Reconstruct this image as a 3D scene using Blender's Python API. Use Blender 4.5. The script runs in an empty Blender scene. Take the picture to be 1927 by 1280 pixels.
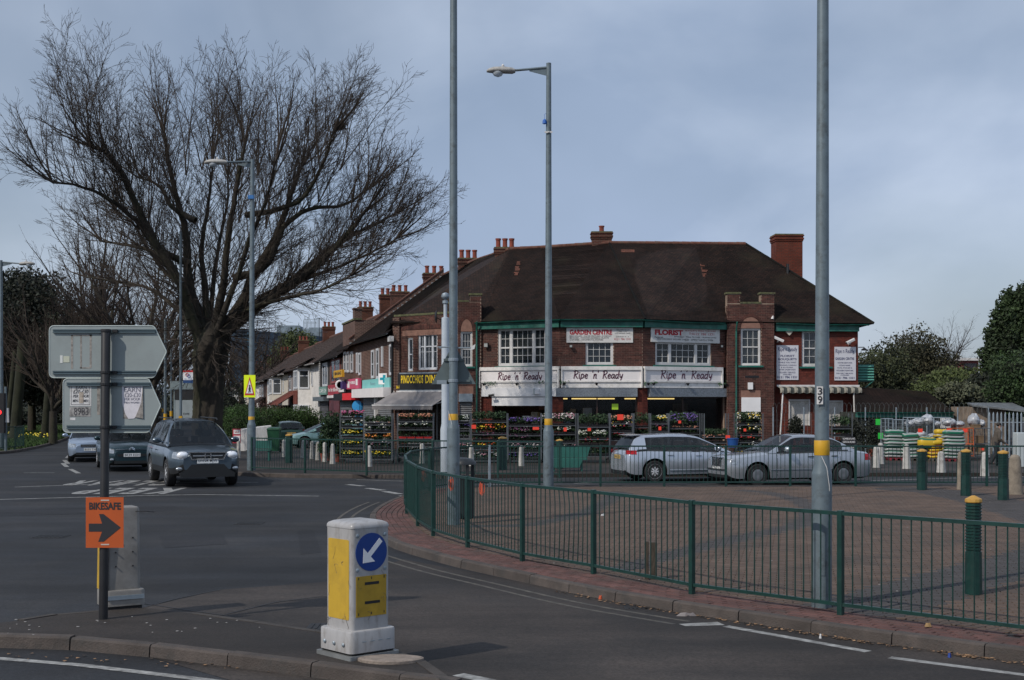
import bpy, math, random
from mathutils import Vector, Matrix
import numpy as np
R=math.radians
rnd=random.Random(7)
S=bpy.context.scene
COL=S.collection
# ---------------------------------------------------------------- camera
FPX,CX,HY,EYE=2500.0,963.5,757.0,2.2
cd=bpy.data.cameras.new('camera'); cam=bpy.data.objects.new('camera',cd); COL.objects.link(cam)
cam.location=(0,0,EYE); cam.rotation_euler=(R(90),0,0)
cd.sensor_width=36; cd.lens=36*FPX/1927; cd.shift_y=(HY-640)/1927; cd.clip_end=4000; cd.clip_start=.1
S.camera=cam
# ---------------------------------------------------------------- world + sun
SUN_AZ=R(229)      # compass style: direction to the sun measured clockwise from +Y
SUN_EL=R(42)
sdir=Vector((math.sin(SUN_AZ)*math.cos(SUN_EL),math.cos(SUN_AZ)*math.cos(SUN_EL),math.sin(SUN_EL)))
w=bpy.data.worlds.new('World'); S.world=w; w.use_nodes=True
nt=w.node_tree; nt.nodes.clear()
def wn(t,**k):
    n=nt.nodes.new(t)
    for a,b in k.items(): setattr(n,a,b)
    return n
out=wn('ShaderNodeOutputWorld'); bg=wn('ShaderNodeBackground'); bg.inputs[1].default_value=.088
sky=wn('ShaderNodeTexSky'); sky.sky_type='NISHITA'; sky.sun_disc=False; sky.sun_elevation=SUN_EL; sky.sun_rotation=SUN_AZ
sky.air_density=1.0; sky.dust_density=1.5; sky.ozone_density=1.5
tc=wn('ShaderNodeTexCoord')
sp=wn('ShaderNodeSeparateXYZ'); nt.links.new(tc.outputs['Generated'],sp.inputs[0])
# cloud layer: direction projected on a flat sheet
mx=wn('ShaderNodeMath',operation='MAXIMUM'); nt.links.new(sp.outputs[2],mx.inputs[0]); mx.inputs[1].default_value=0.0
ad=wn('ShaderNodeMath',operation='ADD'); nt.links.new(mx.outputs[0],ad.inputs[0]); ad.inputs[1].default_value=.7
dx=wn('ShaderNodeMath',operation='DIVIDE'); dy=wn('ShaderNodeMath',operation='DIVIDE')
nt.links.new(sp.outputs[0],dx.inputs[0]); nt.links.new(ad.outputs[0],dx.inputs[1])
nt.links.new(sp.outputs[1],dy.inputs[0]); nt.links.new(ad.outputs[0],dy.inputs[1])
cb=wn('ShaderNodeCombineXYZ'); nt.links.new(dx.outputs[0],cb.inputs[0]); nt.links.new(dy.outputs[0],cb.inputs[1])
n1=wn('ShaderNodeTexNoise'); n1.inputs['Scale'].default_value=1.5; n1.inputs['Detail'].default_value=5; n1.inputs['Roughness'].default_value=.5
n1.inputs['Distortion'].default_value=.4
mp=wn('ShaderNodeMapping'); mp.inputs['Location'].default_value=(3.1,.6,0)
nt.links.new(cb.outputs[0],mp.inputs[0]); nt.links.new(mp.outputs[0],n1.inputs['Vector'])
r1=wn('ShaderNodeValToRGB'); r1.color_ramp.elements[0].position=.34; r1.color_ramp.elements[1].position=.62
r1.color_ramp.elements[0].color=(.45,.45,.45,1); r1.color_ramp.elements[1].color=(.97,.97,.97,1)
nt.links.new(n1.outputs[0],r1.inputs[0])
n2=wn('ShaderNodeTexNoise'); n2.inputs['Scale'].default_value=2.9; n2.inputs['Detail'].default_value=6; n2.inputs['Distortion'].default_value=.3
mp2=wn('ShaderNodeMapping'); mp2.inputs['Location'].default_value=(7.7,2.2,0)
nt.links.new(cb.outputs[0],mp2.inputs[0]); nt.links.new(mp2.outputs[0],n2.inputs['Vector'])
r2=wn('ShaderNodeValToRGB'); r2.color_ramp.elements[0].position=.38; r2.color_ramp.elements[1].position=.63
r2.color_ramp.elements[0].color=(5.6,7.1,9.8,1); r2.color_ramp.elements[1].color=(9.4,10.9,13.5,1)
nt.links.new(n2.outputs[0],r2.inputs[0])
mixc=wn('ShaderNodeMixRGB'); nt.links.new(r1.outputs[0],mixc.inputs[0]); nt.links.new(sky.outputs[0],mixc.inputs[1]); nt.links.new(r2.outputs[0],mixc.inputs[2])
nt.links.new(mixc.outputs[0],bg.inputs[0]); nt.links.new(bg.outputs[0],out.inputs[0])
sl=bpy.data.lights.new('sun','SUN'); sl.energy=3.9; sl.angle=R(.8); sl.color=(1,.93,.84)
so=bpy.data.objects.new('sun',sl); COL.objects.link(so); so.rotation_euler=(-sdir).to_track_quat('-Z','Y').to_euler()
S.view_settings.view_transform='Standard'; S.view_settings.look='None'; S.view_settings.gamma=1; S.view_settings.exposure=-.43
try: S.view_settings.use_curve_mapping=False
except Exception: pass
# ---------------------------------------------------------------- positions read off the plan
def PX(px,Y): return (px-CX)/FPX*Y
def PZ(py,Y): return EYE-(py-HY)/FPX*Y
def G(px,py,z=0.):
    Y=FPX*(EYE-z)/(py-HY); return Vector((PX(px,Y),Y,z))
# ---------------------------------------------------------------- materials
MATS={}
def mat(name,rgb,rough=.6,metal=0,var=.12,scale=2.,bump=0.,bscale=40.,spec=.5,emit=None,estr=1,alpha=1,coat=0,rgb2=None,isl=0.,detail=6,dirt=None,dscale=1.2,stretch=None):
    if name in MATS: return MATS[name]
    m=bpy.data.materials.new(name); m.use_nodes=True; t=m.node_tree; N=t.nodes; Lk=t.links
    b=N['Principled BSDF']
    b.inputs['Roughness'].default_value=rough; b.inputs['Metallic'].default_value=metal
    b.inputs['Specular IOR Level'].default_value=spec; b.inputs['Alpha'].default_value=alpha
    b.inputs['Coat Weight'].default_value=coat; b.inputs['Coat Roughness'].default_value=.08
    b.inputs['Base Color'].default_value=(*rgb,1)
    if emit: b.inputs['Emission Color'].default_value=(*emit,1); b.inputs['Emission Strength'].default_value=estr
    g=N.new('ShaderNodeNewGeometry'); pos=g.outputs['Position']
    if stretch:
        mm=N.new('ShaderNodeMapping'); mm.inputs['Scale'].default_value=stretch; Lk.new(pos,mm.inputs[0]); pos=mm.outputs[0]
    col=None
    if var or rgb2:
        n=N.new('ShaderNodeTexNoise'); n.inputs['Scale'].default_value=scale; n.inputs['Detail'].default_value=detail; n.inputs['Roughness'].default_value=.6
        Lk.new(pos,n.inputs['Vector'])
        r=N.new('ShaderNodeValToRGB'); r.color_ramp.elements[0].position=.32; r.color_ramp.elements[1].position=.68
        a=rgb2 if rgb2 else tuple(c*(1-var*1.6) for c in rgb); c2=rgb if rgb2 else tuple(min(1,c*(1+var)) for c in rgb)
        r.color_ramp.elements[0].color=(*a,1); r.color_ramp.elements[1].color=(*c2,1)
        Lk.new(n.outputs[0],r.inputs[0]); col=r.outputs[0]
    if isl:
        oi=N.new('ShaderNodeObjectInfo'); s=N.new('ShaderNodeMath'); s.operation='ADD'
        Lk.new(g.outputs['Random Per Island'],s.inputs[0]); Lk.new(oi.outputs['Random'],s.inputs[1])
        f=N.new('ShaderNodeMath'); f.operation='FRACT'; Lk.new(s.outputs[0],f.inputs[0])
        mr=N.new('ShaderNodeMapRange'); mr.inputs[3].default_value=1-isl; mr.inputs[4].default_value=1+isl; Lk.new(f.outputs[0],mr.inputs[0])
        hv=N.new('ShaderNodeVectorMath'); hv.operation='SCALE'
        if col: Lk.new(col,hv.inputs[0])
        else: hv.inputs[0].default_value=rgb
        Lk.new(mr.outputs[0],hv.inputs['Scale']); col=hv.outputs[0]
    if dirt:
        dn=N.new('ShaderNodeTexNoise'); dn.inputs['Scale'].default_value=dscale; dn.inputs['Detail'].default_value=8; dn.inputs['Roughness'].default_value=.7
        Lk.new(pos,dn.inputs['Vector'])
        dr=N.new('ShaderNodeValToRGB'); dr.color_ramp.elements[0].position=.5; dr.color_ramp.elements[1].position=.68; Lk.new(dn.outputs[0],dr.inputs[0])
        mxx=N.new('ShaderNodeMixRGB'); Lk.new(dr.outputs[0],mxx.inputs[0])
        if col: Lk.new(col,mxx.inputs[1])
        else: mxx.inputs[1].default_value=(*rgb,1)
        mxx.inputs[2].default_value=(*dirt,1); col=mxx.outputs[0]
    if col: Lk.new(col,b.inputs['Base Color'])
    if bump:
        bn=N.new('ShaderNodeTexNoise'); bn.inputs['Scale'].default_value=bscale; bn.inputs['Detail'].default_value=4; Lk.new(pos,bn.inputs['Vector'])
        bp=N.new('ShaderNodeBump'); bp.inputs['Strength'].default_value=bump; bp.inputs['Distance'].default_value=.02
        Lk.new(bn.outputs[0],bp.inputs['Height']); Lk.new(bp.outputs[0],b.inputs['Normal'])
    MATS[name]=m; return m
def brickmat(name,c1,c2,mortar,bw=.225,bh=.075,ms=.012,rough=.85,var=.5,off=.5,patch=None,dirt=.25):
    if name in MATS: return MATS[name]
    m=bpy.data.materials.new(name); m.use_nodes=True; t=m.node_tree; N=t.nodes; Lk=t.links; b=N['Principled BSDF']; b.inputs['Roughness'].default_value=rough
    b.inputs['Specular IOR Level'].default_value=.25
    uv=N.new('ShaderNodeUVMap'); br=N.new('ShaderNodeTexBrick'); br.offset=off
    br.inputs['Scale'].default_value=1; br.inputs['Brick Width'].default_value=bw; br.inputs['Row Height'].default_value=bh
    br.inputs['Mortar Size'].default_value=ms; br.inputs['Color1'].default_value=(*c1,1); br.inputs['Color2'].default_value=(*c2,1); br.inputs['Mortar'].default_value=(*mortar,1)
    br.inputs['Bias'].default_value=0; Lk.new(uv.outputs[0],br.inputs[0])
    g=N.new('ShaderNodeNewGeometry'); n=N.new('ShaderNodeTexNoise'); n.inputs['Scale'].default_value=.9; n.inputs['Detail'].default_value=8; n.inputs['Roughness'].default_value=.7
    Lk.new(g.outputs['Position'],n.inputs['Vector'])
    mr=N.new('ShaderNodeMapRange'); mr.inputs[1].default_value=.3; mr.inputs[2].default_value=.7; mr.inputs[3].default_value=1-dirt*1.6; mr.inputs[4].default_value=1+dirt
    Lk.new(n.outputs[0],mr.inputs[0]); hv=N.new('ShaderNodeVectorMath'); hv.operation='SCALE'; Lk.new(br.outputs[0],hv.inputs[0]); Lk.new(mr.outputs[0],hv.inputs['Scale'])
    col=hv.outputs[0]
    if patch:
        n3=N.new('ShaderNodeTexNoise'); n3.inputs['Scale'].default_value=.45; n3.inputs['Detail'].default_value=5; Lk.new(g.outputs['Position'],n3.inputs['Vector'])
        r=N.new('ShaderNodeValToRGB'); r.color_ramp.elements[0].position=.54; r.color_ramp.elements[1].position=.72; r.color_ramp.elements[1].color=(.6,.6,.6,1); Lk.new(n3.outputs[0],r.inputs[0])
        mm=N.new('ShaderNodeMixRGB'); Lk.new(r.outputs[0],mm.inputs[0]); Lk.new(col,mm.inputs[1]); mm.inputs[2].default_value=(*patch,1); col=mm.outputs[0]
    Lk.new(col,b.inputs['Base Color'])
    bp=N.new('ShaderNodeBump'); bp.inputs['Strength'].default_value=.5; bp.inputs['Distance'].default_value=.01; bp.invert=True
    Lk.new(br.outputs['Fac'],bp.inputs['Height']); Lk.new(bp.outputs[0],b.inputs['Normal'])
    MATS[name]=m; return m
def asphalt(name,rgb,dirt,wear=.35):
    if name in MATS: return MATS[name]
    m=bpy.data.materials.new(name); m.use_nodes=True; t=m.node_tree; N=t.nodes; Lk=t.links; b=N['Principled BSDF']; b.inputs['Roughness'].default_value=.82; b.inputs['Specular IOR Level'].default_value=.35
    g=N.new('ShaderNodeNewGeometry'); P=g.outputs['Position']
    def noise(sc,de=4,ro=.6,st=None):
        v=P
        if st: mm=N.new('ShaderNodeMapping'); mm.inputs['Scale'].default_value=st[0]; mm.inputs['Rotation'].default_value=(0,0,st[1]); Lk.new(P,mm.inputs[0]); v=mm.outputs[0]
        n=N.new('ShaderNodeTexNoise'); n.inputs['Scale'].default_value=sc; n.inputs['Detail'].default_value=de; n.inputs['Roughness'].default_value=ro; Lk.new(v,n.inputs['Vector']); return n.outputs[0]
    def ramp(s,a,b2,c0,c1):
        r=N.new('ShaderNodeMapRange'); r.inputs[1].default_value=a; r.inputs[2].default_value=b2; r.inputs[3].default_value=c0; r.inputs[4].default_value=c1; Lk.new(s,r.inputs[0]); return r.outputs[0]
    def mul(a,b2):
        q=N.new('ShaderNodeMath'); q.operation='MULTIPLY'; Lk.new(a,q.inputs[0]); Lk.new(b2,q.inputs[1]); return q.outputs[0]
    f=mul(ramp(noise(.25,5),.3,.7,1-wear,1+wear),ramp(noise(38,3),.3,.7,.62,1.42))
    f=mul(f,ramp(noise(.5,6,.65,((.25,1.6,1),R(-14))),.38,.6,.60,1.08))
    f=mul(f,ramp(noise(9,5,.7),.3,.7,.88,1.12))
    mx=N.new('ShaderNodeMixRGB'); mx.inputs[1].default_value=(*rgb,1); mx.inputs[2].default_value=(*dirt,1); Lk.new(ramp(noise(.4,6,.7),.42,.66,0,1),mx.inputs[0])
    hv=N.new('ShaderNodeVectorMath'); hv.operation='SCALE'; Lk.new(mx.outputs[0],hv.inputs[0]); Lk.new(f,hv.inputs['Scale'])
    Lk.new(hv.outputs[0],b.inputs['Base Color'])
    bp=N.new('ShaderNodeBump'); bp.inputs['Strength'].default_value=.35; bp.inputs['Distance'].default_value=.006; Lk.new(noise(110,2),bp.inputs['Height']); Lk.new(bp.outputs[0],b.inputs['Normal'])
    MATS[name]=m; return m
# ---------------------------------------------------------------- objects
def tag(o,label=None,cat=None,group=None,kind=None):
    if label: o['label']=label
    if cat: o['category']=cat
    if group: o['group']=group
    if kind: o['kind']=kind
    return o
def thing(name,label,cat,loc=(0,0,0),rz=0,group=None):
    o=bpy.data.objects.new(name,None); COL.objects.link(o); o.location=loc; o.rotation_euler=(0,0,rz); o.empty_display_size=.2
    return tag(o,label,cat,group)
def link(name,me,parent=None,loc=None,rz=None):
    o=bpy.data.objects.new(name,me); COL.objects.link(o)
    if parent: o.parent=parent
    if loc is not None: o.location=loc
    if rz is not None: o.rotation_euler=(0,0,rz)
    return o
def kids(o): return [c for c in list(o.children)]
def dup(o,loc,rz=None,label=None,parent=None,scale=None):
    c=o.copy(); COL.objects.link(c)
    if parent: c.parent=parent
    else:
        c.location=loc
        if rz is not None: c.rotation_euler=(c.rotation_euler[0],c.rotation_euler[1],rz)
        if scale: c.scale=(scale,)*3 if not isinstance(scale,tuple) else scale
    if label: c['label']=label
    for ch in kids(o): dup(ch,None,parent=c)
    return c
def rootoff(p):
    v=Vector((0,0,0))
    while p: v+=p.location; p=p.parent
    return v
class MB:
    def __init__(s): s.v=[]; s.f=[]; s.m=[]
    def add(s,vs,fs,mi=0):
        b=len(s.v); s.v+=[tuple(q) for q in vs]; s.f+=[tuple(i+b for i in f) for f in fs]
        s.m+=[mi]*len(fs) if isinstance(mi,int) else list(mi)
        return s
    def box(s,x0,x1,y0,y1,z0,z1,mi=0):
        return s.add([(x0,y0,z0),(x1,y0,z0),(x1,y1,z0),(x0,y1,z0),(x0,y0,z1),(x1,y0,z1),(x1,y1,z1),(x0,y1,z1)],
          [(3,2,1,0),(4,5,6,7),(0,1,5,4),(1,2,6,5),(2,3,7,6),(3,0,4,7)],mi)
    def quad(s,a,b,c,d,mi=0): return s.add([a,b,c,d],[(0,1,2,3)],mi)
    def loft(s,rings,mi=0,cap=True,closed=True):
        n=len(rings[0]); vs=[p for r in rings for p in r]; fs=[]; k=n if closed else n-1
        for i in range(len(rings)-1):
            for j in range(k): a=i*n+j; b=i*n+(j+1)%n; fs.append((a,b,b+n,a+n))
        if cap: fs.append(tuple(range(n-1,-1,-1))); fs.append(tuple((len(rings)-1)*n+j for j in range(n)))
        return s.add(vs,fs,mi)
    def tube(s,p,q,r,r2=None,n=8,mi=0,cap=True):
        p=Vector(p); q=Vector(q); r2=r if r2 is None else r2; d=(q-p)
        if d.length<1e-6: return s
        d.normalize(); a=d.orthogonal().normalized(); b=d.cross(a)
        ring=lambda c,rr:[c+(a*math.cos(2*math.pi*i/n)+b*math.sin(2*math.pi*i/n))*rr for i in range(n)]
        return s.loft([ring(p,r),ring(q,r2)],mi,cap)
    def path(s,pts,r,n=6,mi=0):
        for a,b in zip(pts,pts[1:]): s.tube(a,b,r,n=n,mi=mi)
        return s
    def lathe(s,prof,c=(0,0,0),n=16,mi=0,axis='z',ph=0):
        rings=[]
        for r,h in prof:
            ring=[]
            for i in range(n):
                a=2*math.pi*i/n+ph; x,y=r*math.cos(a),r*math.sin(a)
                if axis=='z': ring.append((c[0]+x,c[1]+y,c[2]+h))
                elif axis=='y': ring.append((c[0]+y,c[1]+h,c[2]+x))
                else: ring.append((c[0]+h,c[1]+x,c[2]+y))
            rings.append(ring)
        return s.loft(rings,mi)
    def prism(s,poly,z0,z1,mi=0):
        return s.loft([[(x,y,z0) for x,y in poly],[(x,y,z1) for x,y in poly]],mi)
    def rbox(s,cx,cy,z0,z1,sx,sy,r=.03,ang=0,n=4,mi=0,top=0.,crown=0.):
        def ring(z,k=0):
            pts=[]
            for q,(ux,uy) in enumerate(((1,1),(-1,1),(-1,-1),(1,-1))):
                for j in range(n+1):
                    a=math.pi/2*q+math.pi/2*j/n
                    x=ux*(sx/2-r)+(r-k)*math.cos(a); y=uy*(sy/2-r)+(r-k)*math.sin(a)
                    pts.append((cx+x*math.cos(ang)-y*math.sin(ang),cy+x*math.sin(ang)+y*math.cos(ang),z))
            return pts
        rs=[ring(z0),ring(z1-top)]
        if top: rs+= [ring(z1-top*.3,top*.3),ring(z1,top)]
        return s.loft(rs,mi)
    def build(s,name,mats,parent=None,smooth=False,local=False,uv=False,**tg):
        off=Vector((0,0,0)) if (local or not parent) else rootoff(parent)
        me=bpy.data.meshes.new(name)
        if off.length>0: vs=[(x-off.x,y-off.y,z-off.z) for x,y,z in s.v]
        else: vs=s.v
        me.from_pydata(vs,[],s.f); 
        if not isinstance(mats,(list,tuple)): mats=[mats]
        for mm in mats: me.materials.append(mm)
        if len(mats)>1: me.polygons.foreach_set('material_index',s.m)
        if smooth: smoothby(me,smooth if not isinstance(smooth,bool) else 35)
        if uv: autouv(me)
        o=link(name,me,parent)
        return tag(o,**tg)
def smoothby(me,deg=35):
    me.polygons.foreach_set('use_smooth',[True]*len(me.polygons))
    try: me.set_sharp_from_angle(angle=R(deg))
    except Exception: pass
def autouv(me):
    l=me.uv_layers.new(name='UVMap'); V=me.vertices; D=l.data
    for p in me.polygons:
        n=p.normal
        if abs(n.z)>.97: t=Vector((1,0,0)); b=Vector((0,1,0))
        else: t=Vector((-n.y,n.x,0)).normalized(); b=n.cross(t)
        for li in p.loop_indices:
            c=V[me.loops[li].vertex_index].co; D[li].uv=(c.dot(t),c.dot(b))
class Facet:
    def __init__(s,A,B):
        s.A=Vector(A[:2]); s.B=Vector(B[:2]); d=s.B-s.A; s.L=d.length; s.t=d/s.L; s.n=Vector((s.t.y,-s.t.x)); s.ang=math.atan2(s.t.y,s.t.x)
    def p(s,u,d,z): q=s.A+s.t*u+s.n*d; return Vector((q.x,q.y,z))
    def U(s,px):
        k=(px-CX)/FPX; return (k*s.A.y-s.A.x)/(s.t.x-k*s.t.y)
    def Z(s,px,py): u=s.U(px); return PZ(py,s.A.y+s.t.y*u)
    def rect(s,x0,y0,x1,y1):
        u0,u1=s.U(x0),s.U(x1); xm=(x0+x1)/2; return u0,u1,s.Z(xm,y1),s.Z(xm,y0)
    def shift(s,d): return Facet(s.A+s.n*d,s.B+s.n*d)
def fbox(mb,F,u0,u1,d0,d1,z0,z1,mi=0):
    vs=[F.p(u0,d1,z0),F.p(u1,d1,z0),F.p(u1,d0,z0),F.p(u0,d0,z0),F.p(u0,d1,z1),F.p(u1,d1,z1),F.p(u1,d0,z1),F.p(u0,d0,z1)]
    return mb.add(vs,[(3,2,1,0),(4,5,6,7),(0,1,5,4),(1,2,6,5),(2,3,7,6),(3,0,4,7)],mi)
# lettering: the built-in font turned into mesh, fitted to a width and height on a facet
def textmesh(s,bold=0.,ext=.002,spacing=1.,shear=0.,align='CENTER'):
    cu=bpy.data.curves.new('lettering','FONT'); cu.body=s; cu.size=1; cu.offset=bold; cu.extrude=ext; cu.align_x='CENTER'; cu.space_character=spacing; cu.shear=shear; cu.resolution_u=3
    ob=bpy.data.objects.new('lettering_source',cu); COL.objects.link(ob)
    dg=bpy.context.evaluated_depsgraph_get(); me=bpy.data.meshes.new_from_object(ob.evaluated_get(dg)); 
    bpy.data.objects.remove(ob); bpy.data.curves.remove(cu); return me
def text(F,s,u0,u1,z0,z1,d,m,parent,bold=0.,spacing=1.,shear=0.,name='lettering',ext=.003):
    me=textmesh(s,bold,0.01,spacing,shear); vs=[v.co.copy() for v in me.vertices]
    if not vs: return None
    x0=min(v.x for v in vs); x1=max(v.x for v in vs); y0=min(v.y for v in vs); y1=max(v.y for v in vs)
    off=rootoff(parent) if parent else Vector((0,0,0))
    for v,c in zip(me.vertices,vs):
        u=u0+(c.x-x0)/(x1-x0)*(u1-u0); z=z0+(c.y-y0)/(y1-y0)*(z1-z0); q=F.p(u,d+(ext if c.z>0 else -ext),z)-off; v.co=q
    me.materials.clear(); me.materials.append(m); me.name='lettering'
    return link(name,me,parent)
# brush handwriting as ribbons of short strokes
STR={'R':(.62,[[(.12,0),(.2,.95)],[(.05,.85),(.25,1),(.5,.95),(.58,.78),(.45,.58),(.18,.5)],[(.25,.5),(.42,.2),(.6,0)]]),
 'i':(.22,[[(.08,.55),(.12,.05),(.2,0)],[(.1,.72),(.11,.76)]]),
 'p':(.46,[[(.1,.55),(.02,-.35)],[(.08,.45),(.25,.58),(.4,.45),(.38,.15),(.2,.0),(.08,.1)]]),
 'e':(.42,[[(.05,.28),(.35,.32),(.33,.5),(.18,.56),(.05,.35),(.08,.1),(.22,0),(.38,.1)]]),
 'n':(.44,[[(.08,.55),(.06,0)],[(.07,.3),(.22,.55),(.34,.5),(.34,.05),(.42,.02)]]),
 "'":(.16,[[(.1,.98),(.06,.8)]]),
 'a':(.46,[[(.36,.5),(.18,.56),(.04,.35),(.06,.08),(.2,0),(.34,.2),(.38,.52)],[(.37,.4),(.38,.08),(.46,.02)]]),
 'd':(.46,[[(.34,.48),(.16,.52),(.04,.32),(.06,.06),(.2,0),(.34,.2)],[(.44,1.0),(.36,.05),(.42,0)]]),
 'y':(.46,[[(.06,.55),(.1,.2),(.22,.12),(.34,.3)],[(.42,.56),(.34,.1),(.22,-.28),(.04,-.36)]]),
 'v':(.4,[[(.05,.5),(.15,0),(.35,.5)]]),' ':(.38,[])}
def script_text(F,s,u0,u1,z0,z1,d,m,parent,wd=.035):
    x=0; st=[]
    for ch in s:
        adv,ss=STR[ch]
        for q in ss: st.append([(x+a+b*.12,b) for a,b in q])
        x+=adv+.06
    W=x; k=(u1-u0)/W; kz=(z1-z0)/1.0; mb=MB()
    for q in st:
        for (a,b),(c,e) in zip(q,q[1:]):
            A=Vector((u0+a*k,z0+b*kz)); B=Vector((u0+c*k,z0+e*kz)); D=(B-A)
            if D.length<1e-5: continue
            D.normalize(); Nn=Vector((-D.y,D.x))*wd/2; A-=D*wd*.3; B+=D*wd*.3
            P=[A-Nn,B-Nn,B+Nn,A+Nn]
            mb.loft([[F.p(v.x,d,v.y) for v in P],[F.p(v.x,d+.008,v.y) for v in P]])
    return mb.build('brush_lettering',m,parent,kind='stuff')
# ---------------------------------------------------------------- shared materials
asph=asphalt('asphalt',(.0195,.0215,.0255),(.027,.0262,.0265),.5)
asph2=asphalt('asphalt_worn',(.041,.0335,.029),(.027,.024,.0225),.6)
asph3=asphalt('footway_asphalt',(.035,.0285,.0245),(.025,.0215,.019),.55)
white_line=mat('road_paint',(.27,.27,.26),.7,var=.35,scale=9,dirt=(.10,.095,.09),dscale=6)
yellow_line=mat('road_paint_yellow',(.085,.075,.06),.7,var=.4,scale=9,dirt=(.04,.038,.036),dscale=5)
kerbm=mat('kerb_concrete',(.070,.057,.050),.88,var=.22,scale=3,bump=.5,bscale=60,isl=.12,dirt=(.045,.041,.038),dscale=4)
green=mat('green_paint',(.004,.034,.028),.42,var=.2,scale=6,dirt=(.014,.038,.033),dscale=14)
galv=mat('galvanised_steel',(.27,.32,.36),.5,metal=.35,var=.12,scale=5)
polegrey=mat('pole_paint',(.13,.168,.19),.45,metal=.2,var=.1,scale=4,dirt=(.08,.095,.10),dscale=7)
blackp=mat('black_paint',(.012,.012,.014),.5,var=.2,scale=8)
whitep=mat('white_paint',(.62,.61,.60),.5,var=.06,scale=3,dirt=(.5,.49,.46),dscale=2.5)
pvc=mat('white_upvc',(.60,.62,.65),.35,var=.03)
rubber=mat('rubber',(.014,.014,.015),.8,var=.2,scale=20)
chrome=mat('chrome',(.75,.76,.78),.15,metal=1,var=0)
yellowband=mat('yellow_band',(.56,.31,.015),.5,var=.08,scale=8)
ymat=mat('sign_yellow',(.50,.32,.035),.4,var=.04,scale=9,dirt=(.42,.27,.035),dscale=5)
glass=mat('window_glass',(.02,.03,.038),.05,var=0,spec=.8,alpha=.48)
glassd=mat('dark_glass',(.012,.018,.022),.08,var=0,spec=.6)
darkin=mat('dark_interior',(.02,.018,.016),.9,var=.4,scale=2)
gutterg=mat('gutter_green',(.010,.12,.09),.5,var=.25,scale=2.5,dirt=(.05,.14,.12),dscale=3)
concrete=mat('concrete',(.48,.44,.38),.9,var=.15,scale=6,bump=.4,bscale=40,dirt=(.3,.27,.23),dscale=5)
redp=mat('red_paint',(.55,.03,.03),.5,var=.1)
# ================================================================ ground and roads
def sheet(name,poly,z,m,parent=None,**tg):
    mb=MB(); mb.add([(x,y,z) for x,y in poly],[tuple(range(len(poly)))]); return mb.build(name,m,parent,**tg)
def XY(l,z=0): return [tuple(G(px,py,z)[:2]) for px,py in l]
farground=mat('far_ground',(.07,.075,.045),.9,var=.3,scale=.1)
mb=MB(); mb.box(-1500,1500,-300,2500,-1.0,-.16); mb.build('ground',farground,kind='structure')
mb=MB(); mb.box(-70,60,-12,170,-.159,-.12); road=mb.build('road',asph,kind='structure')
ZR=-.12
def smooth_path(pts,n=6):
    pts=[Vector((p[0],p[1])) for p in pts]; out=[]
    for i in range(len(pts)-1):
        p0=pts[max(i-1,0)]; p1=pts[i]; p2=pts[i+1]; p3=pts[min(i+2,len(pts)-1)]
        for j in range(n):
            t=j/n; out.append(.5*((2*p1)+(p2-p0)*t+(2*p0-5*p1+4*p2-p3)*t*t+(3*p1-p0-3*p2+p3)*t**3))
    out.append(pts[-1]); return out
def resample(pts,step):
    out=[pts[0].copy()]; acc=0
    for a,b in zip(pts,pts[1:]):
        L=(b-a).length; 
        while acc+L>=step:
            t=(step-acc)/L; a=a+(b-a)*t; out.append(a.copy()); L=(b-a).length; acc=0
        acc+=L
    out.append(pts[-1]); return out
def offset(pts,d):
    out=[]
    for i,p in enumerate(pts):
        a=pts[max(i-1,0)]; b=pts[min(i+1,len(pts)-1)]; t=(b-a).normalized(); out.append(p+Vector((-t.y,t.x))*d)
    return out
def in_poly(x,y,P):
    c=False; j=len(P)-1
    for i in range(len(P)):
        if (P[i][1]>y)!=(P[j][1]>y) and x<(P[j][0]-P[i][0])*(y-P[i][1])/(P[j][1]-P[i][1])+P[i][0]: c=not c
        j=i
    return c
def kerb(pts,side,parent,w=.125,h=.12,step=.915,mate=None,n=99999):
    """stones laid along a line; side=+1: the footway is on the left of the line"""
    q=resample(pts,step)
    for a,b in list(zip(q,q[1:]))[:n]:
        d=b-a
        if d.length<.1: continue
        t=d.normalized(); nn=Vector((-t.y,t.x))*side; a2=a+t*.006; b2=b-t*.006; dz=rnd.uniform(-.004,.005); j=nn*rnd.uniform(-.006,.006)
        mb=MB(); prof=[(0.0,-h-.02),(0.012,-.02),(.03,-.003),(w,0),(w,-h)]
        r=[[(p.x+nn.x*o+j.x,p.y+nn.y*o+j.y,z+dz) for o,z in prof] for p in (a2,b2)]
        mb.loft(r if side<0 else r[::-1]); mb.build('kerb_stone',mate or kerbm,parent)
# ---- plaza (paved corner between the two roads)
kp=[(1927,1222),(1809,1207),(1638,1185),(1487,1163),(1274,1132),(1132,1109),(982,1078),(840,1047),(727,1013),(701,985),(697,963)]
K=[G(a,b) for a,b in kp]; K=[Vector((30,-8)),Vector((12,5.6)),Vector((7.2,9.6))]+[Vector(k[:2]) for k in K]+[Vector((-2.75,30.2)),Vector((-2.2,33.4)),Vector((-.9,35.1)),Vector((2,35.35)),Vector((12,35.45)),Vector((34,35.6))]
Ks=smooth_path(K,6)
plaza_poly=[(p.x,p.y) for p in Ks]+[(34,-8)]
slab=mat('paving_bed',(.028,.024,.021),.95,var=.2,scale=4)
inner=offset(Ks,-.12)
mb=MB(); pl=[(p.x,p.y) for p in inner]+[(34,-8)]; mb.prism(pl[::-1],-.159,-.012); plaza=mb.build('plaza_pavement',slab,kind='structure')
kerb(Ks[6:],-1,plaza)
pavbrown=mat('paver_brown',(.090,.060,.044),.9,var=.15,scale=1.5,isl=.18,bump=.3,bscale=80,dirt=(.048,.037,.030),dscale=.7)
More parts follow.
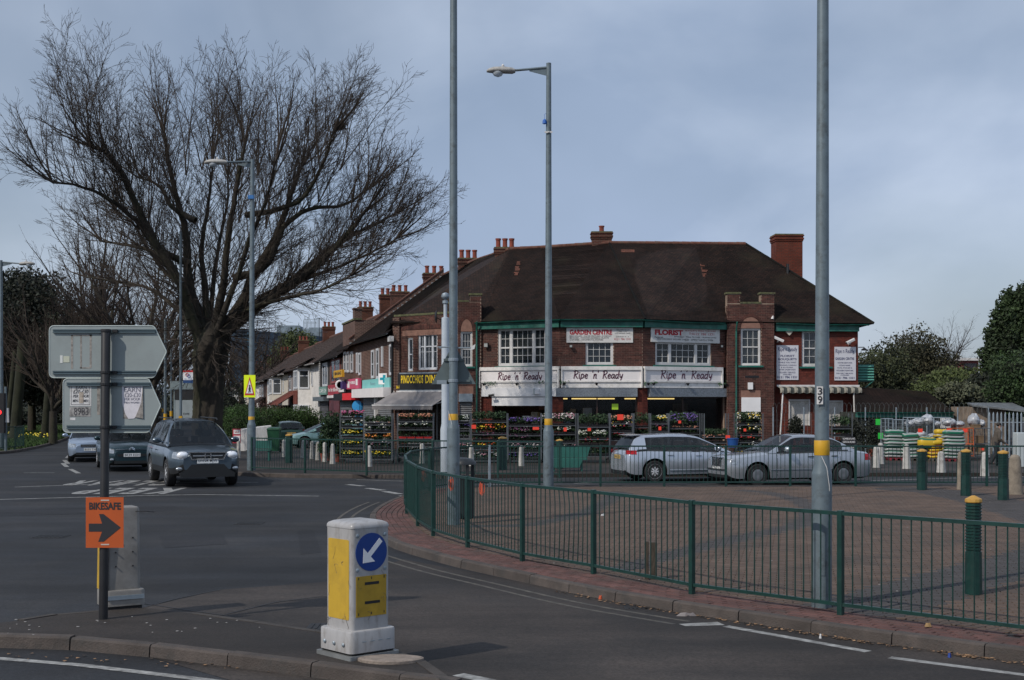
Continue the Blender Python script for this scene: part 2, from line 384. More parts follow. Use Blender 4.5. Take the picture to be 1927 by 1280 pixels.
pavdark=mat('paver_charcoal',(.046,.041,.040),.9,var=.15,scale=1.5,isl=.14,bump=.3,bscale=80)
pavred=mat('paver_red',(.095,.044,.037),.9,var=.18,scale=2,isl=.25,bump=.3,bscale=80,dirt=(.056,.040,.034),dscale=1.6)
# guard rail centre line on the plaza edge
rp=[(786,990),(815,1009),(880,1030),(983,1056),(1117,1080),(1302,1118),(1582,1157)]
RP=[Vector((-2.05,32.9)),Vector((-2.36,31.0)),Vector((-2.3,28.6)),Vector((-2.08,26.2))]+[Vector(G(a,b)[:2]) for a,b in rp]+[Vector((4.83,12.3)),Vector((6.2,10.85)),Vector((7.6,9.45))]
# red pavers between kerb and rail : five stretcher courses following the kerb
redL=[]
for c in range(6):
    off=inner_off=-(.135+c*.105+.05); line=resample(offset(Ks[10:-20],off),.208)
    for i,(a,b) in enumerate(zip(line,line[1:])):
        d=b-a
        if d.length<.15: continue
        sh=.5*(c%2); m_=a+d*(.5+sh); redL.append((m_.x,m_.y,math.atan2(d.y,d.x),0))
# brown and charcoal pavers of the field
bands=[([(866,990),(930,990),(994,988),(1059,976),(1105,963),(1140,944),(1160,932),(1170,926)],.22),
 ([(1180,1068),(1250,1047),(1400,1010),(1500,990),(1527,972),(1526,955),(1500,940),(1450,928),(1400,923)],.24),
 ([(1560,1165),(1640,1138),(1780,1098),(1927,1058),(2100,1010)],.6),
 ([(1705,920),(1780,926),(1860,942),(1927,960),(2050,1000)],.75)]
BW=[([Vector(G(a,b)[:2]) for a,b in l],w_) for l,w_ in bands]
def dseg(p,a,b):
    d=b-a; t=max(0,min(1,(p-a).dot(d)/d.length_squared)); return (p-a-d*t).length
redin=[(p.x,p.y) for p in offset(Ks,-.77)]+[(34,-8)]
field=[]; ang=R(-12); ca,sa=math.cos(ang),math.sin(ang)
for i in range(-60,150):
    for j in range(0,440):
        u=i*.205+(.1025 if j%2 else 0)-4; v=j*.104-5
        x=u*ca-v*sa; y=u*sa+v*ca+4
        if y<9 or y>35.3 or x<-3 or abs(x)>.41*y+1.2: continue
        if not in_poly(x,y,redin): continue
        p=Vector((x,y)); dk=0
        for l,w_ in BW:
            if any(dseg(p,a,b)<w_ for a,b in zip(l,l[1:])): dk=1; break
        field.append((x,y,ang,dk))
def paver_mesh(m):
    mb=MB(); a,b,c=.098,.0475,.006
    mb.loft([[(-a,-b,-.03),(a,-b,-.03),(a,b,-.03),(-a,b,-.03)],[(-a,-b,-c),(a,-b,-c),(a,b,-c),(-a,b,-c)],[(-a+c,-b+c,0),(a-c,-b+c,0),(a-c,b-c,0),(-a+c,b-c,0)]])
    me=bpy.data.meshes.new('paver'); me.from_pydata(mb.v,[],mb.f); me.materials.append(m); return me
def lay(lst,mats,parent,stuffname,lim=300):
    lst=sorted(lst,key=lambda q:q[1]+ (40 if abs(q[0])>.4*q[1] else 0)); ms=[paver_mesh(m) for m in mats]
    for x,y,a,k in lst[:lim]:
        o=link('paver',ms[k],parent,(x,y,rnd.uniform(-.0025,.0025)),a)
    mb=MB()
    for x,y,a,k in lst[lim:]:
        c,s_=math.cos(a),math.sin(a); z=rnd.uniform(-.002,.002)
        def q(u,v,h): return (x+u*c-v*s_,y+u*s_+v*c,z+h)
        A,B,C=.098,.0475,.005
        vs=[q(-A,-B,-C),q(A,-B,-C),q(A,B,-C),q(-A,B,-C),q(-A+C,-B+C,0),q(A-C,-B+C,0),q(A-C,B-C,0),q(-A+C,B-C,0)]
        vs+= [q(-A,-B,-.02),q(A,-B,-.02),q(A,B,-.02),q(-A,B,-.02)]
        mb.add(vs,[(4,5,6,7),(0,1,5,4),(1,2,6,5),(2,3,7,6),(3,0,4,7),(8,9,1,0),(9,10,2,1),(10,11,3,2),(11,8,0,3)],k)
    mb.build(stuffname,mats,parent,kind='stuff')
lay(field,[pavbrown,pavdark],plaza,'paver_field')
mb=MB(); mb.prism([(p.x,p.y) for p in offset(Ks,-.125)][6:-24]+[(p.x,p.y) for p in offset(Ks,-.77)][6:-24][::-1],-.15,-.013); rb=mb.build('paved_margin',slab,kind='structure')
rb.location.z=.0005
lay(redL,[pavred],rb,'paver_course')
# ---- foreground traffic island
ip=[(-400,1185),(-200,1188),(0,1196),(180,1202),(350,1221),(530,1242),(690,1262),(800,1277),(850,1283)]
I=[Vector(G(a,b)[:2]) for a,b in ip]
back=[G(866,1272),G(858,1260),G(800,1240),G(700,1206),G(600,1183),G(480,1166),G(330,1146),G(250,1141),G(120,1151),G(0,1168),G(-200,1176)]
Iall=I+[Vector(b[:2]) for b in back]
Is=smooth_path(Iall,5)
mb=MB(); mb.prism([(p.x,p.y) for p in offset(Is,.1)],-.159,-.004); isl=mb.build('traffic_island_pavement',asph3,kind='structure')
kerb(Is[5:42],1,isl); kerb(Is[42:-6],1,isl,h=.06,mate=mat('kerb_worn',(.05,.043,.038),.9,var=.25,scale=3,bump=.5,bscale=60))
# ---- far footway with the shops, and kerbs
F0=[(-50,165),(-38,128),(-28.5,94),(-23,74),(-14.6,53),(-12.6,47.5),(-10.7,43.8),(-9.6,42.5),(-8.4,41.7),(-6.5,40.7),(-2,40.3),(3,41.0),(12,41.4),(34,41.5)]
F0=[Vector(p) for p in F0]; F0s=smooth_path(F0,6)
mb=MB(); mb.prism([(p.x,p.y) for p in offset(F0s,.1)]+[(60,41.5),(60,170)],-.159,-.004); foot=mb.build('shop_pavement',asph3,kind='structure')
kerb(F0s[12:],1,foot,n=70)
# ---- left verge
V0=[(-60,49),(-30,52),(-24.2,56),(-22.8,59.5),(-23.3,64),(-25.2,73),(-28.6,86),(-34,104),(-46,140)]
V0=[Vector(p) for p in V0]; V0s=smooth_path(V0,5)
vp=[(p.x,p.y) for p in V0s]+[(-90,140),(-90,49)]
mb=MB(); mb.prism([(p.x,p.y) for p in offset(V0s,.1)]+[(-90,140),(-90,49)],-.159,-.03); verge=mb.build('verge_soil',mat('soil',(.05,.06,.025),.95,var=.3,scale=2),kind='structure')
kerb(V0s[6:],1,verge,n=62)
grassm=mat('grass',(.030,.066,.009),.8,var=.35,scale=.8,isl=.35)
mb=MB(); gr=random.Random(3)
cnt=0
while cnt<42000:
    Y=gr.uniform(56,128); X=gr.uniform(-55,-20)
    if X/Y<-.41 or not in_poly(X,Y,vp) or (X>-23.6 and Y<63): continue
    if in_poly(X,Y,[(p.x,p.y) for p in offset(V0s,.14)]+[(-90,140),(-90,49)])==False: continue
    cnt+=1; a=gr.uniform(0,6.28); h=gr.uniform(.05,.12)*(1+Y/120); w2=.018*(1+Y/60); c,s_=math.cos(a)*w2,math.sin(a)*w2; lx,ly=gr.uniform(-.06,.06),gr.uniform(-.06,.06)
    mb.add([(X-c,Y-s_,-.03),(X+c,Y+s_,-.03),(X+lx,Y+ly,h-.03)],[(0,1,2)])
mb.build('grass',grassm,kind='stuff',label='short green grass covering the verge beside the left road',cat='grass')
# daffodils
mb=MB(); dm=mat('daffodil_yellow',(.75,.6,.04),.6,var=.1); sm_=mat('daffodil_stem',(.05,.12,.03),.7,var=.2)
for i in range(70):
    X0,Y0=gr.choice([(-26.9,75),(-29,79),(-33.5,88),(-32,84),(-35,92),(-28,77)]); X=X0+gr.gauss(0,.5); Y=Y0+gr.gauss(0,.9)
    if X>-.375*Y+.2*0 and X>-25.5: continue
    z=.3+gr.uniform(-.06,.06); mb.tube((X,Y,-.03),(X,Y,z),.008,n=3,mi=1); mb.lathe([(0.01,-.03),(.06,.01),(.03,.05)],(X,Y,z),n=6,mi=0)
mb.build('daffodil_clump',[dm,sm_],kind='stuff',label='yellow daffodils flowering in the grass under the left trees',cat='flowers')
# ---- painted markings
def strip(pts,w_,m,name='road_line',z=ZR+.004):
    mb=MB(); P=[Vector((p[0],p[1])) for p in pts]; a=offset(P,w_/2); b=offset(P,-w_/2)
    for i in range(len(P)-1): mb.add([(a[i].x,a[i].y,z),(b[i].x,b[i].y,z),(b[i+1].x,b[i+1].y,z),(a[i+1].x,a[i+1].y,z)],[(3,2,1,0)][::1])
    o=mb.build(name,m,road); 
    return o
def gl(l): return [G(a,b,ZR) for a,b in l]
strip(gl([(-60,942),(120,937),(270,933),(380,931),(600,934)]),.13,white_line)
strip(gl([(28,917),(110,914),(200,911),(285,909)]),.12,white_line)
strip(gl([(285,909),(400,908),(486,908)]),.10,white_line)
strip(gl([(45,890),(103,890)]),.12,white_line)
for a,b in (((121,866),(128,873)),((118,872),(126,879)),((132,883),(148,891)),((126,862),(131,857)),((140,852),(150,847))): strip(gl([a,b]),.16,white_line)
for q in ([(654,912),(683,915)],[(691,919),(722,923)],[(724,925),(752,930)],[(756,933),(775,936)]): strip(gl(q),.22,white_line)
strip(gl([(671,903),(770,906)]),.11,white_line)
strip(gl([(40,836),(92,824)]),.1,white_line); strip(gl([(10,852),(38,846)]),.1,white_line)
strip(gl([(14,845),(30,840)]),.1,white_line); strip(gl([(160,835),(175,830)]),.15,white_line)
strip(gl([(905,912),(1030,914)]),.12,white_line); strip(gl([(1080,910),(1150,908),(1330,909)]),.1,white_line)
strip(gl([(1640,905),(1760,901),(1927,897)]),.12,white_line)
# near markings
strip(gl([(-300,1222),(0,1240),(150,1252),(420,1284),(520,1300)]),.11,white_line)
strip(gl([(862,1270),(950,1288),(1100,1310)]),.14,white_line)
strip(gl([(1366,1179),(1634,1227)]),.11,white_line); strip(gl([(1674,1238),(1930,1271),(2100,1292)]),.11,white_line)
mb=MB(); q=gl([(1277,1175),(1350,1171),(1364,1177),(1290,1179)]); mb.add([(a.x,a.y,ZR+.004) for a in q],[(0,1,2,3)]); mb.build('road_line',white_line,road)
yo=[p for p in Ks if p.y<31 and p.y>14.2 and p.x<2.2][::-1]
for dd in (.38,.62): strip([(p.x,p.y) for p in offset(yo,-dd)],.06,yellow_line)
# KEEP CLEAR reads from the other side
def ground_text(s,cx,cy,wx,wy,name='road_lettering'):
    me=textmesh(s,.045,.0,1.4); vs=[v.co for v in me.vertices]; x0=min(v.x for v in vs); x1=max(v.x for v in vs); y0=min(v.y for v in vs); y1=max(v.y for v in vs)
    for v in me.vertices:
        v.co=Vector((cx-((v.co.x-x0)/(x1-x0)-.5)*wx, cy-((v.co.y-y0)/(y1-y0)-.5)*wy, ZR+.004))
    me.materials.clear(); me.materials.append(white_line); link(name,me,road)
for s_,x0,x1,y0,y1 in (('KEEP',153,331,918.5,930),('CLEAR',126,332,904.5,914)):
    a=G(x0,y1,ZR); b=G(x1,y1,ZR); c=G(x0,y0,ZR); ym=(a.y+c.y)/2
    ground_text(s_,PX((x0+x1)/2,ym),ym,PX(x1,ym)-PX(x0,ym),c.y-a.y)
# worn lighter carriageway between island and plaza, with sealed joints
wp=gl([(190,1210),(262,1146),(415,1110),(610,1096),(760,1053),(960,1092),(1130,1125),(1290,1152),(1500,1182),(1820,1226),(2100,1258),(2100,1420),(700,1420),(500,1300)])
mb=MB(); mb.add([(p.x,p.y,ZR+.003) for p in wp],[tuple(range(len(wp)))[::-1]]); mb.build('road_patch',asph2,road)
seam=mat('sealant',(.02,.02,.022),.6,var=.1)
for q in ([(250,1133),(330,1146),(428,1160)],[(425,1157),(520,1134),(600,1124)],[(600,1124),(700,1118)],[(415,1110),(330,1128),(262,1146)]): strip(gl(q),.025,seam,'road_joint',ZR+.0075)
# drain covers and trench reinstatements
for px,py,w_,l_ in ((1205,1142,.38,.42),(470,985,.5,.5),(95,1010,.55,.5),(620,1180,.45,.4)):
    c=G(px,py,ZR); m_=MB(); m_.box(c.x-w_/2,c.x+w_/2,c.y-l_/2,c.y+l_/2,ZR-.01,ZR+.006); o=m_.build('drain_cover',mat('cast_iron',(.022,.021,.021),.6,metal=.3,var=.3,scale=20),road)
    m2=MB()
    for k in range(7): x=c.x-w_/2+.04+k*(w_-.1)/6; m2.box(x,x+.016,c.y-l_/2+.04,c.y+l_/2-.04,ZR+.006,ZR+.012)
    m2.build('grating',MATS['cast_iron'],o,kind='stuff')
tar=asphalt('asphalt_dark',(.014,.015,.018),(.019,.019,.021),.3)
for k,q in enumerate(([(300,1010),(420,1004),(428,1024),(310,1032)],[(0,960),(330,952),(335,962),(0,972)],[(560,1000),(590,998),(604,1040),(566,1044)])):
    q=gl(q); m_=MB(); m_.add([(p.x,p.y,ZR+.0032) for p in q],[(0,1,2,3)][::1]); m_.build('road_patch',tar,road)
# litter and leaves in the gutter
lg=mat('leaf_litter',(.22,.13,.07),.9,var=.3,scale=20,isl=.4)
mb=MB()
for i in range(420):
    p=rnd.choice(Ks[8:52]); k=rnd.uniform(.04,.35)**1.3; q=p+ (offset(Ks,0)[0]*0); a=rnd.uniform(0,6.3); r_=rnd.uniform(.008,.028)
    j=rnd.randint(8,50); t=(Ks[j+1]-Ks[j]); n_=Vector((-t.y,t.x)).normalized(); c=Ks[j]+t*rnd.random()+n_*(.02+k*.5)
    mb.add([(c.x+r_*math.cos(a+o),c.y+r_*math.sin(a+o)*.7,ZR+.008+rnd.uniform(0,.012)) for o in (0,1.6,3.1,4.5)],[(0,1,2,3)])
for i in range(90):
    px,py=rnd.uniform(-20,860),rnd.uniform(1222,1262); c=G(px,1232+px*.055+rnd.uniform(-6,8),ZR); a=rnd.uniform(0,6.3); r_=rnd.uniform(.008,.025)
    mb.add([(c.x+r_*math.cos(a+o),c.y+r_*math.sin(a+o)*.7,ZR+.008+rnd.uniform(0,.01)) for o in (0,1.6,3.1,4.5)],[(0,1,2,3)])
mb.build('leaf_litter',lg,kind='stuff',label='small brown leaves and grit lying in the gutters along the kerbs',cat='litter')
mb=MB(); wl=mat('chewing_gum',(.26,.25,.24),.8,var=.1)
for i in range(60):
    c=rnd.choice([G(rnd.uniform(740,1900),rnd.uniform(925,1130)),G(rnd.uniform(0,500),rnd.uniform(1160,1195))]); r_=rnd.uniform(.008,.018)
    if c.y<14 or in_poly(c.x,c.y,redin) or c.y<14: mb.lathe([(r_,0.001),(r_*.7,.004)],(c.x,c.y,0.0),n=6)
mb.build('trodden_litter',wl,kind='stuff',label='pale specks of trodden litter scattered over the plaza and island paving',cat='litter')
def scrap(label,px,py,col,sx,sy,z=ZR):
    c=G(px,py,z); mb=MB(); a=rnd.uniform(0,3); n=7
    ring=[(c.x+sx*math.cos(a+i*.9)*rnd.uniform(.6,1),c.y+sy*math.sin(a+i*.9)*rnd.uniform(.6,1)) for i in range(n)]
    mb.loft([[(x,y,z+.004) for x,y in ring],[(x*.6+c.x*.4,y*.6+c.y*.4,z+.03+rnd.uniform(0,.02)) for x,y in ring]])
    mb.build('litter_scrap',mat('scrap_'+col[0],col[1],.6,var=.1),label=label,cat='litter')
scrap('orange scrap of litter in the gutter at a kerb joint',1130,1128,('orange',(.45,.07,.02)),.03,.03)
scrap('blue bottle top in the gutter at the far right kerb',1787,1238,('blue',(.02,.06,.3)),.02,.02)
scrap('crumpled clear plastic bag lying against the kerb beside the white line',1293,1160,('plastic',(.2,.18,.18)),.14,.03)
scrap('tiny white paper scrap in the gutter left of the brown leaves',1544,1202,('white',(.5,.5,.5)),.018,.018)
scrap('tan crumpled leaf lying at the foot of the near railing',1746,1180,('tan',(.3,.19,.08)),.045,.03,0)
scrap('white paper scrap lying on the plaza behind the railing',1134,971,('white',(.5,.5,.5)),.05,.03,0)
# ================================================================ main parade building (corner shop)
red1=(.20,.062,.042)
bricks_m=mat('brick_brown',(.085,.030,.022),.88,var=.3,scale=5,isl=.38,bump=.3,bscale=60,dirt=(.06,.034,.03),dscale=1.2)
bricks_r=mat('brick_red',(.125,.024,.014),.88,var=.25,scale=5,isl=.22,bump=.3,bscale=60,dirt=(.11,.035,.026),dscale=1.0)
mortar_l=mat('mortar_light',(.30,.22,.165),.95,var=.2,scale=3)
mortar_d=mat('mortar_red',(.10,.035,.024),.95,var=.2,scale=3)
pinkst=mat('pink_render',(.25,.135,.10),.9,var=.12,scale=6,bump=.2)
coping=mat('mossy_coping',(.11,.115,.055),.95,var=.3,scale=8,bump=.5,dirt=(.06,.05,.04),dscale=5)
tilem=brickmat('roof_tiles',(.038,.020,.015),(.018,.0115,.0095),(.004,.0035,.003),.17,.105,.012,.9,patch=(.028,.025,.014),dirt=.38)
tilered=brickmat('roof_tiles_red',(.15,.055,.035),(.10,.042,.03),(.03,.018,.014),.17,.105,.008,.9,dirt=.3)
ridgem=mat('ridge_tile',(.13,.05,.033),.9,var=.35,scale=5,isl=.2,dirt=(.06,.06,.045),dscale=5)
terra=mat('terracotta',(.22,.05,.03),.85,var=.2,scale=6)
curtain=mat('net_curtain',(.42,.41,.37),.9,var=.25,scale=1.5,stretch=(14,14,.6))
fascia=mat('fascia_white',(.80,.76,.75),.5,var=.04,scale=2,dirt=(.72,.68,.66),dscale=3)
peeling=mat('peeling_paint',(.76,.73,.70),.7,var=.06,scale=4,dirt=(.56,.55,.50),dscale=5)
board=mat('white_board',(.80,.79,.79),.5,var=.04,scale=2)
shutterg=mat('shutter_box_grey',(.19,.215,.245),.55,var=.25,scale=18)
maroon=mat('maroon_letter',(.10,.02,.05),.6,var=0)
redletter=mat('red_letter',(.36,.008,.02),.6,var=0)
blackletter=mat('black_letter',(.02,.02,.025),.6,var=0)
shopglass=mat('shop_glass',(.01,.012,.014),.06,var=0,spec=.35,alpha=.3)
lead=mat('lead_flashing',(.30,.31,.32),.6,var=.3,scale=8)
bldg=thing('corner_shop_building','long brown brick corner parade with bent tiled roof, green gutters and white greengrocer fascias','building',(4,62,0))
P0=(-1.46,60.4);P1=(2.14,58.6);P2=(5.76,58.6);P3=(9.75,60.6);P5=(15.87,60.95);PL=(-2.45,60.35);L1=(-5.56,63.0)
FA=Facet(P0,P1); FB=Facet(P1,P2); FC=Facet(P2,P3); FR=Facet(P3,P5); FP=Facet(L1,PL); FL=Facet(PL,P0)
NBR=[0]
def wall(F,u0,u1,z0,z1,holes=(),parent=None,bm=None,mm=None,th=.25,d=0,brk=True,indiv=0,skip=None):
    """mortar backing with real openings and a face of bonded bricks laid over it"""
    bm=bm or bricks_m; mm=mm or mortar_l; parent=parent or bldg
    us=sorted({u0,u1,*[h[0] for h in holes],*[h[1] for h in holes]}); us=[u for u in us if u0-1e-6<=u<=u1+1e-6]
    zs=sorted({z0,z1,*[h[2] for h in holes],*[h[3] for h in holes]}); zs=[z for z in zs if z0-1e-6<=z<=z1+1e-6]
    mb=MB()
    for a,b in zip(us,us[1:]):
        run=None
        for c,e in zip(zs,zs[1:]):
            m_=((a+b)/2,(c+e)/2); hole=any(h[0]<m_[0]<h[1] and h[2]<m_[1]<h[3] for h in holes)
            if hole:
                if run: fbox(mb,F,a,b,d-th,d,run[0],run[1]); run=None
            else: run=(run[0],e) if run else (c,e)
        if run: fbox(mb,F,a,b,d-th,d,run[0],run[1])
    mb.build('wall',mm,parent)
    if not brk: return
    bl,bh,pitch,rise=.213,.063,.225,.0765
    jn=MB(); n=int((z1-z0)/rise); full=[]
    for r in range(n):
        za=z0+r*rise+.006; zb=za+bh
        if zb>z1: break
        segs=[(u0,u1)]
        for h in holes:
            if h[2]<zb-.01 and h[3]>za+.01:
                ns=[]
                for a,b in segs:
                    if h[1]<=a or h[0]>=b: ns.append((a,b))
                    else:
                        if h[0]>a: ns.append((a,h[0]))
                        if h[1]<b: ns.append((h[1],b))
                segs=ns
        for a,b in segs:
            k0=math.floor((a-(r%2)*pitch/2)/pitch); k=k0
            while True:
                x0=k*pitch+(r%2)*pitch/2; x1=x0+bl; k+=1
                if x0>=b-.01: break
                c,e=max(x0,a),min(x1,b)
                if e-c<.04: continue
                pr=.011+rnd.uniform(-.003,.003)
                if indiv and NBR[0]<300 and abs(e-c-bl)<1e-6 and rnd.random()<indiv: full.append((c,za,pr)); NBR[0]+=1; continue
                fbox(jn,F,c,e,d-.002,d+pr,za,zb)
    jn.build('brickwork',bm,parent,kind='stuff')
    if full:
        mb=MB(); mb.box(-bl/2,bl/2,-.011,.002,0,bh); me=bpy.data.meshes.new('brick'); me.from_pydata(mb.v,[],mb.f); me.materials.append(bm)
        off=rootoff(parent)
        for c,za,pr in full:
            q=F.p(c+bl/2,d,za)-off; link('brick',me,parent,q,F.ang)
def window(F,px0,py0,px1,py1,lights,parent,rows=None,fm=None,d=0,rec=.09,curt=None,sill=None,fr=.07,rect=None,bar=.018,top=None,gm=None):
    """lights: list of (width fraction, nbars_x); rows: glazing bars per light; top: height fraction of a transom"""
    u0,u1,z0,z1=rect or F.rect(px0,py0,px1,py1); fm=fm or whitep; m=MB()
    D0,D1=d-rec-.05,d-rec+.05
    if rec<=0: D0,D1=d-.01,d+.06
    fbox(m,F,u0,u0+fr,D0,D1,z0,z1); fbox(m,F,u1-fr,u1,D0,D1,z0,z1); fbox(m,F,u0+fr,u1-fr,D0,D1,z0,z0+fr); fbox(m,F,u0+fr,u1-fr,D0,D1,z1-fr,z1)
    W=u1-u0-2*fr; x=u0+fr; tot=sum(l[0] for l in lights); mul=fr*1.15
    spans=[]; avail=W-mul*(len(lights)-1)
    for i,(wf,nb) in enumerate(lights):
        w_=avail*wf/tot; spans.append((x,x+w_,nb)); x+=w_
        if i<len(lights)-1: fbox(m,F,x,x+mul,D0,D1-.003,z0+fr,z1-fr); x+=mul
    za,zb=z0+fr,z1-fr
    zt=za+(zb-za)*top if top else None
    for a,b,nb in spans:
        s_=.025; fbox(m,F,a,a+s_,D0+.02,D1-.02,za,zb); fbox(m,F,b-s_,b,D0+.02,D1-.02,za,zb); fbox(m,F,a+s_,b-s_,D0+.02,D1-.02,za,za+s_*1.5); fbox(m,F,a+s_,b-s_,D0+.02,D1-.02,zb-s_,zb)
        if zt: fbox(m,F,a+s_,b-s_,D0+.022,D1-.008,zt-.025,zt+.025)
        for i in range(1,nb): q=a+(b-a)*i/nb; fbox(m,F,q-bar/2,q+bar/2,D0+.03,D1-.035,za,zb)
        for i in range(1,(rows or 1)): q=za+(zb-za)*i/rows; fbox(m,F,a,b,D0+.031,D1-.036,q-bar/2,q+bar/2)
    wo=m.build('window',fm,parent)
    for a,b,nb in spans:
        g=MB(); fbox(g,F,a+.01,b-.01,D0+.036,D0+.044,za+.01,zb-.01); g.build('pane',gm or glass,wo)
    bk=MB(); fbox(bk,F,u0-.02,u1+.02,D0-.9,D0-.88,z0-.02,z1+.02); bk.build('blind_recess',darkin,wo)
    if curt:
        for a,b,nb in spans:
            c=MB(); lo=za+(zb-za)*curt[1]; nseg=14; top_=[];bot=[]
            for i in range(nseg+1):
                u=a+(b-a)*i/nseg; dd=D0-.06+.02*math.sin(i*2.2); top_.append(F.p(u,dd,zb)); bot.append(F.p(u,dd,lo))
            for i in range(nseg): c.quad(bot[i],bot[i+1],top_[i+1],top_[i])
            c.build('curtain',curt[0],wo,smooth=60)
    if sill:
        s=MB(); fbox(s,F,u0-.12,u1+.12,d-.05,d+.1,z0-.08,z0); s.build('sill',sill,wo)
    return wo
def roof(eA,eB,rB,rA,mt,parent,name='roof_slope',pitch=.105,under=True):
    """courses of tiles: every course laps the one below, so the slope has real steps"""
    eA,eB,rA,rB=[Vector(p) for p in (eA,eB,rA,rB)]; L=max((rA-eA).length,(rB-eB).length); n=max(2,int(L/pitch)); mb=MB()
    nrm=((eB-eA).cross(rA-eA)); nrm=nrm if nrm.length>1e-6 else (eB-eA).cross(rB-eA); nrm.normalize()
    if nrm.z<0: nrm=-nrm
    P=8 if under else 4
    for k in range(n):
        t0,t1=k/n,(k+1)/n; a0,b0=eA.lerp(rA,t0),eB.lerp(rB,t0); a1,b1=eA.lerp(rA,t1),eB.lerp(rB,t1); lip=nrm*.022
        s=nrm*(.012*math.sin(k*.23)+0); 
        mb.add([a0,b0,b0+lip,a0+lip],[(0,1,2,3)]); mb.add([a0+lip,b0+lip,b1+nrm*.002,a1+nrm*.002],[(0,1,2,3)])
    mb.add([eA-nrm*.05,eB-nrm*.05,rB-nrm*.05,rA-nrm*.05],[(0,3,2,1)]); mb.add([eA,eB,eB-nrm*.05,eA-nrm*.05],[(3,2,1,0)])
    return mb.build(name,mt,parent,uv=True)
def ridge(a,b,parent,m=None,r=.1,step=.42):
    a,b=Vector(a),Vector(b); n=max(1,int((b-a).length/step)); mb=MB()
    for i in range(n):
        p=a.lerp(b,i/n); q=a.lerp(b,(i+1)/n); mb.tube(p,q,r*rnd.uniform(.95,1.08),r*.95,n=8)
    return mb.build('ridge_tiles',m or ridgem,parent,smooth=50)
def gutter(pts,parent,m=None,r=.06):
    mb=MB()
    for a,b in zip(pts,pts[1:]):
        a,b=Vector(a),Vector(b); t=(b-a).normalized(); n_=Vector((t.y,-t.x,0)).normalized()
        ring=lambda p:[p+n_*(r*1.1*math.cos(x))+Vector((0,0,r*1.1*math.sin(x))) for x in [math.pi+math.pi*i/6 for i in range(7)]]+[p+n_*(r*.85*math.cos(x))+Vector((0,0,r*.85*math.sin(x))) for x in [2*math.pi-math.pi*i/6 for i in range(7)]]
        mb.loft([ring(a),ring(b)])
    return mb.build('gutter',m or gutterg,parent,smooth=40)
def chimney(x,y,z0,z1,sx,sy,ang,parent,pots=3,bm=None,mm=None,capm=None,potr=.13,poth=.45):
    F=Facet((x-sx/2*math.cos(ang)+sy/2*math.sin(ang),y-sx/2*math.sin(ang)-sy/2*math.cos(ang)),(x+sx/2*math.cos(ang)+sy/2*math.sin(ang),y+sx/2*math.sin(ang)-sy/2*math.cos(ang)))
    mb=MB(); bmx=bm or brickmat('chimney_brick',(.12,.035,.024),(.07,.026,.02),(.12,.08,.06),.225,.0765,.012)
    fbox(mb,F,0,sx,-sy,0,z0,z1-.3); 
    for i,(e,h0,h1) in enumerate(((.03,.3,.22),(.06,.22,.14),(.035,.14,.05),(.07,.05,0))): fbox(mb,F,-e,sx+e,-sy-e,e,z1-h0,z1-h1)
    c=mb.build('chimney',bmx,parent,uv=True)
    m2=MB(); fbox(m2,F,-.04,sx+.04,-sy-.04,.04,z1,z1+.06); m2.build('chimney_cap',capm or coping,c)
    for i in range(pots):
        u=sx*(i+.5)/pots; q=F.p(u,-sy/2,z1+.06); m3=MB(); m3.lathe([(potr,0),(potr*.88,poth*.25),(potr*.88,poth*.8),(potr*1.08,poth*.82),(potr*1.08,poth),(potr*.8,poth),(potr*.8,poth*.6)],tuple(q),n=10); m3.build('chimney_pot',terra,c,smooth=35)
    return c
def archwin(F,px0,px1,pyt,pya,pyb,parent,rows=4,cols=3,curt=None,d=0):
    """window with a rendered half round head and a ring of brick voussoirs"""
    u0,u1=F.U(px0),F.U(px1); zs=F.Z((px0+px1)/2,pya); zb=F.Z((px0+px1)/2,pyb); zt=F.Z((px0+px1)/2,pyt); uc=(u0+u1)/2; r=(u1-u0)/2; ry=zt-zs
    m=MB(); arc=[(uc+r*math.cos(math.pi*i/14),zs+ry*math.sin(math.pi*i/14)) for i in range(15)]
    m.loft([[F.p(u,d-.01,z) for u,z in arc],[F.p(u,d+.022,z) for u,z in arc]][::-1]); m.build('arch_panel',pinkst,parent)
    m=MB(); nv=22
    for i in range(nv):
        a0,a1=math.pi*(i+.08)/nv,math.pi*(i+.92)/nv
        q=[(uc+(r+o)*math.cos(a),zs+(ry+o)*math.sin(a)) for o,a in ((.02,a0),(.15,a0),(.15,a1),(.02,a1))]
        m.loft([[F.p(u,d,z) for u,z in q],[F.p(u,d+.035,z) for u,z in q]])
    m.build('arch_bricks',bricks_m,parent,kind='stuff')
    return window(F,0,0,0,0,[(1,cols)],parent,rows=rows,rect=(u0,u1,zb,zs),top=.5,curt=curt,d=d,sill=gutterg)
Zg=5.78
# ---- facet walls, first floor
hA=FA.rect(937,617,1028,689); hB=FB.rect(1102,641,1154,687); hC=FC.rect(1233,643,1338,688)
zb1=3.78; SH=2.84
wall(FA,0,FA.L,zb1,Zg,[hA],indiv=.35); wall(FB,0,FB.L,zb1,Zg,[hB],indiv=.35); wall(FC,0,FC.L-.02,zb1,Zg,[hC],indiv=.35)
window(FA,937,617,1028,689,[(1,2),(2.1,4),(1,2)],bldg,rows=4,top=.48,curt=(curtain,.12),sill=gutterg,fr=.1)
window(FB,1102,641,1154,687,[(1,4)],bldg,rows=3,curt=None,sill=gutterg,fr=.09)
window(FC,1233,643,1338,688,[(1,2),(2,4),(1,2)],bldg,rows=3,sill=gutterg,fr=.1)
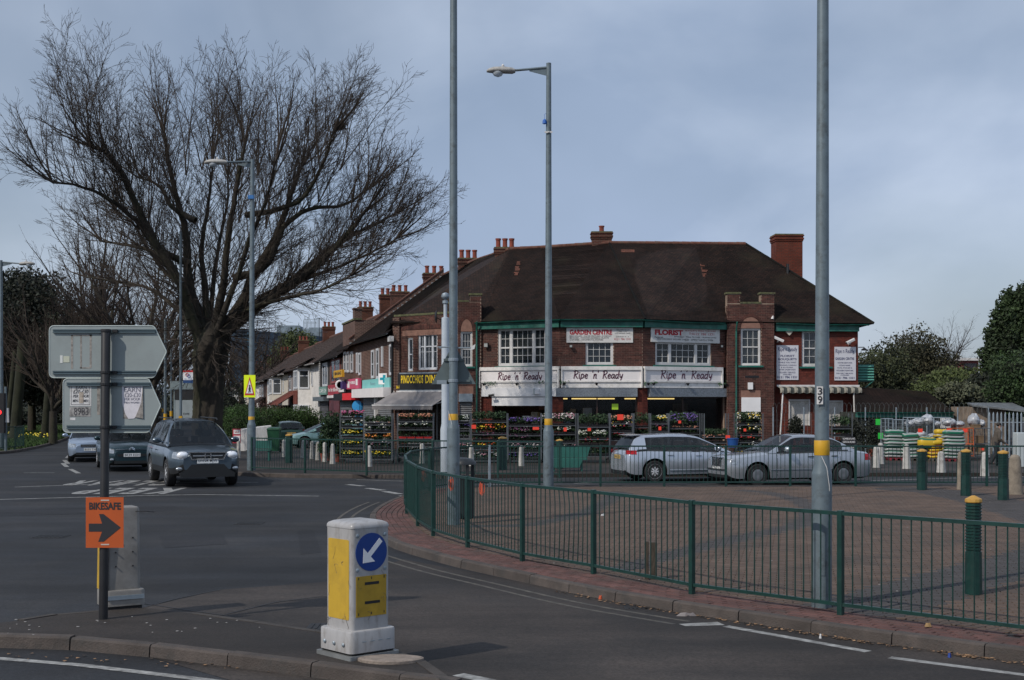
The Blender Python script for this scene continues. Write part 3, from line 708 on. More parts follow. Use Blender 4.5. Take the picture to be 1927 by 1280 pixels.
# soffit boards, gutters
for F in (FA,FB,FC):
    m=MB(); fbox(m,F,0,F.L,.012,.2,Zg-.28,Zg-.02); m.build('soffit_board',gutterg,bldg)
gp=[FA.p(-.1,.28,Zg+.02),FA.p(FA.L*.5,.3,Zg+.05),FB.p(0,.32,Zg+.06),FB.p(FB.L,.32,Zg+.05),FC.p(FC.L*.5,.3,Zg+.0),FC.p(FC.L-.25,.28,Zg+.02)]
gutter(gp,bldg)
# ---- fascia boards and shop fronts
def front(F,u0,u1,pxs,boxm,shut=None):
    m=MB(); fbox(m,F,u0,u1,0,.16,3.62,3.78); fbox(m,F,u0,u1,0,.12,3.08,3.16); b=m.build('fascia_frame',peeling,bldg)
    m=MB(); fbox(m,F,u0+.06,u1-.06,.02,.1,3.16,3.62); m.build('fascia_board',fascia,bldg)
    for u in (u0,u1-.06):
        m=MB(); fbox(m,F,u,u+.06,0,.17,2.84,3.66); m.build('pilaster_cap',peeling,bldg)
    m=MB(); fbox(m,F,u0+.06,u1-.06,.0,.07,2.84,3.08); m.build('lower_board',peeling,bldg)
front(FA,.03,FA.L-.02,None,None); front(FB,.02,FB.L-.02,None,None); front(FC,.02,FC.L-.25,None,None)
# scripted names
for F,(a,b,c,e) in ((FA,(938,700,1022,719)),(FB,(1078,697,1172,717)),(FC,(1240,696,1338,717))):
    u0,u1,z0,z1=F.rect(a,c*0+e-3,b*0+c,b-1) if 0 else F.rect(a,b,c,e)
    script_text(F,"Ripe 'n' Ready",u0,u1,z0+.11,z1-.02,.102,maroon,bldg,.042)
# small spot lights and ivy on the lower board
for F,px in ((FA,915),(FA,977),(FB,1053),(FB,1122),(FC,1198),(FC,1225),(FC,1289),(FC,1362)):
    u=F.U(px); u=min(max(u,.15),F.L-.15); m=MB(); m.tube(F.p(u,.08,3.02),F.p(u,.22,3.0),.018,n=6); m.lathe([(.03,-.05),(.075,.05),(.06,.06)],tuple(F.p(u,.24,2.99)),n=8); m.build('spot_light',blackp,bldg,smooth=40)
ivy=mat('ivy_leaf',(.05,.12,.05),.7,var=.3,scale=9,isl=.3)
m=MB()
for F,px,pz in ((FA,922,3.06),(FA,932,3.05),(FA,1020,3.08),(FB,1048,3.08),(FB,1062,3.06),(FC,1203,3.0),(FC,1210,3.05),(FC,1228,3.06),(FC,1352,3.02),(FC,1362,3.05)):
    for k in range(16):
        u=F.U(px)+rnd.gauss(0,.1); u=min(max(u,.02),F.L-.02); z=pz+rnd.gauss(0,.045); c=F.p(u,.13+rnd.uniform(0,.05),z); r_=rnd.uniform(.02,.045); a=rnd.uniform(0,6)
        m.add([c+Vector((r_*math.cos(a+o),-rnd.uniform(0,.02),r_*math.sin(a+o))) for o in (0,2.1,4.2)],[(0,1,2)])
m.build('ivy_sprays',ivy,bldg,kind='stuff')
# ground floor of FA: white boards, opening, brick piers
m=MB(); fbox(m,FA,.03,FA.L-.1,.0,.09,2.46,2.84); m.build('white_fascia',board,bldg)
m=MB(); fbox(m,FA,FA.U(926),FA.U(1031),-.06,.02,2.04,2.46); m.build('white_shutter_housing',board,bldg)
wall(FA,0,FA.U(926),0,2.46,bm=bricks_r,mm=mortar_d,d=-.03); wall(FA,FA.U(1031),FA.L,0,2.84,bm=bricks_r,mm=mortar_d,d=-.03)
wall(FB,0,.12,0,2.84,bm=bricks_r,mm=mortar_d,d=-.03)
wall(FB,FB.U(1200),FB.L,0,2.84,bm=bricks_r,mm=mortar_d,d=-.03); wall(FC,0,FC.U(1219),0,2.84,bm=bricks_r,mm=mortar_d,d=-.03); wall(FC,FC.U(1364),FC.L,0,2.84,d=-.03)
def shopwin(F,px0,px1,mull):
    u0,u1=F.U(px0),F.U(px1); m=MB(); fbox(m,F,u0,u1,-.1,.16,2.44,2.82); m.build('roller_shutter_box',shutterg,bldg)
    m=MB(); fr=.05
    for a in (u0,u1-fr,F.U(mull)-fr/2): fbox(m,F,a,a+fr,-.22,-.16,.0,2.44)
    fbox(m,F,u0,u1,-.22,-.158,.0,.5); fbox(m,F,u0+fr,u1-fr,-.22,-.161,2.38,2.44); wf=m.build('shop_window',mat('brown_frame',(.05,.025,.02),.5),bldg)
    for a,b in ((u0+fr,F.U(mull)-fr/2),(F.U(mull)+fr/2,u1-fr)):
        m=MB(); fbox(m,F,a,b,-.195,-.185,.5,2.38); m.build('pane',shopglass,wf)
shopwin(FB,1046,1199,1124); shopwin(FC,1220,1364,1289)
# opening of FA, dark shop behind: floor, back wall and lit tubes
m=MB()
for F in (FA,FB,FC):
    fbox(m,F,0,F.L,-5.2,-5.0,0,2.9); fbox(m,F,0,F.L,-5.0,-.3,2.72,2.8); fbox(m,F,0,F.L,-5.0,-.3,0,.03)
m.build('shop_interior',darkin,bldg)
lit=mat('fluorescent_tube',(1,.85,.5),.4,var=0,emit=(1,.72,.25),estr=2.6)
for F,a,b,dd in ((FB,1048,1069,-.7),(FB,1077,1122,-.7),(FB,1080,1160,-1.1),(FB,1178,1199,-.7),(FC,1219,1284,-.7)):
    m=MB(); fbox(m,F,F.U(a),F.U(b),dd-.06,dd+.06,2.33,2.39); m.build('lit_tube',lit,bldg)
# things seen inside the windows
intr=[('fridge_cabinet',(.30,.34,.36),FB,1056,1075,778,800,-.6),('cardboard_box',(.30,.22,.13),FB,1075,1085,770,784,-.8),('paper_poster',(.42,.42,.40),FB,1099,1115,768,784,-.5),
 ('serving_counter',(.16,.18,.19),FB,1084,1120,783,820,-1.4),('stacked_goods',(.25,.16,.10),FC,1320,1362,775,820,-2.0),('foliage_display',(.03,.07,.03),FC,1328,1358,790,812,-1.2),
 ('pale_crate',(.42,.38,.3),FA,972,985,776,800,-1.5),('inner_brick_pier',(.16,.07,.05),FA,985,1020,764,772,-1.6),('white_carton',(.6,.6,.57),FA,974,988,783,793,-.5),('white_carton',(.55,.55,.5),FA,976,986,803,813,-.5),('wooden_stand',(.22,.15,.1),FC,1335,1355,760,775,-2.6)]
for nm,c,F,a,b,y0,y1,dd in intr:
    m=MB(); u0,u1,z0,z1=F.rect(a,y0,b,y1); fbox(m,F,u0,u1,dd-.4,dd,max(z0,.04),z1); m.build(nm,mat('in_'+nm,c,.7,var=.2,scale=4),bldg)
m=MB(); u0,u1,z0,z1=FB.rect(1152,760,1164,771); fbox(m,FB,u0,u1,-.184,-.178,z0,z1); m.build('window_card',mat('lime_card',(.55,.85,.05),.6,var=.03),bldg)
# lamp box, camera on white board
m=MB(); u=FA.U(1013); fbox(m,FA,u-.1,u+.12,.09,.2,2.56,2.78); m.build('alarm_box',board,bldg); m=MB(); fbox(m,FA,u-.13,u-.1,.09,.19,2.55,2.8); m.build('alarm_trim',gutterg,bldg)
m=MB(); u=FA.U(930); m.tube(FA.p(u,.1,2.56),FA.p(u+.02,.3,2.52),.03,n=8); m.tube(FA.p(u-.12,.3,2.5),FA.p(u+.12,.3,2.53),.05,n=8); m.build('camera',blackp,bldg,smooth=40)
# floodlights
for F,px,py,s in ((FA,918,650,.22),(FB,1074,652,.13),(FC,1354,652,.12)):
    u=F.U(px); z=F.Z(px,py); u=max(u,.15); m=MB(); fbox(m,F,u-s/2,u+s/2,.1,.2,z-s*.45,z+s*.45); fbox(m,F,u-.02,u+.02,0,.1,z-s*.6,z-s*.4); o=m.build('flood_light',blackp,bldg)
    m=MB(); fbox(m,F,u-s*.4,u+s*.4,.2,.207,z-s*.36,z+s*.36); m.build('lens',mat('lamp_lens',(.35,.36,.35),.2,var=.2),o)
# signs above windows
def sign_garden():
    u0,u1,z0,z1=FB.rect(1066,617,1191,645); t=thing('garden_centre_sign','wide white GARDEN CENTRE board with red lettering above the small middle window','sign',tuple(FB.p(u0,.02,z0)))
    m=MB(); fbox(m,FB,u0,u1,.013,.06,z0,z1); m.build('board',mat('sign_white',(.66,.65,.63),.5,var=.03,dirt=(.45,.43,.4),dscale=2),t)
    R_=lambda a,b,c,e:FB.rect(1050+a/6.022,605+b/6.026,1050+c/6.022,605+e/6.026)
    for s,bx,m_,bo in (('GARDEN CENTRE',(132,93,612,152),redletter,.045),('BIRD HOUSES - WATER FEATURES - COMPOST',(132,160,606,176),blackletter,.0),('BENCHES - WOODEN BARRELS - PLANTS',(132,180,576,196),blackletter,0),('CHIP BARK - ORNAMENTAL STATUES',(132,201,510,217),blackletter,0),
      ('OPEN MON-FRI SAT',(655,92,810,104),blackletter,0),('9 AM - 6 PM',(690,108,775,120),blackletter,0),('LATE OPENING THURS',(645,128,818,142),blackletter,0),('SUNDAY 9 - 4',(660,168,800,180),blackletter,0),('0121 786 1331',(636,190,822,213),redletter,.0)):
        text(FB,s,*R_(*bx),.062,m_,t,bold=bo)
sign_garden()
def sign_florist():
    u0,u1,z0,z1=FC.rect(1224,617,1353,645); t=thing('florist_sign','wide white FLORIST board with red lettering above the three light window','sign',tuple(FC.p(u0,.02,z0)))
    m=MB(); fbox(m,FC,u0,u1,.013,.06,z0,z1); m.build('board',MATS['sign_white'],t)
    R_=lambda a,b,c,e:FC.rect(1050+a/6.022,605+b/6.026,1050+c/6.022,605+e/6.026)
    for s,bx,m_,bo in (('FLORIST',(1090,95,1408,157),redletter,.055),('BOUQUETS WHILE YOU WAIT',(1436,100,1782,122),redletter,0),('T:0121 786 1331',(1475,132,1760,158),redletter,0),('Funerals',(1088,168,1185,190),blackletter,0),('Birthdays - New Arrivals - Anniversaries',(1310,170,1785,192),blackletter,0),('FREE DELIVERY WITHIN 3 MILES - OPEN 7 DAYS A WEEK',(1115,198,1752,217),blackletter,0)):
        text(FC,s,*R_(*bx),.062,m_,t,bold=bo)
sign_florist()
# ---- the tower on the right (projects from the wall) and red section
FT=Facet(FR.p(0,.22,0)[:2],FR.p(2.12,.22,0)[:2]); 
FT=Facet((9.78,60.35),(11.92,60.42))
u0,u1=FT.U(1394),FT.U(1432); zt0=PZ(567,60.4)
hT=[(u0,u1,FT.Z(1413,688),FT.Z(1413,618)),(u0,u1,-.01,FT.Z(1413,772))]
wall(FT,0,FT.L,0,7.05-.35,hT,indiv=.12,th=.45)
for a,b in ((0,.58),(FT.L-.6,FT.L)):
    wall(FT,a,b,6.7,7.12,th=.45); m=MB(); fbox(m,FT,a-.05,b+.05,-.5,.05,7.12,7.2); m.build('coping',coping,bldg)
m=MB(); fbox(m,FT,.58,FT.L-.6,-.48,.03,6.68,6.76); m.build('coping',coping,bldg)
# flanks of tower
for A,B in (((9.78,63.2),(9.78,60.352)),((11.92,60.422),(11.92,63.2))):
    Fs=Facet(A,B); wall(Fs,0,Fs.L-.0,0 if B[0]>9.8 or 1 else 5,6.6,th=.2)
archwin(FT,1394,1431,597,618,688,bldg,rows=4,cols=3,curt=(curtain,.1))
m=MB(); u_0,u_1,z_0,z_1=FT.rect(1394,735,1431,748); fbox(m,FT,u_0,u_1,-.02,.02,z_0,z_1); m.build('stone_lintel',pinkst,bldg)
m=MB(); u_0,u_1,z_0,z_1=FT.rect(1395,748,1431,775); fbox(m,FT,u_0,u_1,.0,.045,z_0,z_1); m.build('white_board',board,bldg)
m=MB(); u_0,u_1,z_0,z_1=FT.rect(1407,720,1416,733); fbox(m,FT,u_0,u_1,.0,.12,z_0,z_1); m.build('alarm_box',board,bldg)
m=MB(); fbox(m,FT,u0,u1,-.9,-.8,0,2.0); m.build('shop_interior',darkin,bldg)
# dark brick vent
m=MB(); u_0,u_1,z_0,z_1=FT.rect(1402,707,1428,711); fbox(m,FT,u_0,u_1,.005,.02,z_0,z_1); m.build('vent_strip',blackp,bldg)
uR=FR.U(1458)
hR=[FR.rect(1509,621,1561,690),FR.rect(1484,752,1524,801),FR.rect(1553,754,1586,801)]
wall(FR,uR,FR.L,0,Zg,hR,bm=bricks_r,mm=mortar_d)
window(FR,1509,621,1561,690,[(1,4)],bldg,rows=4,top=.5,curt=(curtain,.1),sill=gutterg,fr=.1)
for h in hR[1:]:
    m=MB(); fbox(m,FR,h[0],h[1],-.12,-.05,h[2],h[3]); o=m.build('boarded_window',mat('dusty_board',(.52,.50,.47),.6,var=.15,scale=3,dirt=(.36,.33,.28),dscale=2),bldg)
    m=MB(); 
    for a,b,c,e in ((h[0],h[0]+.05,h[2],h[3]),(h[1]-.05,h[1],h[2],h[3]),(h[0]+.05,h[1]-.05,h[3]-.05,h[3])): fbox(m,FR,a,b,-.1,.03,c,e)
    m.build('frame',whitep,o)
m=MB(); fbox(m,FR,uR,FR.L,.012,.2,Zg-.34,Zg-.04); m.build('soffit_board',gutterg,bldg)
gutter([FR.p(uR-.02,.28,Zg+.03),FR.p((uR+FR.L)/2,.3,Zg-.03),FR.p(FR.L+.42,.3,Zg-.02)],bldg)
# side and back walls
Fs=Facet(P5,(16.2,70)); bw=brickmat('brick_wall_red',(.12,.03,.02),(.09,.025,.017),(.10,.045,.033))
bwb=brickmat('brick_wall_brown',(.10,.038,.028),(.06,.026,.021),(.24,.175,.14))
m=MB(); fbox(m,Fs,.02,Fs.L,-.25,0,0,Zg); fbox(m,Facet((16.2,70),(-5,70)),0,21,-.25,0,0,Zg); m.build('wall',bw,bldg,uv=True)
# striped awning and its posts
aw=thing('striped_awning','short wavy black and cream striped awning across the red brick end wall','awning',tuple(FR.p(uR+.1,.1,3.0)))
z=FR.Z(1540,727); m=MB(); fbox(m,FR,FR.U(1461),FR.L+.05,.0,.1,z-.02,z+.06); m.build('rail',whitep,aw)
stA=mat('awning_cream',(.28,.26,.21),.8,var=.1); stB=mat('awning_black',(.04,.045,.04),.8,var=.1)
n=46; ua,ub=FR.U(1462),FR.L
def aw_ring(i):
    u=ua+(ub-ua)*i/n; s_=math.sin(i*math.pi/2*1.0); return [FR.p(u,.08,z-.02),FR.p(u,.55,z-.09),FR.p(u,.6+.03*s_,z-.2),FR.p(u,.6+.03*s_,z-.32+.035*math.sin(i*1.571))]
m=MB()
for i in range(n):
    a,b=aw_ring(i),aw_ring(i+1)
    for k in range(3): m.add([a[k],b[k],b[k+1],a[k+1]],[(0,1,2,3)],(i//2)%2)
m.build('canopy',[stA,stB],aw)
m=MB(); m.tube(FR.p(ua+.15,.5,z-.25),FR.p(ua-.1,.9,.4),.035,n=8); m.tube(FR.p(ub-.35,.5,z-.25),FR.p(ub-.35,.7,.0),.035,n=8); m.build('support_pole',whitep,aw)
# boards on the red wall
def wallboard(F,box,label,lines,zoom):
    u0,u1,z0,z1=F.rect(*box); t=thing('wall_sign',label,'sign',tuple(F.p(u0,.02,z0))); m=MB(); fbox(m,F,u0,u1,.013,.05,z0,z1); m.build('board',mat('sign_bluewhite',(.60,.60,.64),.45,var=.03),t)
    for s,(a,b,c,e),m_,bo in lines:
        text(F,s,*F.rect(1440+a/9.142,600+b/9.142,1440+c/9.142,600+e/9.142),.052,m_,t,bold=bo)
navy=mat('navy_letter',(.05,.05,.12),.6,var=0)
wallboard(FR,(1461,650,1502,715),'tall white florist bouquets board on the red wall beside the tower','''Ripe|215,490,545,580;FLORIST|258,622,498,658;BOUQUETS|220,678,535,720;WHILE YOU WAIT|222,740,530,765;WEDDINGS, FUNERALS|220,790,530,812;& ALL FLORAL|268,826,475,848;WORK UNDERTAKEN|232,865,515,888;DELIVERY SERVICE|228,912,515,938;AVAILABLE|298,948,445,970;0121 786 1331|200,985,540,1025'''.split(';') and
 [(a.split('|')[0],tuple(float(x) for x in a.split('|')[1].split(',')),navy,.02 if i in (1,2,9) else .005) for i,a in enumerate('''Ripe n Ready|215,490,545,580;FLORIST|258,622,498,658;BOUQUETS|220,678,535,720;WHILE YOU WAIT|222,740,530,765;WEDDINGS, FUNERALS|220,790,530,812;& ALL FLORAL|268,826,475,848;WORK UNDERTAKEN|232,865,515,888;DELIVERY SERVICE|228,912,515,938;AVAILABLE|298,948,445,970;0121 786 1331|200,985,540,1025'''.split(';'))],9)
wallboard(FR,(1570,653,1610,716),'tall white garden centre board on the red wall next to the building corner',
 [(a.split('|')[0],tuple(float(x) for x in a.split('|')[1].split(',')),navy,.02 if i in (1,6) else .005) for i,a in enumerate('''Ripe n Ready|1205,520,1525,615;GARDEN CENTRE|1200,665,1525,710;WATER FEATURES|1238,748,1490,770;STONE WARE|1268,792,1455,815;POTS, STATUES &|1236,836,1490,860;WOODEN FURNITURE|1218,880,1508,904;0121 786 1331|1196,1000,1528,1035;DELIVERY SERVICES|1220,930,1505,950;AVAILABLE|1290,960,1438,980'''.split(';'))],9)
# cctv cameras, floodlight, junction box
def cctv(F,px,py,label,ang,L=.42,parent=None):
    u=F.U(px); z=F.Z(px,py); o=F.p(u,0,z); t=thing('security_camera',label,'camera',tuple(o)); m=MB()
    m.tube(F.p(u,0,z-.14),F.p(u,.2,z-.1),.03,n=8); m.tube(F.p(u,.2,z-.12),F.p(u,.22,z),.035,n=8); m.build('bracket',whitep,t,smooth=40)
    a=F.p(u-.5*L*math.cos(ang),.22,z+.5*L*math.sin(ang)); b=F.p(u+.5*L*math.cos(ang),.3,z-.5*L*math.sin(ang)); m=MB(); d_=(b-a).normalized(); s_=d_.cross(Vector((0,0,1))).normalized(); up=s_.cross(d_)
    rg=lambda c,k:[c+s_*x*k+up*y*k for x,y in ((-.06,-.05),(.06,-.05),(.065,.03),(.04,.07),(-.04,.07),(-.065,.03))]
    m.loft([rg(a,1),rg(b,1)]); m.build('housing',whitep,t,smooth=30); m=MB(); m.loft([rg(b-d_*.01,.75),rg(b+d_*.01,.7)]); m.build('lens',glassd,t)
    return t
cctv(FR,1462,639,'white security camera on the red wall left of the upstairs window, pointing right',R(25),.5)
cctv(FR,1597,643,'white security camera near the right corner of the red wall, pointing left',R(180+25)*-1+R(0),.42)
cctv(FR,1441+10,598,'small white camera at the right foot of the brick tower, below the roof',R(100),.2)
cctv(FC,1372,585,'small camera on the left flank of the brick tower beside the roof',R(70),.26)
m=MB(); u=FR.U(1484); z=FR.Z(1484,626); m.loft([[FR.p(u+a,d_,z+b) for a,b in ((-.15,.1),(.15,.1),(.15,.02),(.02,-.13),(-.02,-.13),(-.15,.02))] for d_ in (.0,.14)][::-1]); tag(m.build('sensor_box',mat('warm_white',(.6,.54,.44),.5)),'cream security light with wedge shape high on the red wall','light')
# downpipes
def downpipe(F,px,z0,z1,d=.08,m_=None):
    u=F.U(px); m=MB(); m.path([F.p(u,.26,z1+.05),F.p(u,.22,z1-.05),F.p(u,d,z1-.35),F.p(u,d,z0)],.04,8); m.build('downpipe',m_ or gutterg,bldg,smooth=40)
downpipe(FT,1385,0,Zg,.07); 
# ---- left pier with arch window, and the diner facade
hL=[(FL.U(867),FL.U(889),FL.Z(878,690),FL.Z(878,624)),(FL.U(865),FL.U(888),-.01,FL.Z(878,742))]
FLf=Facet((-2.45,60.2),(-1.40,60.25)); 
wall(FLf,0,FLf.L,0,6.75,[(FLf.U(867),FLf.U(889),FLf.Z(878,690),FLf.Z(878,624)),(FLf.U(865),FLf.U(888),-.01,FLf.Z(878,742))],indiv=.12,th=.35)
archwin(FLf,867,889,601,624,690,bldg,rows=4,cols=3,curt=(mat('lace',(.55,.56,.58),.9,var=.35,scale=7),.35))
wall(FLf,FLf.L-.5,FLf.L,6.75,7.05,th=.5); m=MB(); fbox(m,FLf,FLf.L-.56,FLf.L+.05,-.56,.05,7.05,7.14); m.build('coping',coping,bldg)
m=MB(); fbox(m,FLf,-.05,FLf.L-.56,-.4,.03,6.75,6.82); m.build('coping',coping,bldg)
Fs=Facet((-1.40,60.252),(-1.40,62.8)); wall(Fs,.0,Fs.L,5.0,6.7,th=.2)
u_0,u_1,z_0,z_1=FLf.rect(864,727,891,742); m=MB(); fbox(m,FLf,u_0,u_1,.0,.03,z_0,z_1); m.build('stone_lintel',pinkst,bldg)
u_0,u_1,z_0,z_1=FLf.rect(863,741,889,756); m=MB(); fbox(m,FLf,u_0,u_1,-.1,.1,z_0,z_1); m.build('shutter_housing',galv,bldg)
def shutter(F,u0,u1,z0,z1,d,parent,m_):
    n=max(3,int((z1-z0)/.09)); s=MB()
    for i in range(n):
        a=z0+(z1-z0)*i/n; b=z0+(z1-z0)*(i+1)/n
        s.loft([[F.p(u,d-.02,a),F.p(u,d,a+.004),F.p(u,d+.02,(a+b)/2),F.p(u,d,b-.004),F.p(u,d-.02,b)] for u in (u0,u1)])
    return s.build('roller_shutter',m_,parent)
shm=mat('shutter_metal',(.20,.205,.21),.5,metal=.3,var=.15,scale=3,dirt=(.18,.17,.16),dscale=2)
shutter(FLf,u_0,u_1,0,z_0,-.05,bldg,shm)
downpipe(FLf,897,0,Zg,.07)
zL=6.25
hP=[FP.rect(787,628,823,696),FP.rect(767,636,777,698)]
wall(FP,0,FP.L,3.55,zL,hP,indiv=.1)
m=MB(); fbox(m,FP,-.02,FP.L,-.3,.04,zL,zL+.09); m.build('coping',coping,bldg)
wall(FP,FP.U(845),FP.L,zL+.09,zL+.45); m=MB(); fbox(m,FP,FP.U(845)-.05,FP.L,-.32,.05,zL+.45,zL+.53); m.build('coping',coping,bldg)
m=MB(); u_0,u_1,z_0,z_1=FP.rect(758,620,842,631); fbox(m,FP,u_0,u_1,0,.02,z_0,z_1); m.build('rendered_band',pinkst,bldg)
m=MB(); uu=FP.U(757)
k=0
while uu<FP.U(845): fbox(m,FP,uu,uu+.063,0,.05,z_1+.01,z_1+.2); uu+=.075
m.build('soldier_course',bricks_m,bldg,kind='stuff')
window(FP,787,628,823,696,[(1,2),(1.6,2),(.9,1)],bldg,rows=2,fm=pvc,top=.66,curt=(MATS['lace'],0),fr=.07)
window(FP,767,636,777,698,[(1,1)],bldg,rows=2,fm=pvc,top=.5,curt=(MATS['lace'],0),fr=.06)
m=MB(); fbox(m,FP,-.02,.42,0,.12,0,6.2); m.build('end_pier',bwb,bldg,uv=True)
# diner sign + awning
t=thing('diner_sign','black fascia sign reading PINOCCHIOS DINER in tall yellow letters','sign',tuple(FP.p(.5,0,2.7)))
u_0,u_1=.28,FP.L-.1; z0s,z1s=FP.Z(790,736),FP.Z(790,701); m=MB(); fbox(m,FP,u_0,u_1,0,.12,z0s,z1s); m.build('frame',galv,t)
m=MB(); fbox(m,FP,u_0+.05,u_1-.05,.12,.128,z0s+.06,z1s-.06); m.build('panel',blackp,t)
yl=mat('yellow_letter',(.9,.62,.02),.5,var=0)
a,b,c,e=FP.rect(759,706,850,726); 
text(FP,'PINOCCHIOS',FP.U(758.5),FP.U(800),z0s+.36,z1s-.13,.132,yl,t,bold=.02,spacing=1.08); text(FP,'DINER',FP.U(804),FP.U(836),z0s+.36,z1s-.13,.132,yl,t,bold=.02,spacing=1.08)
text(FP,'361',FP.U(749),FP.U(755),z0s+.12,z0s+.26,.132,yl,t,bold=.01)
aw=thing('diner_awning','pulled out grey fabric awning with scalloped edge over the diner front','awning',tuple(FP.p(.3,0,2.6)))
awm=mat('awning_grey',(.24,.225,.225),.8,var=.1,scale=3,dirt=(.19,.175,.17),dscale=1.5)
ua,ub=FP.U(743)+.05,FP.L-.15; zt=z0s-.04; out_=1.5; m=MB(); fbox(m,FP,ua,ub,0,.14,zt-.05,zt+.06); m.build('cassette',whitep,aw)
zo=zt-.62; m=MB(); m.loft([[FP.p(ua,.14,zt),FP.p(ub,.14,zt),FP.p(ub,out_,zo),FP.p(ua,out_,zo)],[FP.p(ua,.14,zt-.012),FP.p(ub,.14,zt-.012),FP.p(ub,out_,zo-.012),FP.p(ua,out_,zo-.012)]]); m.build('canopy',awm,aw)
m=MB(); fbox(m,FP,ua,ub,out_,out_+.05,zo-.03,zo+.03); m.build('front_bar',whitep,aw)
m=MB(); n=34
for i in range(n):
    a=ua+(ub-ua)*i/n; b=ua+(ub-ua)*(i+1)/n; pts=[FP.p(a,out_+.03,zo-.03)]+[FP.p(a+(b-a)*(.5-.5*math.cos(x)),out_+.03,zo-.16-.05*math.sin(x)) for x in (0,.78,1.57,2.35,3.14)]+[FP.p(b,out_+.03,zo-.03)]
    m.add(pts,[tuple(range(len(pts)))]); m.add([p+Vector((.004,.01,0)) for p in pts],[tuple(range(len(pts)))[::-1]])
m.build('valance',awm,aw)
for u in (ua+.3,ub-.3):
    m=MB(); m.tube(FP.p(u,.1,zt-.3),FP.p(u+.1,.8,zt-.5),.025,n=6); m.tube(FP.p(u+.1,.8,zt-.5),FP.p(u,out_,zo),.025,n=6); m.build('folding_arm',whitep,aw)
wall(FP,.42,.75,0,2.7); wall(FP,FP.L-.35,FP.L,0,2.7)
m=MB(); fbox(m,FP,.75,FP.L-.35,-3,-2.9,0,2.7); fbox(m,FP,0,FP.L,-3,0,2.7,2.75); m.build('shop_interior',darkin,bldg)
m=MB()
for u in (.8,1.4,2.0,2.6,3.2): fbox(m,FP,u,u+.05,-.2,-.14,0,2.66)
fbox(m,FP,.75,FP.L-.35,-.2,-.13,2.6,2.7); fbox(m,FP,.75,FP.L-.35,-.2,-.13,0,.4); wf=m.build('shop_window',mat('grey_frame',(.2,.2,.2),.5),bldg)
for u in (.85,1.45,2.05,2.65): m=MB(); fbox(m,FP,u,u+.55,-.17,-.165,.4,2.6); m.build('pane',shopglass,wf)
# satellite dish by the diner parapet
m=MB(); c=FP.p(FP.U(832),.5,6.1); m.lathe([(.02,.0),(.2,.03),(.3,.09),(.31,.1)],tuple(c),n=16,axis='x'); m.tube(c,FP.p(FP.U(836),0,5.9),.02,n=6); tag(m.build('satellite_dish',blackp,smooth=40),'small dark satellite dish on the parapet above the diner','satellite dish')
# ---- roof of the main parade
O=.34
def ev(F,u,z=Zg+.06,o=O): return F.p(u,o,z)
RZ=9.75
RL=lambda Y,z=9.62:(15.76-.255*Y,Y,z)
R0=(-3.1,78,RZ);Ra=(-.1,65.4,9.74);Rb=(1.4,65.0,RZ+.02);R2=(4.7,64.2,9.9);R3=(11.3,64.3,9.86);R4=(12,66,9.8)
eP1=ev(FA,FA.L).lerp(ev(FB,0),.5); eP2=ev(FB,FB.L).lerp(ev(FC,0),.5); eL=Vector((-1.35,60.2,Zg+.08)); eR=Vector((16.5,60.6,Zg+.02)); eR2=Vector((16.9,69,Zg+.02)); eT=FR.p(uR-.05,.34,Zg+.06)
eC=FC.p(FC.L,.34,Zg+.06)
roof(eL,eP1,Rb,Ra,tilem,bldg); roof(eP1,eP2,R2,R2,tilered if 0 else tilem,bldg); roof(eP1,eP1,R2,Rb,tilem,bldg)
Rx=(9.0,64.25,9.88); roof(eP2,eC,Rx,R2,tilem,bldg); roof(eC,eR,R3,Rx,tilem,bldg); roof(eR,eR2,R4,R3,tilem,bldg)
eN=Vector((-5.7,62.7,5.95)); roof(eN,eL,Ra,RL(68.5),tilem,bldg)
roof((-6.3,65.2,5.5),eN,RL(68.5),RL(70.2),tilem,bldg)
# rear slopes
roof(eR2,(-1,72.5,5.8),(4.7,64.4,9.88),R4,tilem,bldg); roof((-1,72.5,5.8),(2.5,80,5.8),RL(70.2),Ra,tilem,bldg); roof((-1,72.5,5.8),(-1,72.5,5.8),Ra,R2,tilem,bldg)
for a,b in ((Ra,Rb),(Rb,R2),(R2,R3),(RL(70.2),Ra)): ridge(a,b,bldg,r=.1)
ridge(R3,eR,bldg,MATS['roof_tiles'],r=.07); ridge(R2,eP2,bldg,MATS['roof_tiles'],r=.06)
# patches of newer red tiles lying in the slope
def patch(A,B,C,D,u0,u1,v0,v1,n=14):
    A,B,C,D=map(Vector,(A,B,C,D)); nr=(B-A).cross(D-A).normalized(); nr=nr if nr.z>0 else -nr; m=MB(); r_=random.Random(5)
    k=int((v1-v0)*(D-A).length/.105)
    for i in range(k):
        v=v0+(v1-v0)*i/k; vv=v0+(v1-v0)*(i+1)/k; s0=u0+(u1-u0)*(r_.uniform(.0,.25)+.12*(1-i/k)); s1=u1-(u1-u0)*(r_.uniform(0,.3)*(1-.3*i/k))
        if r_.random()<.12: continue
        P=lambda u,w:(A.lerp(B,u)).lerp(D.lerp(C,u),w)
        m.add([P(s0,v)+nr*.03,P(s1,v)+nr*.03,P(s1,vv)+nr*.028,P(s0,vv)+nr*.028,P(s0,v),P(s1,v)],[(0,1,2,3),(4,5,1,0)])
    m.build('red_tile_patch',tilered,bldg,uv=True)
patch(eL,eP1,Rb,Ra,.28,.42,.60,.80); patch(eP2,eC,Rx,R2,.72,.98,.55,.72); patch(eP2,eC,Rx,R2,.0,.3,.86,.9)
# vent pipe on the roof
m=MB(); m.tube((13.05,62.9,7.6),(13.05,62.9,8.75),.07,n=8); m.build('vent_pipe',blackp,bldg)
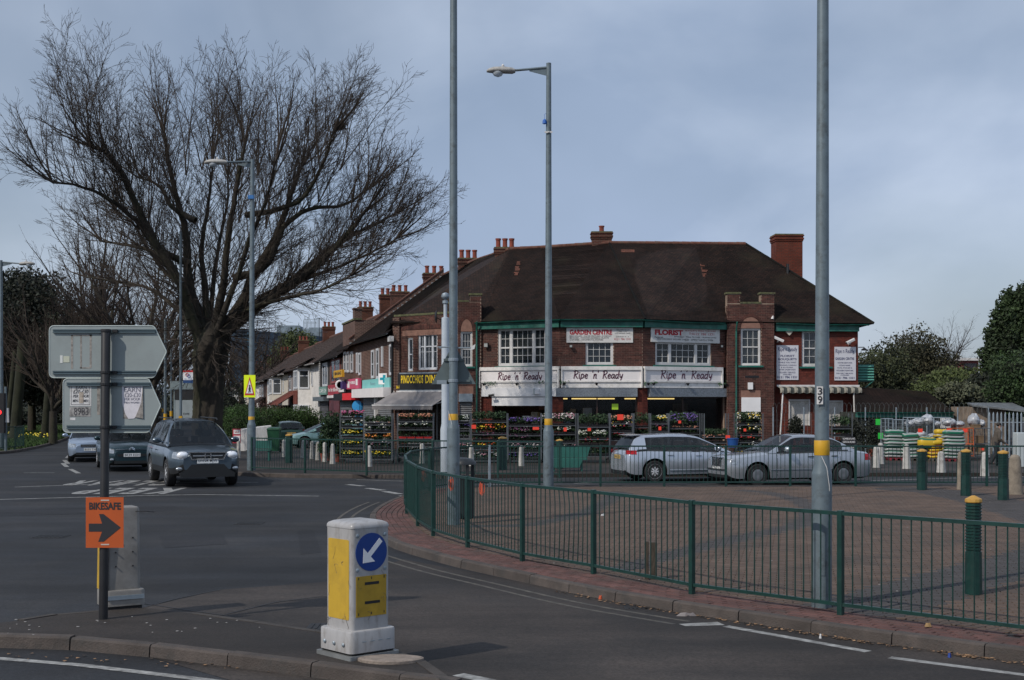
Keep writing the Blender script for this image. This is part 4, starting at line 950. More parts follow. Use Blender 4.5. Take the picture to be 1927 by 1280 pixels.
# chimneys
chimney(4.35,64.5,9.5,10.4,.95,.6,0,bldg,pots=1,poth=.3)
c=chimney(13.5,65.3,6.9,10.35,1.30,1.1,R(2),bldg,pots=0,bm=brickmat('chimney_brick_red',(.17,.036,.020),(.12,.03,.018),(.09,.04,.028)))
chimney(-.35,66.0,8.9,9.82,1.0,.55,0,bldg,pots=3); chimney(-2.35,71.2,8.9,9.85,1.05,.55,R(8),bldg,pots=3)
# corner lamp and green slatted panel at the right side
m=MB(); m.lathe([(.02,0),(.16,-.1),(.14,-.13)],(16.15,60.9,4.7),n=10); m.tube((15.9,61,4.72),(16.15,60.9,4.72),.02); tag(m.build('wall_lamp',blackp),'small black wall lamp on the right corner of the red brick end','lamp')
gs=thing('louvre_panel','green slatted metal panel jutting from the right side of the brick building','vent',(16.3,62,3.2))
m=MB(); m.box(16.0,16.75,61.5,61.56,3.15,3.95); m.build('backing',gutterg,gs)
m=MB(); m.box(16.0,16.04,61.48,61.5,3.15,3.95); 
for i in range(6): 
    m2=MB(); z=3.2+i*.125; m2.loft([[(16.02,61.5,z),(16.02,61.42,z+.02),(16.02,61.5,z+.075)],[(16.74,61.5,z),(16.74,61.42,z+.02),(16.74,61.5,z+.075)]]); m2.build('slat',mat('pale_green',(.12,.36,.29),.5,var=.15),gs)
m=MB(); m.tube((16.0,61.5,2.6),(16.7,61.5,3.15),.03); m.build('brace',gutterg,gs)
# ================================================================ terrace of shops going left
LX=lambda Y:11.07-.2639*Y
FS=Facet((LX(93.),93.),(-5.62,63.05))      # far end -> corner
b_dark=brickmat('brick_wall_dark',(.10,.045,.036),(.065,.035,.03),(.22,.16,.13))
rend=mat('white_render',(.68,.66,.63),.85,var=.1,scale=2,dirt=(.50,.48,.44),dscale=1.2)
cream=mat('cream_render',(.50,.46,.39),.85,var=.1,scale=2)
tileh=brickmat('hanging_tiles',(.22,.06,.04),(.17,.05,.035),(.08,.03,.02),.17,.1,.008)
def uS(px): return FS.U(px)
def shop(name,label,px0,px1,zt,bm,group='shops of the terrace beyond the corner building'):
    u0,u1=uS(px0),uS(px1); t=thing('terrace_shop',label,'shop',tuple(FS.p((u0+u1)/2,0,0)),group=group)
    m=MB(); fbox(m,FS,u0+.01,u1-.01,-8,0,0,zt); m.build('wall',bm,t,uv=True); return t,u0,u1
def box_on(t,name,px0,py0,px1,py1,d0,d1,m_,lab=None,F=None):
    F=F or FS; u0,u1,z0,z1=F.rect(px0,py0,px1,py1); m=MB(); fbox(m,F,u0,u1,d0,d1,z0,z1); return m.build(name,m_,t)
def win_on(t,px0,py0,px1,py1,lights,fm=pvc,rows=1,top=.5,curt=(curtain,0),F=None,**k):
    return window(F or FS,px0,py0,px1,py1,lights,t,rows=rows,fm=fm,top=top,rec=0,fr=.1,curt=None,gm=glass,**k)
def roofS(t,px0,px1,ze,zr,back=4.8,ov=.35,parapet=False,mt=None):
    u0,u1=uS(px0),uS(px1); roof(FS.p(u0,ov,ze),FS.p(u1,ov,ze),FS.p(u1,-back,zr),FS.p(u0,-back,zr),mt or tilem,t)
    roof(FS.p(u1,-9.5,ze),FS.p(u0,-9.5,ze),FS.p(u0,-back,zr),FS.p(u1,-back,zr),mt or tilem,t)
    ridge(FS.p(u0,-back,zr),FS.p(u1,-back,zr),t)
    if not parapet: gutter([FS.p(u0,ov+.05,ze),FS.p(u1,ov+.05,ze)],t,blackp)
def partywall(t,px,ze,zr,back=4.8):
    u=uS(px); m=MB(); w_=.2
    m.loft([[FS.p(a,.3,ze-.1),FS.p(a,.3,ze+.35),FS.p(a,-back,zr+.38),FS.p(a,-back,zr-.1)] for a in (u-w_,u+w_)][::-1]); m.build('party_wall',b_dark,t,uv=True)
    m=MB(); m.loft([[FS.p(a,.32,ze+.35),FS.p(a,.32,ze+.42),FS.p(a,-back,zr+.45),FS.p(a,-back,zr+.38)] for a in (u-w_-.04,u+w_+.04)][::-1]); m.build('wall_coping',ridgem,t)
    m=MB()
    for i in range(22):
        k=i/22; zz=ze+(zr-ze)*k; dd=.3-(back+.3)*k; fbox(m,FS,u+w_,u+w_+.03,dd-.16,dd,zz+.02,zz+.16)
    m.build('flashing',lead,t,kind='stuff')
# pharmacy
t,u0,u1=shop('a','dark brick pharmacy with aqua fascia and closed grey shutters next to the diner',685,743,5.4,bwb)
u0_,u1_=uS(666),uS(743.5)
roof(FS.p(u0_,.35,5.45),FS.p(u1_,.35,5.45),RL(70.2),RL(78.2),tilem,t); roof((4,72,5.4),(0,86,5.4),RL(78.2),RL(70.2),tilem,t); ridge(RL(78.2),RL(70.2),t); gutter([FS.p(u0_,.4,5.45),FS.p(u1_,.4,5.45)],t,blackp)
partywall(t,666.5,5.45,9.55,5.2)
chimney(15.76-.255*80.3,80.5,8.8,9.95,1.3,.6,R(10),t,pots=3)
for a,y0,b,y1 in ((700,659,705,712),(709,656,714,713),(719,652,721.5,690),(734,648,741,706)): win_on(t,a,y0,b,y1,[(1,1)])
box_on(t,'fascia_board',685,713,737,737,.02,.1,mat('aqua_board',(.20,.52,.50),.5,var=.06,scale=2)); box_on(t,'white_fascia',678.5,731,741,748,.02,.5,fascia)
text(FS,'Pharmacy',uS(700.5),uS(710),FS.Z(705,727),FS.Z(705,719),.1,mat('grey_letter',(.16,.25,.3),.6,var=0),t)
s=thing('pharmacy_sign','projecting white square pharmacy sign with a teal cross','sign',tuple(FS.p(uS(725),.3,3)))
yS=FS.p(uS(724),.4,0).y; F2=Facet((PX(713,yS),yS-.2),(PX(736,yS),yS-.6))
z0,z1=PZ(723.5,yS),PZ(703,yS); m=MB(); fbox(m,F2,0,F2.L,-.12,0,z0,z1); m.build('panel',board,s); tealm=mat('teal_cross',(.0,.28,.36),.5,var=0); m=MB(); L_=F2.L; h=z1-z0
fbox(m,F2,L_*.39,L_*.61,0,.012,z0+h*.14,z1-h*.14); fbox(m,F2,L_*.14,L_*.39,0,.012,z0+h*.39,z0+h*.61); fbox(m,F2,L_*.61,L_*.86,0,.012,z0+h*.39,z0+h*.61); m.build('cross',tealm,s)
for a,b in ((686,711),(714,739)): shutter(FS,uS(a),uS(b),0,FS.Z((a+b)/2,749),.05,t,shm)
box_on(t,'post',711,748,713.5,870,.05,.2,whitep)
m=MB(); u=FS.U(741.7); m.tube(FS.p(u,.1,5.2),FS.p(u,.1,0),.05); m.build('downpipe',blackp,t)
box_on(t,'alarm_box',741,633,745,643,.1,.3,whitep)
# narrow shop with red fascia and blue door
t,u0,u1=shop('b','narrow terrace shop with pink illuminated style fascia, bright red panel and a blue door',668,685,5.4,bwb)

for a,y0,b,y1 in ((671.5,664,674,702),(676,664,680,706),): win_on(t,a,y0,b,y1,[(1,1)],fm=pvc)
box_on(t,'sign_panel',660,713,683.5,732,.1,.25,mat('magenta_board',(.55,.08,.16),.5,var=.05))
FSs=FS.shift(.25)
for a,b,c,e in ((662,666,718,730),(678,681.5,713.5,725)): box_on(t,'sign_figure',a,c,b,e,.25,.262,board)
text(FS,'MOBILES',uS(668),uS(676.5),FS.Z(672,723),FS.Z(672,717.5),.255,board,t,bold=.02)
box_on(t,'red_panel',660,740,678,753,.05,.5,mat('bright_red',(.75,.03,.04),.5,var=.04)); 
bd=box_on(t,'door',671,758,683,845,.02,.1,mat('blue_door',(.03,.20,.42),.4,var=.25,scale=2)); box_on(bd,'glazing',673,763,681,835,.1,.11,glass)
m=MB(); m.lathe([(.02,-.05),(.3,-.04),(.3,0),(.02,.02)],tuple(FS.p(uS(679.5),.2,FS.Z(679.5,764))),n=16,axis='y'); m.build('blue_disc',mat('blue_disc',(.05,.35,.75),.4,var=0),t)
# brick gable shop
t,u0,u1=shop('c','tall parapet brick shop with three white upstairs windows and a yellow sign',645,668,6.9,b_dark)
m=MB(); fbox(m,FS,u0-.05,u1+.05,-.4,.06,6.9,7.0); m.build('coping',coping,t); m=MB(); fbox(m,FS,u1-.7,u1,-.4,.03,7.0,7.5); fbox(m,FS,u1-.75,u1+.05,-.45,.07,7.5,7.58); m.build('parapet_block',b_dark,t,uv=True)
roofS(t,645,666,5.3,9.35,back=5.2,parapet=True); chimney(15.76-.255*92.5,92.6,8.6,9.85,1.25,.6,R(10),t,pots=3)
for a,b in ((648,652),(654,658),(661,665)): win_on(t,a,662,b,701,[(1,1)])
s=thing('yellow_shop_sign','small square yellow sign with black letters below the three white windows','sign',tuple(FS.p(uS(656),.3,3.8))); box_on(s,'panel',648,697,664.5,710.5,.5,.65,mat('amber_board',(.62,.34,.02),.5,var=.05)); text(FS,'BIN-BAG',uS(650),uS(663),FS.Z(656,706),FS.Z(656,700),.655,blackletter,s,bold=.02)
s=thing('shop_sign','white fascia sign with faint grey words left of a small navy square','sign',tuple(FS.p(uS(645),.1,3.3))); box_on(s,'panel',641.5,720,652.5,738,.05,.15,fascia); text(FS,'SHOP',uS(643),uS(651),FS.Z(647,731),FS.Z(647,724),.155,MATS['grey_letter'],s)
s=thing('square_sign','small navy square sign with a white ring between white and pink fascias','sign',tuple(FS.p(uS(656),.1,3.3))); box_on(s,'panel',652.5,718,660.5,732.5,.2,.5,mat('navy_board',(.05,.03,.15),.5,var=.05)); m=MB(); m.lathe([(.26,0),(.3,.02),(.2,.02),(.2,0)],tuple(FS.p(uS(656.5),.51,FS.Z(656.5,724.5))),n=16,axis='y'); m.build('ring',board,s)
box_on(t,'black_fascia',641,741,661,754,.05,.45,blackp); shutter(FS,uS(642),uS(664),0,FS.Z(652,754),.05,t,shm)
# two dark units with the red sign
t,u0,u1=shop('d','terrace shop with a crimson fascia and tall pink curtained bay upstairs',620,645,4.95,b_dark); roofS(t,620,645,5.0,9.1,back=5.2)
win_on(t,624,675,641,721,[(1,1),(1.4,2)],fm=mat('pink_frame',(.30,.09,.09),.6),rows=1,top=None)
s=thing('crimson_fascia','faded crimson fascia sign with pale script above a white strip','sign',tuple(FS.p(u0,.1,3))); box_on(s,'panel',621,724,640.5,744,.05,.14,mat('crimson_board',(.38,.04,.06),.6,var=.15)); text(FS,'Fun Fair Balloons',uS(622),uS(640),FS.Z(631,737),FS.Z(631,730),.145,fascia,s,bold=.01)
box_on(t,'white_strip',621,744,640,749,.05,.2,fascia); box_on(t,'shop_glazing',621,750,640,860,.02,.05,mat('maroon_front',(.14,.04,.05),.5,var=.3,scale=1))
t,u0,u1=shop('e','last dark shop of the terrace with sea green fascia and lowered dark shutter',603,620,4.95,mat('dark_tarred_wall',(.025,.02,.018),.8,var=.3)); roofS(t,603,620,5.0,9.0,back=5.2)
win_on(t,608,683,617,727,[(1,1),(1,1)],top=None); box_on(t,'fascia_board',604,728,618,743,.05,.14,mat('seagreen_board',(.16,.30,.26),.6,var=.1)); text(FS,'CAFE 24',uS(605),uS(617.5),FS.Z(611,739),FS.Z(611,732),.145,board,t)
box_on(t,'shutter_box',599,747,620,755,.05,.4,mat('slate_box',(.12,.15,.17),.5)); shutter(FS,uS(603),uS(619),0,FS.Z(611,755),.05,t,mat('shutter_dark',(.08,.08,.09),.6,var=.2))
m=MB()
for i in range(13):
    zz=3.1+i*.16; fbox(m,FS,uS(599.8),uS(601.6),.0,.03,zz,zz+.08)
m.build('quoins',whitep,t,kind='stuff')
# ================================================================ terraced houses further on
FH=Facet((LX(262),262),(LX(93.05),93.05))
LH=FH.L
groupH='terraced houses beyond the shops'
styles=[('white',rend,'white rendered two storey bay with a red tile hung band','tile'),('brick',bwb,'red brick front, lean-to red tiled porch and white windows','porch'),('cream',cream,'cream rendered front with square upstairs bay','bay'),('white2',rend,'white front under a small dark gable with paired windows','plain'),
 ('brick2',bwb,'brown brick front with dark lean-to porch roof','porch'),('white3',rend,'pale rendered bay below a shallow roof','bay'),('cream2',cream,'cream front with plain paired windows','plain'),('white4',rend,'white bay and red lean-to roof','porch'),('brick3',bwb,'small brick front','plain')]
labels=['terraced house with tall white two storey bay and red hung tiles, first after the shops','terraced house with a large red tiled lean-to porch beside the tall white bay','cream terraced house with a square upstairs bay left of the red porch','terraced house with a white front and dark tiled lean-to behind the yellow warning sign','brown terraced house just left of the warning sign post','pale terraced house with bay, second left of the warning sign post','cream terraced house with paired windows near the far end of the row','white terraced house with red lean-to roof near the big tree trunk','small brick house at the far left end of the terrace','far pale house next to the tree trunk','farthest house of the terrace','house beyond the farthest pale one','last tiny house roof at the end of the street']
wb=LH; wdt=11.9
for i in range(13):
    u1_=LH-i*wdt; u0_=u1_-wdt; dz=-.0105*(i*wdt); st=styles[i%len(styles)]
    if u0_<0: break
    t=thing('terraced_house',labels[i],'house',tuple(FH.p((u0_+u1_)/2,0,0)),group=groupH)
    ze,zr=4.95+dz,8.7+dz; m=MB(); fbox(m,FH,u0_+.01,u1_-.01,-8,0,-.1,ze); m.build('wall',st[1],t,uv=True)
    roof(FH.p(u0_,.4,ze),FH.p(u1_,.4,ze),FH.p(u1_,-5.1,zr),FH.p(u0_,-5.1,zr),brickmat('roof_tiles_brown',(.065,.038,.028),(.045,.03,.023),(.02,.013,.01),.17,.15,.01,.9,dirt=.3),t,pitch=.3)
    roof(FH.p(u1_,-10,ze),FH.p(u0_,-10,ze),FH.p(u0_,-5.1,zr),FH.p(u1_,-5.1,zr),MATS['roof_tiles_brown'],t,pitch=.5); ridge(FH.p(u0_,-5.1,zr),FH.p(u1_,-5.1,zr),t,step=.6,r=.14)
    gutter([FH.p(u0_,.45,ze),FH.p(u1_,.45,ze)],t,whitep if i%2==0 else blackp,r=.08)
    def W(a,b,z0,z1,l,d=0,fm=pvc): return window(FH,0,0,0,0,l,t,rows=1,top=.7,rec=0,fr=.1,rect=(u0_+a,u0_+b,z0+dz,z1+dz),fm=fm,d=d,gm=glass)
    kd=st[3]
    if kd in('tile','bay'):
        b0,b1=(2.2,6.4); m=MB()
        rings=[]
        for z in ((.0 if kd=='tile' else 2.6),4.75):
            rings.append([FH.p(u0_+b0,0,z+dz),FH.p(u0_+b0+.5,.9,z+dz),FH.p(u0_+b1-.5,.9,z+dz),FH.p(u0_+b1,0,z+dz)])
        m.loft(rings); m.build('bay',rend if kd=='tile' else cream,t)
        if kd=='tile': m=MB(); fbox(m,FH,u0_+b0+.6,u0_+b1-.6,.9,.96,2.05+dz,3.1+dz); m.build('hung_tiles',tileh,t,uv=True)
        W(b0+.55,b1-.55,3.2,4.6,[(1,1),(1.4,1),(1,1)],.9)
        Fb=Facet(FH.p(u0_+b1-.5,.9,0)[:2],FH.p(u0_+b1,0,0)[:2]); Fc=Facet(FH.p(u0_+b0,0,0)[:2],FH.p(u0_+b0+.5,.9,0)[:2])
        for z0,z1 in ((3.2,4.6),)+(((.8,2.0),) if kd=='tile' else ()):
            window(Fc,0,0,0,0,[(1,1)],t,top=.7,rec=0,fr=.07,rect=(.12,Fc.L-.08,z0+dz,z1+dz),fm=pvc); window(Fb,0,0,0,0,[(1,1)],t,top=.7,rec=0,fr=.07,rect=(.08,Fb.L-.12,z0+dz,z1+dz),fm=pvc)
        if kd=='tile': W(b0+.55,b1-.55,.7,2.0,[(1,1),(1.4,1),(1,1)],.9)
        else: W(b0,b1,.8,2.2,[(1,1),(1,1),(1,1)])
        roof(FH.p(u0_+b0-.2,1.15,4.8+dz),FH.p(u0_+b1+.2,1.15,4.8+dz),FH.p(u0_+b1+.2,-.3,5.6+dz),FH.p(u0_+b0-.2,-.3,5.6+dz),MATS['roof_tiles_brown'],t,pitch=.3)
        W(.4,1.4,3.4,4.5,[(1,1)]); W(7.0,7.9,3.4,4.5,[(1,1)])
    else:
        W(1.2,3.4,3.3,4.6,[(1,1),(1,1)]); W(4.8,7.0,3.3,4.6,[(1,1),(1,1)])
        if kd=='porch':
            roof(FH.p(u0_+.5,1.9,2.1+dz),FH.p(u1_-.6,1.9,2.1+dz),FH.p(u1_-1.6,0,3.25+dz),FH.p(u0_+1.2,0,3.25+dz),tileh if i in(1,7) else MATS['roof_tiles_brown'],t,'porch_roof',pitch=.2)
            m=MB(); fbox(m,FH,u0_+.9,u1_-1.0,0,1.5,-.1,.9); m.build('bay_wall',rend,t); W(1.0,7.0,.9,2.05,[(1,1),(1.3,1),(1,1)],1.5)
            fsd=Facet(FH.p(u0_+.9,0,0)[:2],FH.p(u0_+.9,1.5,0)[:2]); window(fsd,0,0,0,0,[(1,1)],t,rec=0,fr=.08,rect=(.05,1.45,.9+dz,2.05+dz),fm=pvc,top=.7)
        else: W(1.2,3.6,.9,2.2,[(1,1),(1,1)]); W(5.2,6.6,.1,2.1,[(1,1)])
    if i%2==1 or i==0:
        q=FH.p(u1_ if i else u1_-1,-5.0,0)
        chimney(q.x,q.y,zr-.8,zr+1.15,1.15,.6,FH.ang+math.pi/2,t,pots=3,bm=brickmat('chimney_brick_orange',(.13,.038,.022),(.09,.03,.02),(.11,.06,.04)))
# rooftop aerials
m=MB(); y=118.; x=PX(601,y)
for px,pyt,pyb in ((601,598,640),(606,624,645)):
    x=PX(px,y); m.tube((x,y,PZ(pyb,y)),(x,y,PZ(pyt,y)),.03,n=5); z=PZ(pyt+2,y); m.tube((x-.25,y,z),(x+.5,y,z+.08),.02,n=4)
    for k in range(5): m.tube((x-.2+k*.15,y-.25,z+.02),(x-.2+k*.15,y+.25,z+.02),.012,n=4)
tag(m.build('tv_aerial',blackp),'two thin television aerials standing above the terrace ridge','aerial')
# ================================================================ distant blue glass office block
ob=thing('office_block','big dark blue glazed office block rising behind the terrace, masts on its roof','building',(-56,300,0))
bl=mat('blue_cladding',(.006,.022,.045),.35,var=.3,scale=.15,spec=.6); blg=mat('blue_glazing',(.008,.034,.066),.15,var=.3,scale=.3,spec=.8)
Yb=300.; xa,xb=PX(432,Yb),PX(612,Yb); zt=PZ(618,Yb); zr_=PZ(634,Yb)
m=MB(); n=18; ring0=[];ring1=[]
prof=[(xa,300)]+[(xb-2.5,300)]+[(xb-2.5+2.5*math.sin(a),302.5-2.5*math.cos(a)) for a in [k*math.pi/10 for k in range(1,6)]]+[(xb,325),(xa,325)]
m.loft([[(x,y,-5) for x,y in prof],[(x,y,zt+(zr_-zt)*max(0,min(1,(x-xa)/(xb-xa)))**1.2) for x,y in prof]]); m.build('tower_shell',bl,ob,smooth=40)
k=0; FO=Facet((xa,300),(xb-2.5,300)); m2=[]
for r_ in range(5):
    for c_ in range(11):
        u=c_*FO.L/11+.15; z=zt*.45-5+r_*3.1+3; top=zt+(zr_-zt)*((u+1)/FO.L)
        if z+2.2>top-.4: continue
        m=MB(); fbox(m,FO,u,u+FO.L/11-.3,-.05,.06,z,z+2.1); m.build('glass_panel',blg if rnd.random()<.85 else mat('lit_glazing',(.03,.09,.14),.2,var=.2),ob)
m=MB(); 
for a,b,y0,y1 in ((516,560,612,627),(566,577,617,632),(577,600,615,636)): m.box(PX(a,Yb),PX(b,Yb),303,308,PZ(y1+6,Yb),PZ(y0,Yb))
m.build('plant_room',mat('plant_grey',(.18,.23,.27),.7,var=.3,scale=.8),ob); m=MB()
for i in range(12):
    px=566+i*2.6; m.tube((PX(px,Yb),304,PZ(618,Yb)),(PX(px,Yb),304,PZ(594+rnd.uniform(-3,8),Yb)),.09,n=4)
for z in (599,606): m.tube((PX(566,Yb),304,PZ(z,Yb)),(PX(592,Yb),304,PZ(z,Yb)),.08,n=4)
for px in (513,517,557): m.tube((PX(px,Yb),304,PZ(620,Yb)),(PX(px,Yb),304,PZ(605,Yb)),.08,n=4)
m.tube((PX(513,Yb),304,PZ(611,Yb)),(PX(560,Yb),304,PZ(611,Yb)),.1,n=4)
m.build('mast_array',galv,ob,kind='stuff')
# ================================================================ low shed on the right, far right house
sh=thing('low_shed','low dark tiled garden centre shed with green gutter right of the brick building','shed',(18.4,59,0))
Ys=58.; x0,x1=PX(1612,Ys),PX(1795,Ys); ze=PZ(776,Ys); m=MB(); m.box(x0,x1-.5,Ys+.3,Ys+5,0,ze); m.build('wall',mat('shed_wall',(.03,.035,.03),.9,var=.3),sh)
roof((x0,Ys,ze),(x1,Ys,ze),(PX(1745,Ys+3.5),Ys+3.5,PZ(737,Ys+3.5)),(PX(1606,Ys+3.5),Ys+3.5,PZ(728,Ys+3.5)),tilem,sh); gutter([(x0,Ys-.05,ze),(x1,Ys-.05,ze)],sh); roof((x1,Ys,ze),(x1+.3,Ys+6,ze),(PX(1745,Ys+3.5),Ys+3.5,PZ(737,Ys+3.5)),(PX(1745,Ys+3.5),Ys+3.5,PZ(737,Ys+3.5)),tilem,sh)
m=MB(); m.box(x0,x1,Ys+.02,Ys+.2,ze-.22,ze-.06); m.build('fascia',gutterg,sh)
rh=thing('red_roofed_house','far house with a red tiled roof and white dormer showing between trees at the right','house',(38,115,0))
Yh=115.; m=MB(); m.box(PX(1700,Yh),PX(1860,Yh),Yh,Yh+9,0,PZ(705,Yh)); m.build('wall',rend,rh)
rr=brickmat('roof_tiles_scarlet',(.30,.075,.06),(.24,.06,.05),(.1,.04,.03),.3,.2,.02,.9)
roof((PX(1690,Yh),Yh-.5,PZ(722,Yh)),(PX(1880,Yh),Yh-.5,PZ(722,Yh)),(PX(1830,Yh),Yh+4,PZ(684,Yh+4)),(PX(1770,Yh),Yh+4,PZ(684,Yh+4)),rr,rh,pitch=.3)
m=MB(); m.box(PX(1806,Yh),PX(1840,Yh),Yh-.2,Yh+4,PZ(706,Yh),PZ(679,Yh)); m.build('dormer',mat('dormer_red',(.2,.05,.05),.8,var=.1),rh); m=MB(); m.box(PX(1798,Yh),PX(1848,Yh),Yh-.5,Yh+4,PZ(679,Yh),PZ(674,Yh)); m.build('dormer_roof',whitep,rh)
m=MB(); m.box(PX(1812,Yh),PX(1836,Yh),Yh-.25,Yh-.2,PZ(703,Yh),PZ(684,Yh)); m.build('window',glass,rh)
# lean-to and palisade at the far right
lt=thing('lean_to','timber lean-to with pale corrugated sloping roof behind the palisade fence','shed',(22.5,56,0))
m=MB(); Yl=56.; m.loft([[(PX(1830,Yl),Yl,PZ(762,Yl)),(PX(1926,Yl),Yl-1,PZ(774,Yl)),(PX(1926,Yl),Yl-1,PZ(777,Yl)),(PX(1830,Yl),Yl,PZ(765,Yl))],[(PX(1820,Yl+3),Yl+3,PZ(758,Yl+3)),(PX(1905,Yl+3),Yl+3,PZ(758,Yl+3)),(PX(1905,Yl+3),Yl+3,PZ(761,Yl+3)),(PX(1820,Yl+3),Yl+3,PZ(761,Yl+3))]]); m.build('roof',mat('corrugated',(.12,.13,.135),.6,var=.3,scale=4),lt)
m=MB(); m.box(PX(1834,Yl),PX(1896,Yl),Yl+.2,Yl+3,0,PZ(766,Yl)); m.build('wall',mat('tan_boards',(.22,.17,.13),.9,var=.3),lt)
pf=thing('palisade_fence','grey steel palisade fence at the far right behind the walking man','fence',(23,53,0)); Yf=53.
m0=MB(); m0.loft([[(-.035,0,0),(0,-.02,0),(.035,0,0),(0,.01,0)],[(-.035,0,1.72),(0,-.02,1.72),(.035,0,1.72),(0,.01,1.72)],[(-.002,0,1.82),(0,-.004,1.82),(.002,0,1.82),(0,.002,1.82)]]); pm=bpy.data.meshes.new('pale'); pm.from_pydata(m0.v,[],m0.f); pm.materials.append(galv)
for i in range(22):
    x=PX(1862,Yf)+i*.14; link('pale',pm,pf,(x-pf.location.x,Yf-pf.location.y+i*-.05,0))
m=MB(); 
for z in (.4,1.4): m.tube((PX(1862,Yf),Yf+.03,z),(PX(1862,Yf)+3.1,Yf+.03-1.1,z),.02,n=4)
m.build('rail',galv,pf)
# ---- weld-mesh security fence with coiled wire in front of the yard
wf=thing('mesh_fence','tall wire mesh fence topped with coiled barbed wire round the garden centre yard','fence',(14,56,0))
Yw=55.5; wire=mat('fence_wire',(.13,.15,.15),.5,metal=.4,var=.2); m=MB(); xa,xb=PX(1455,Yw),PX(1860,Yw); zt=PZ(778,Yw)
x=xa
while x<xb: m.tube((x,Yw,0),(x,Yw,zt),.007,n=3,cap=False); x+=.16
for z in [0.2+.25*i for i in range(int(zt/.25))]: m.tube((xa,Yw,z),(xb,Yw,z),.006,n=3)
m.build('mesh_wire',wire,wf,kind='stuff')
for i in range(8):
    x=xa+(xb-xa)*i/7; m=MB(); m.tube((x,Yw,0),(x,Yw,zt+.25),.03,n=6); m.build('post',galv,wf)
m=MB(); n=46*14; pts=[]
for i in range(n+1):
    a=i/14*2*math.pi; pts.append(Vector((xa+(xb-xa)*i/n,Yw+.22*math.cos(a),zt+.22+.22*math.sin(a))))
m.path(pts,.005,3); m.build('coiled_wire',wire,wf,kind='stuff')
# ================================================================ guard rails
_rm={}
def railpiece(key,fn):
    if key not in _rm:
        m=MB(); fn(m); me=bpy.data.meshes.new(key[0]); me.from_pydata(m.v,[],m.f); me.materials.append(key[-1]); _rm[key]=me
    return _rm[key]
def guardrail(label,pts,posts=None,group=None,skip=(),mats=None,bend=None,H=1.06,span=None):
    """pts: post positions; every panel has rails between its posts and upright bars"""
    t=thing('guard_rail',label,'railing',(pts[0][0],pts[0][1],0),group=group); o=Vector((pts[0][0],pts[0][1],0))
    P=[Vector((p[0],p[1],0)) for p in pts]
    for i,p in enumerate(P):
        mm=(mats or {}).get(i,green); me=railpiece(('post',mm),lambda m:m.rbox(0,0,-.02,H+.02,.06,.06,.008,top=.006))
        q=P[min(i+1,len(P)-1)]-P[max(i-1,0)]; link('post',me,t,p-o,math.atan2(q.y,q.x))
    for i,(a,b) in enumerate(zip(P,P[1:])):
        if i in skip: continue
        d=b-a; L=d.length; an=math.atan2(d.y,d.x); t_=d/L
        m=MB(); m.box(.03,L-.03,-.022,.022,H-.03,H+.008); link('top_rail',_mk(m,green),t,a-o,an)
        m=MB(); m.box(.03,L-.03,-.02,.02,.09,.125); link('bottom_rail',_mk(m,green),t,a-o,an)
        n=max(3,round(L/.112)); me=railpiece(('bar',green),lambda m:m.tube((0,0,.12),(0,0,H-.03),.0075,n=6,cap=False))
        for k in range(1,n):
            q=a+t_*(.03+(L-.06)*k/n)-o
            if bend and i==bend and n*.35<k<n*.95:
                w_=.05*math.sin((k/n-.35)/.6*math.pi); m=MB(); m.path([(0,0,.12),(w_*.9,-w_*.3,.45),(w_,-w_*.3,.6),(w_*.6,0,.85),(0,0,H-.03)],.0075,6); link('bar',_mk(m,green),t,q,an)
            else: link('bar',me,t,q,an)
    return t
def _mk(m,mt,smooth=False):
    me=bpy.data.meshes.new('part'); me.from_pydata(m.v,[],m.f); me.materials.append(mt)
    if smooth: smoothby(me)
    return me
grp='green guard rails round the junction'
guardrail('near green guard rail curving round the paved corner, with some bent bars',[(p.x,p.y) for p in RP],group=grp,bend=7)
pp=[RP[0],Vector(((860-CX)/FPX*34.3,34.3))]
y=34.75
far=[RP[0]+Vector((.05,.12)),Vector((PX(858,34.3),34.3)),Vector((PX(921,y),y)),Vector((PX(1015,y),y)),Vector((PX(1130,y),y)),Vector((PX(1250,y),y)),Vector((PX(1366,y),y)),Vector((PX(1487,y),y)),Vector((PX(1610,y),y)),Vector((PX(1735,y),y)),Vector((PX(1857,y),y)),Vector((PX(1975,y),y)),Vector((PX(2100,y),y))]
guardrail('long straight green guard rail behind the paved corner, before the silver cars',[(p.x,p.y) for p in far],group=grp,mats={2:galv})
lf=[G(474,886),G(574,890),G(690,894),G(814,896),G(937,898),G(1053,899)]
guardrail('green guard rail on the far pavement in front of the flower trolleys',[(p.x,p.y) for p in lf],group=grp)
guardrail('short green guard rail at the far left edge below the street lamp',[(-29.2,61.2),(-27.1,60.8),(-25.2,60.5),(-23.6,60.4),(-23.3,62.3),(-23.6,64.2)],group=grp)
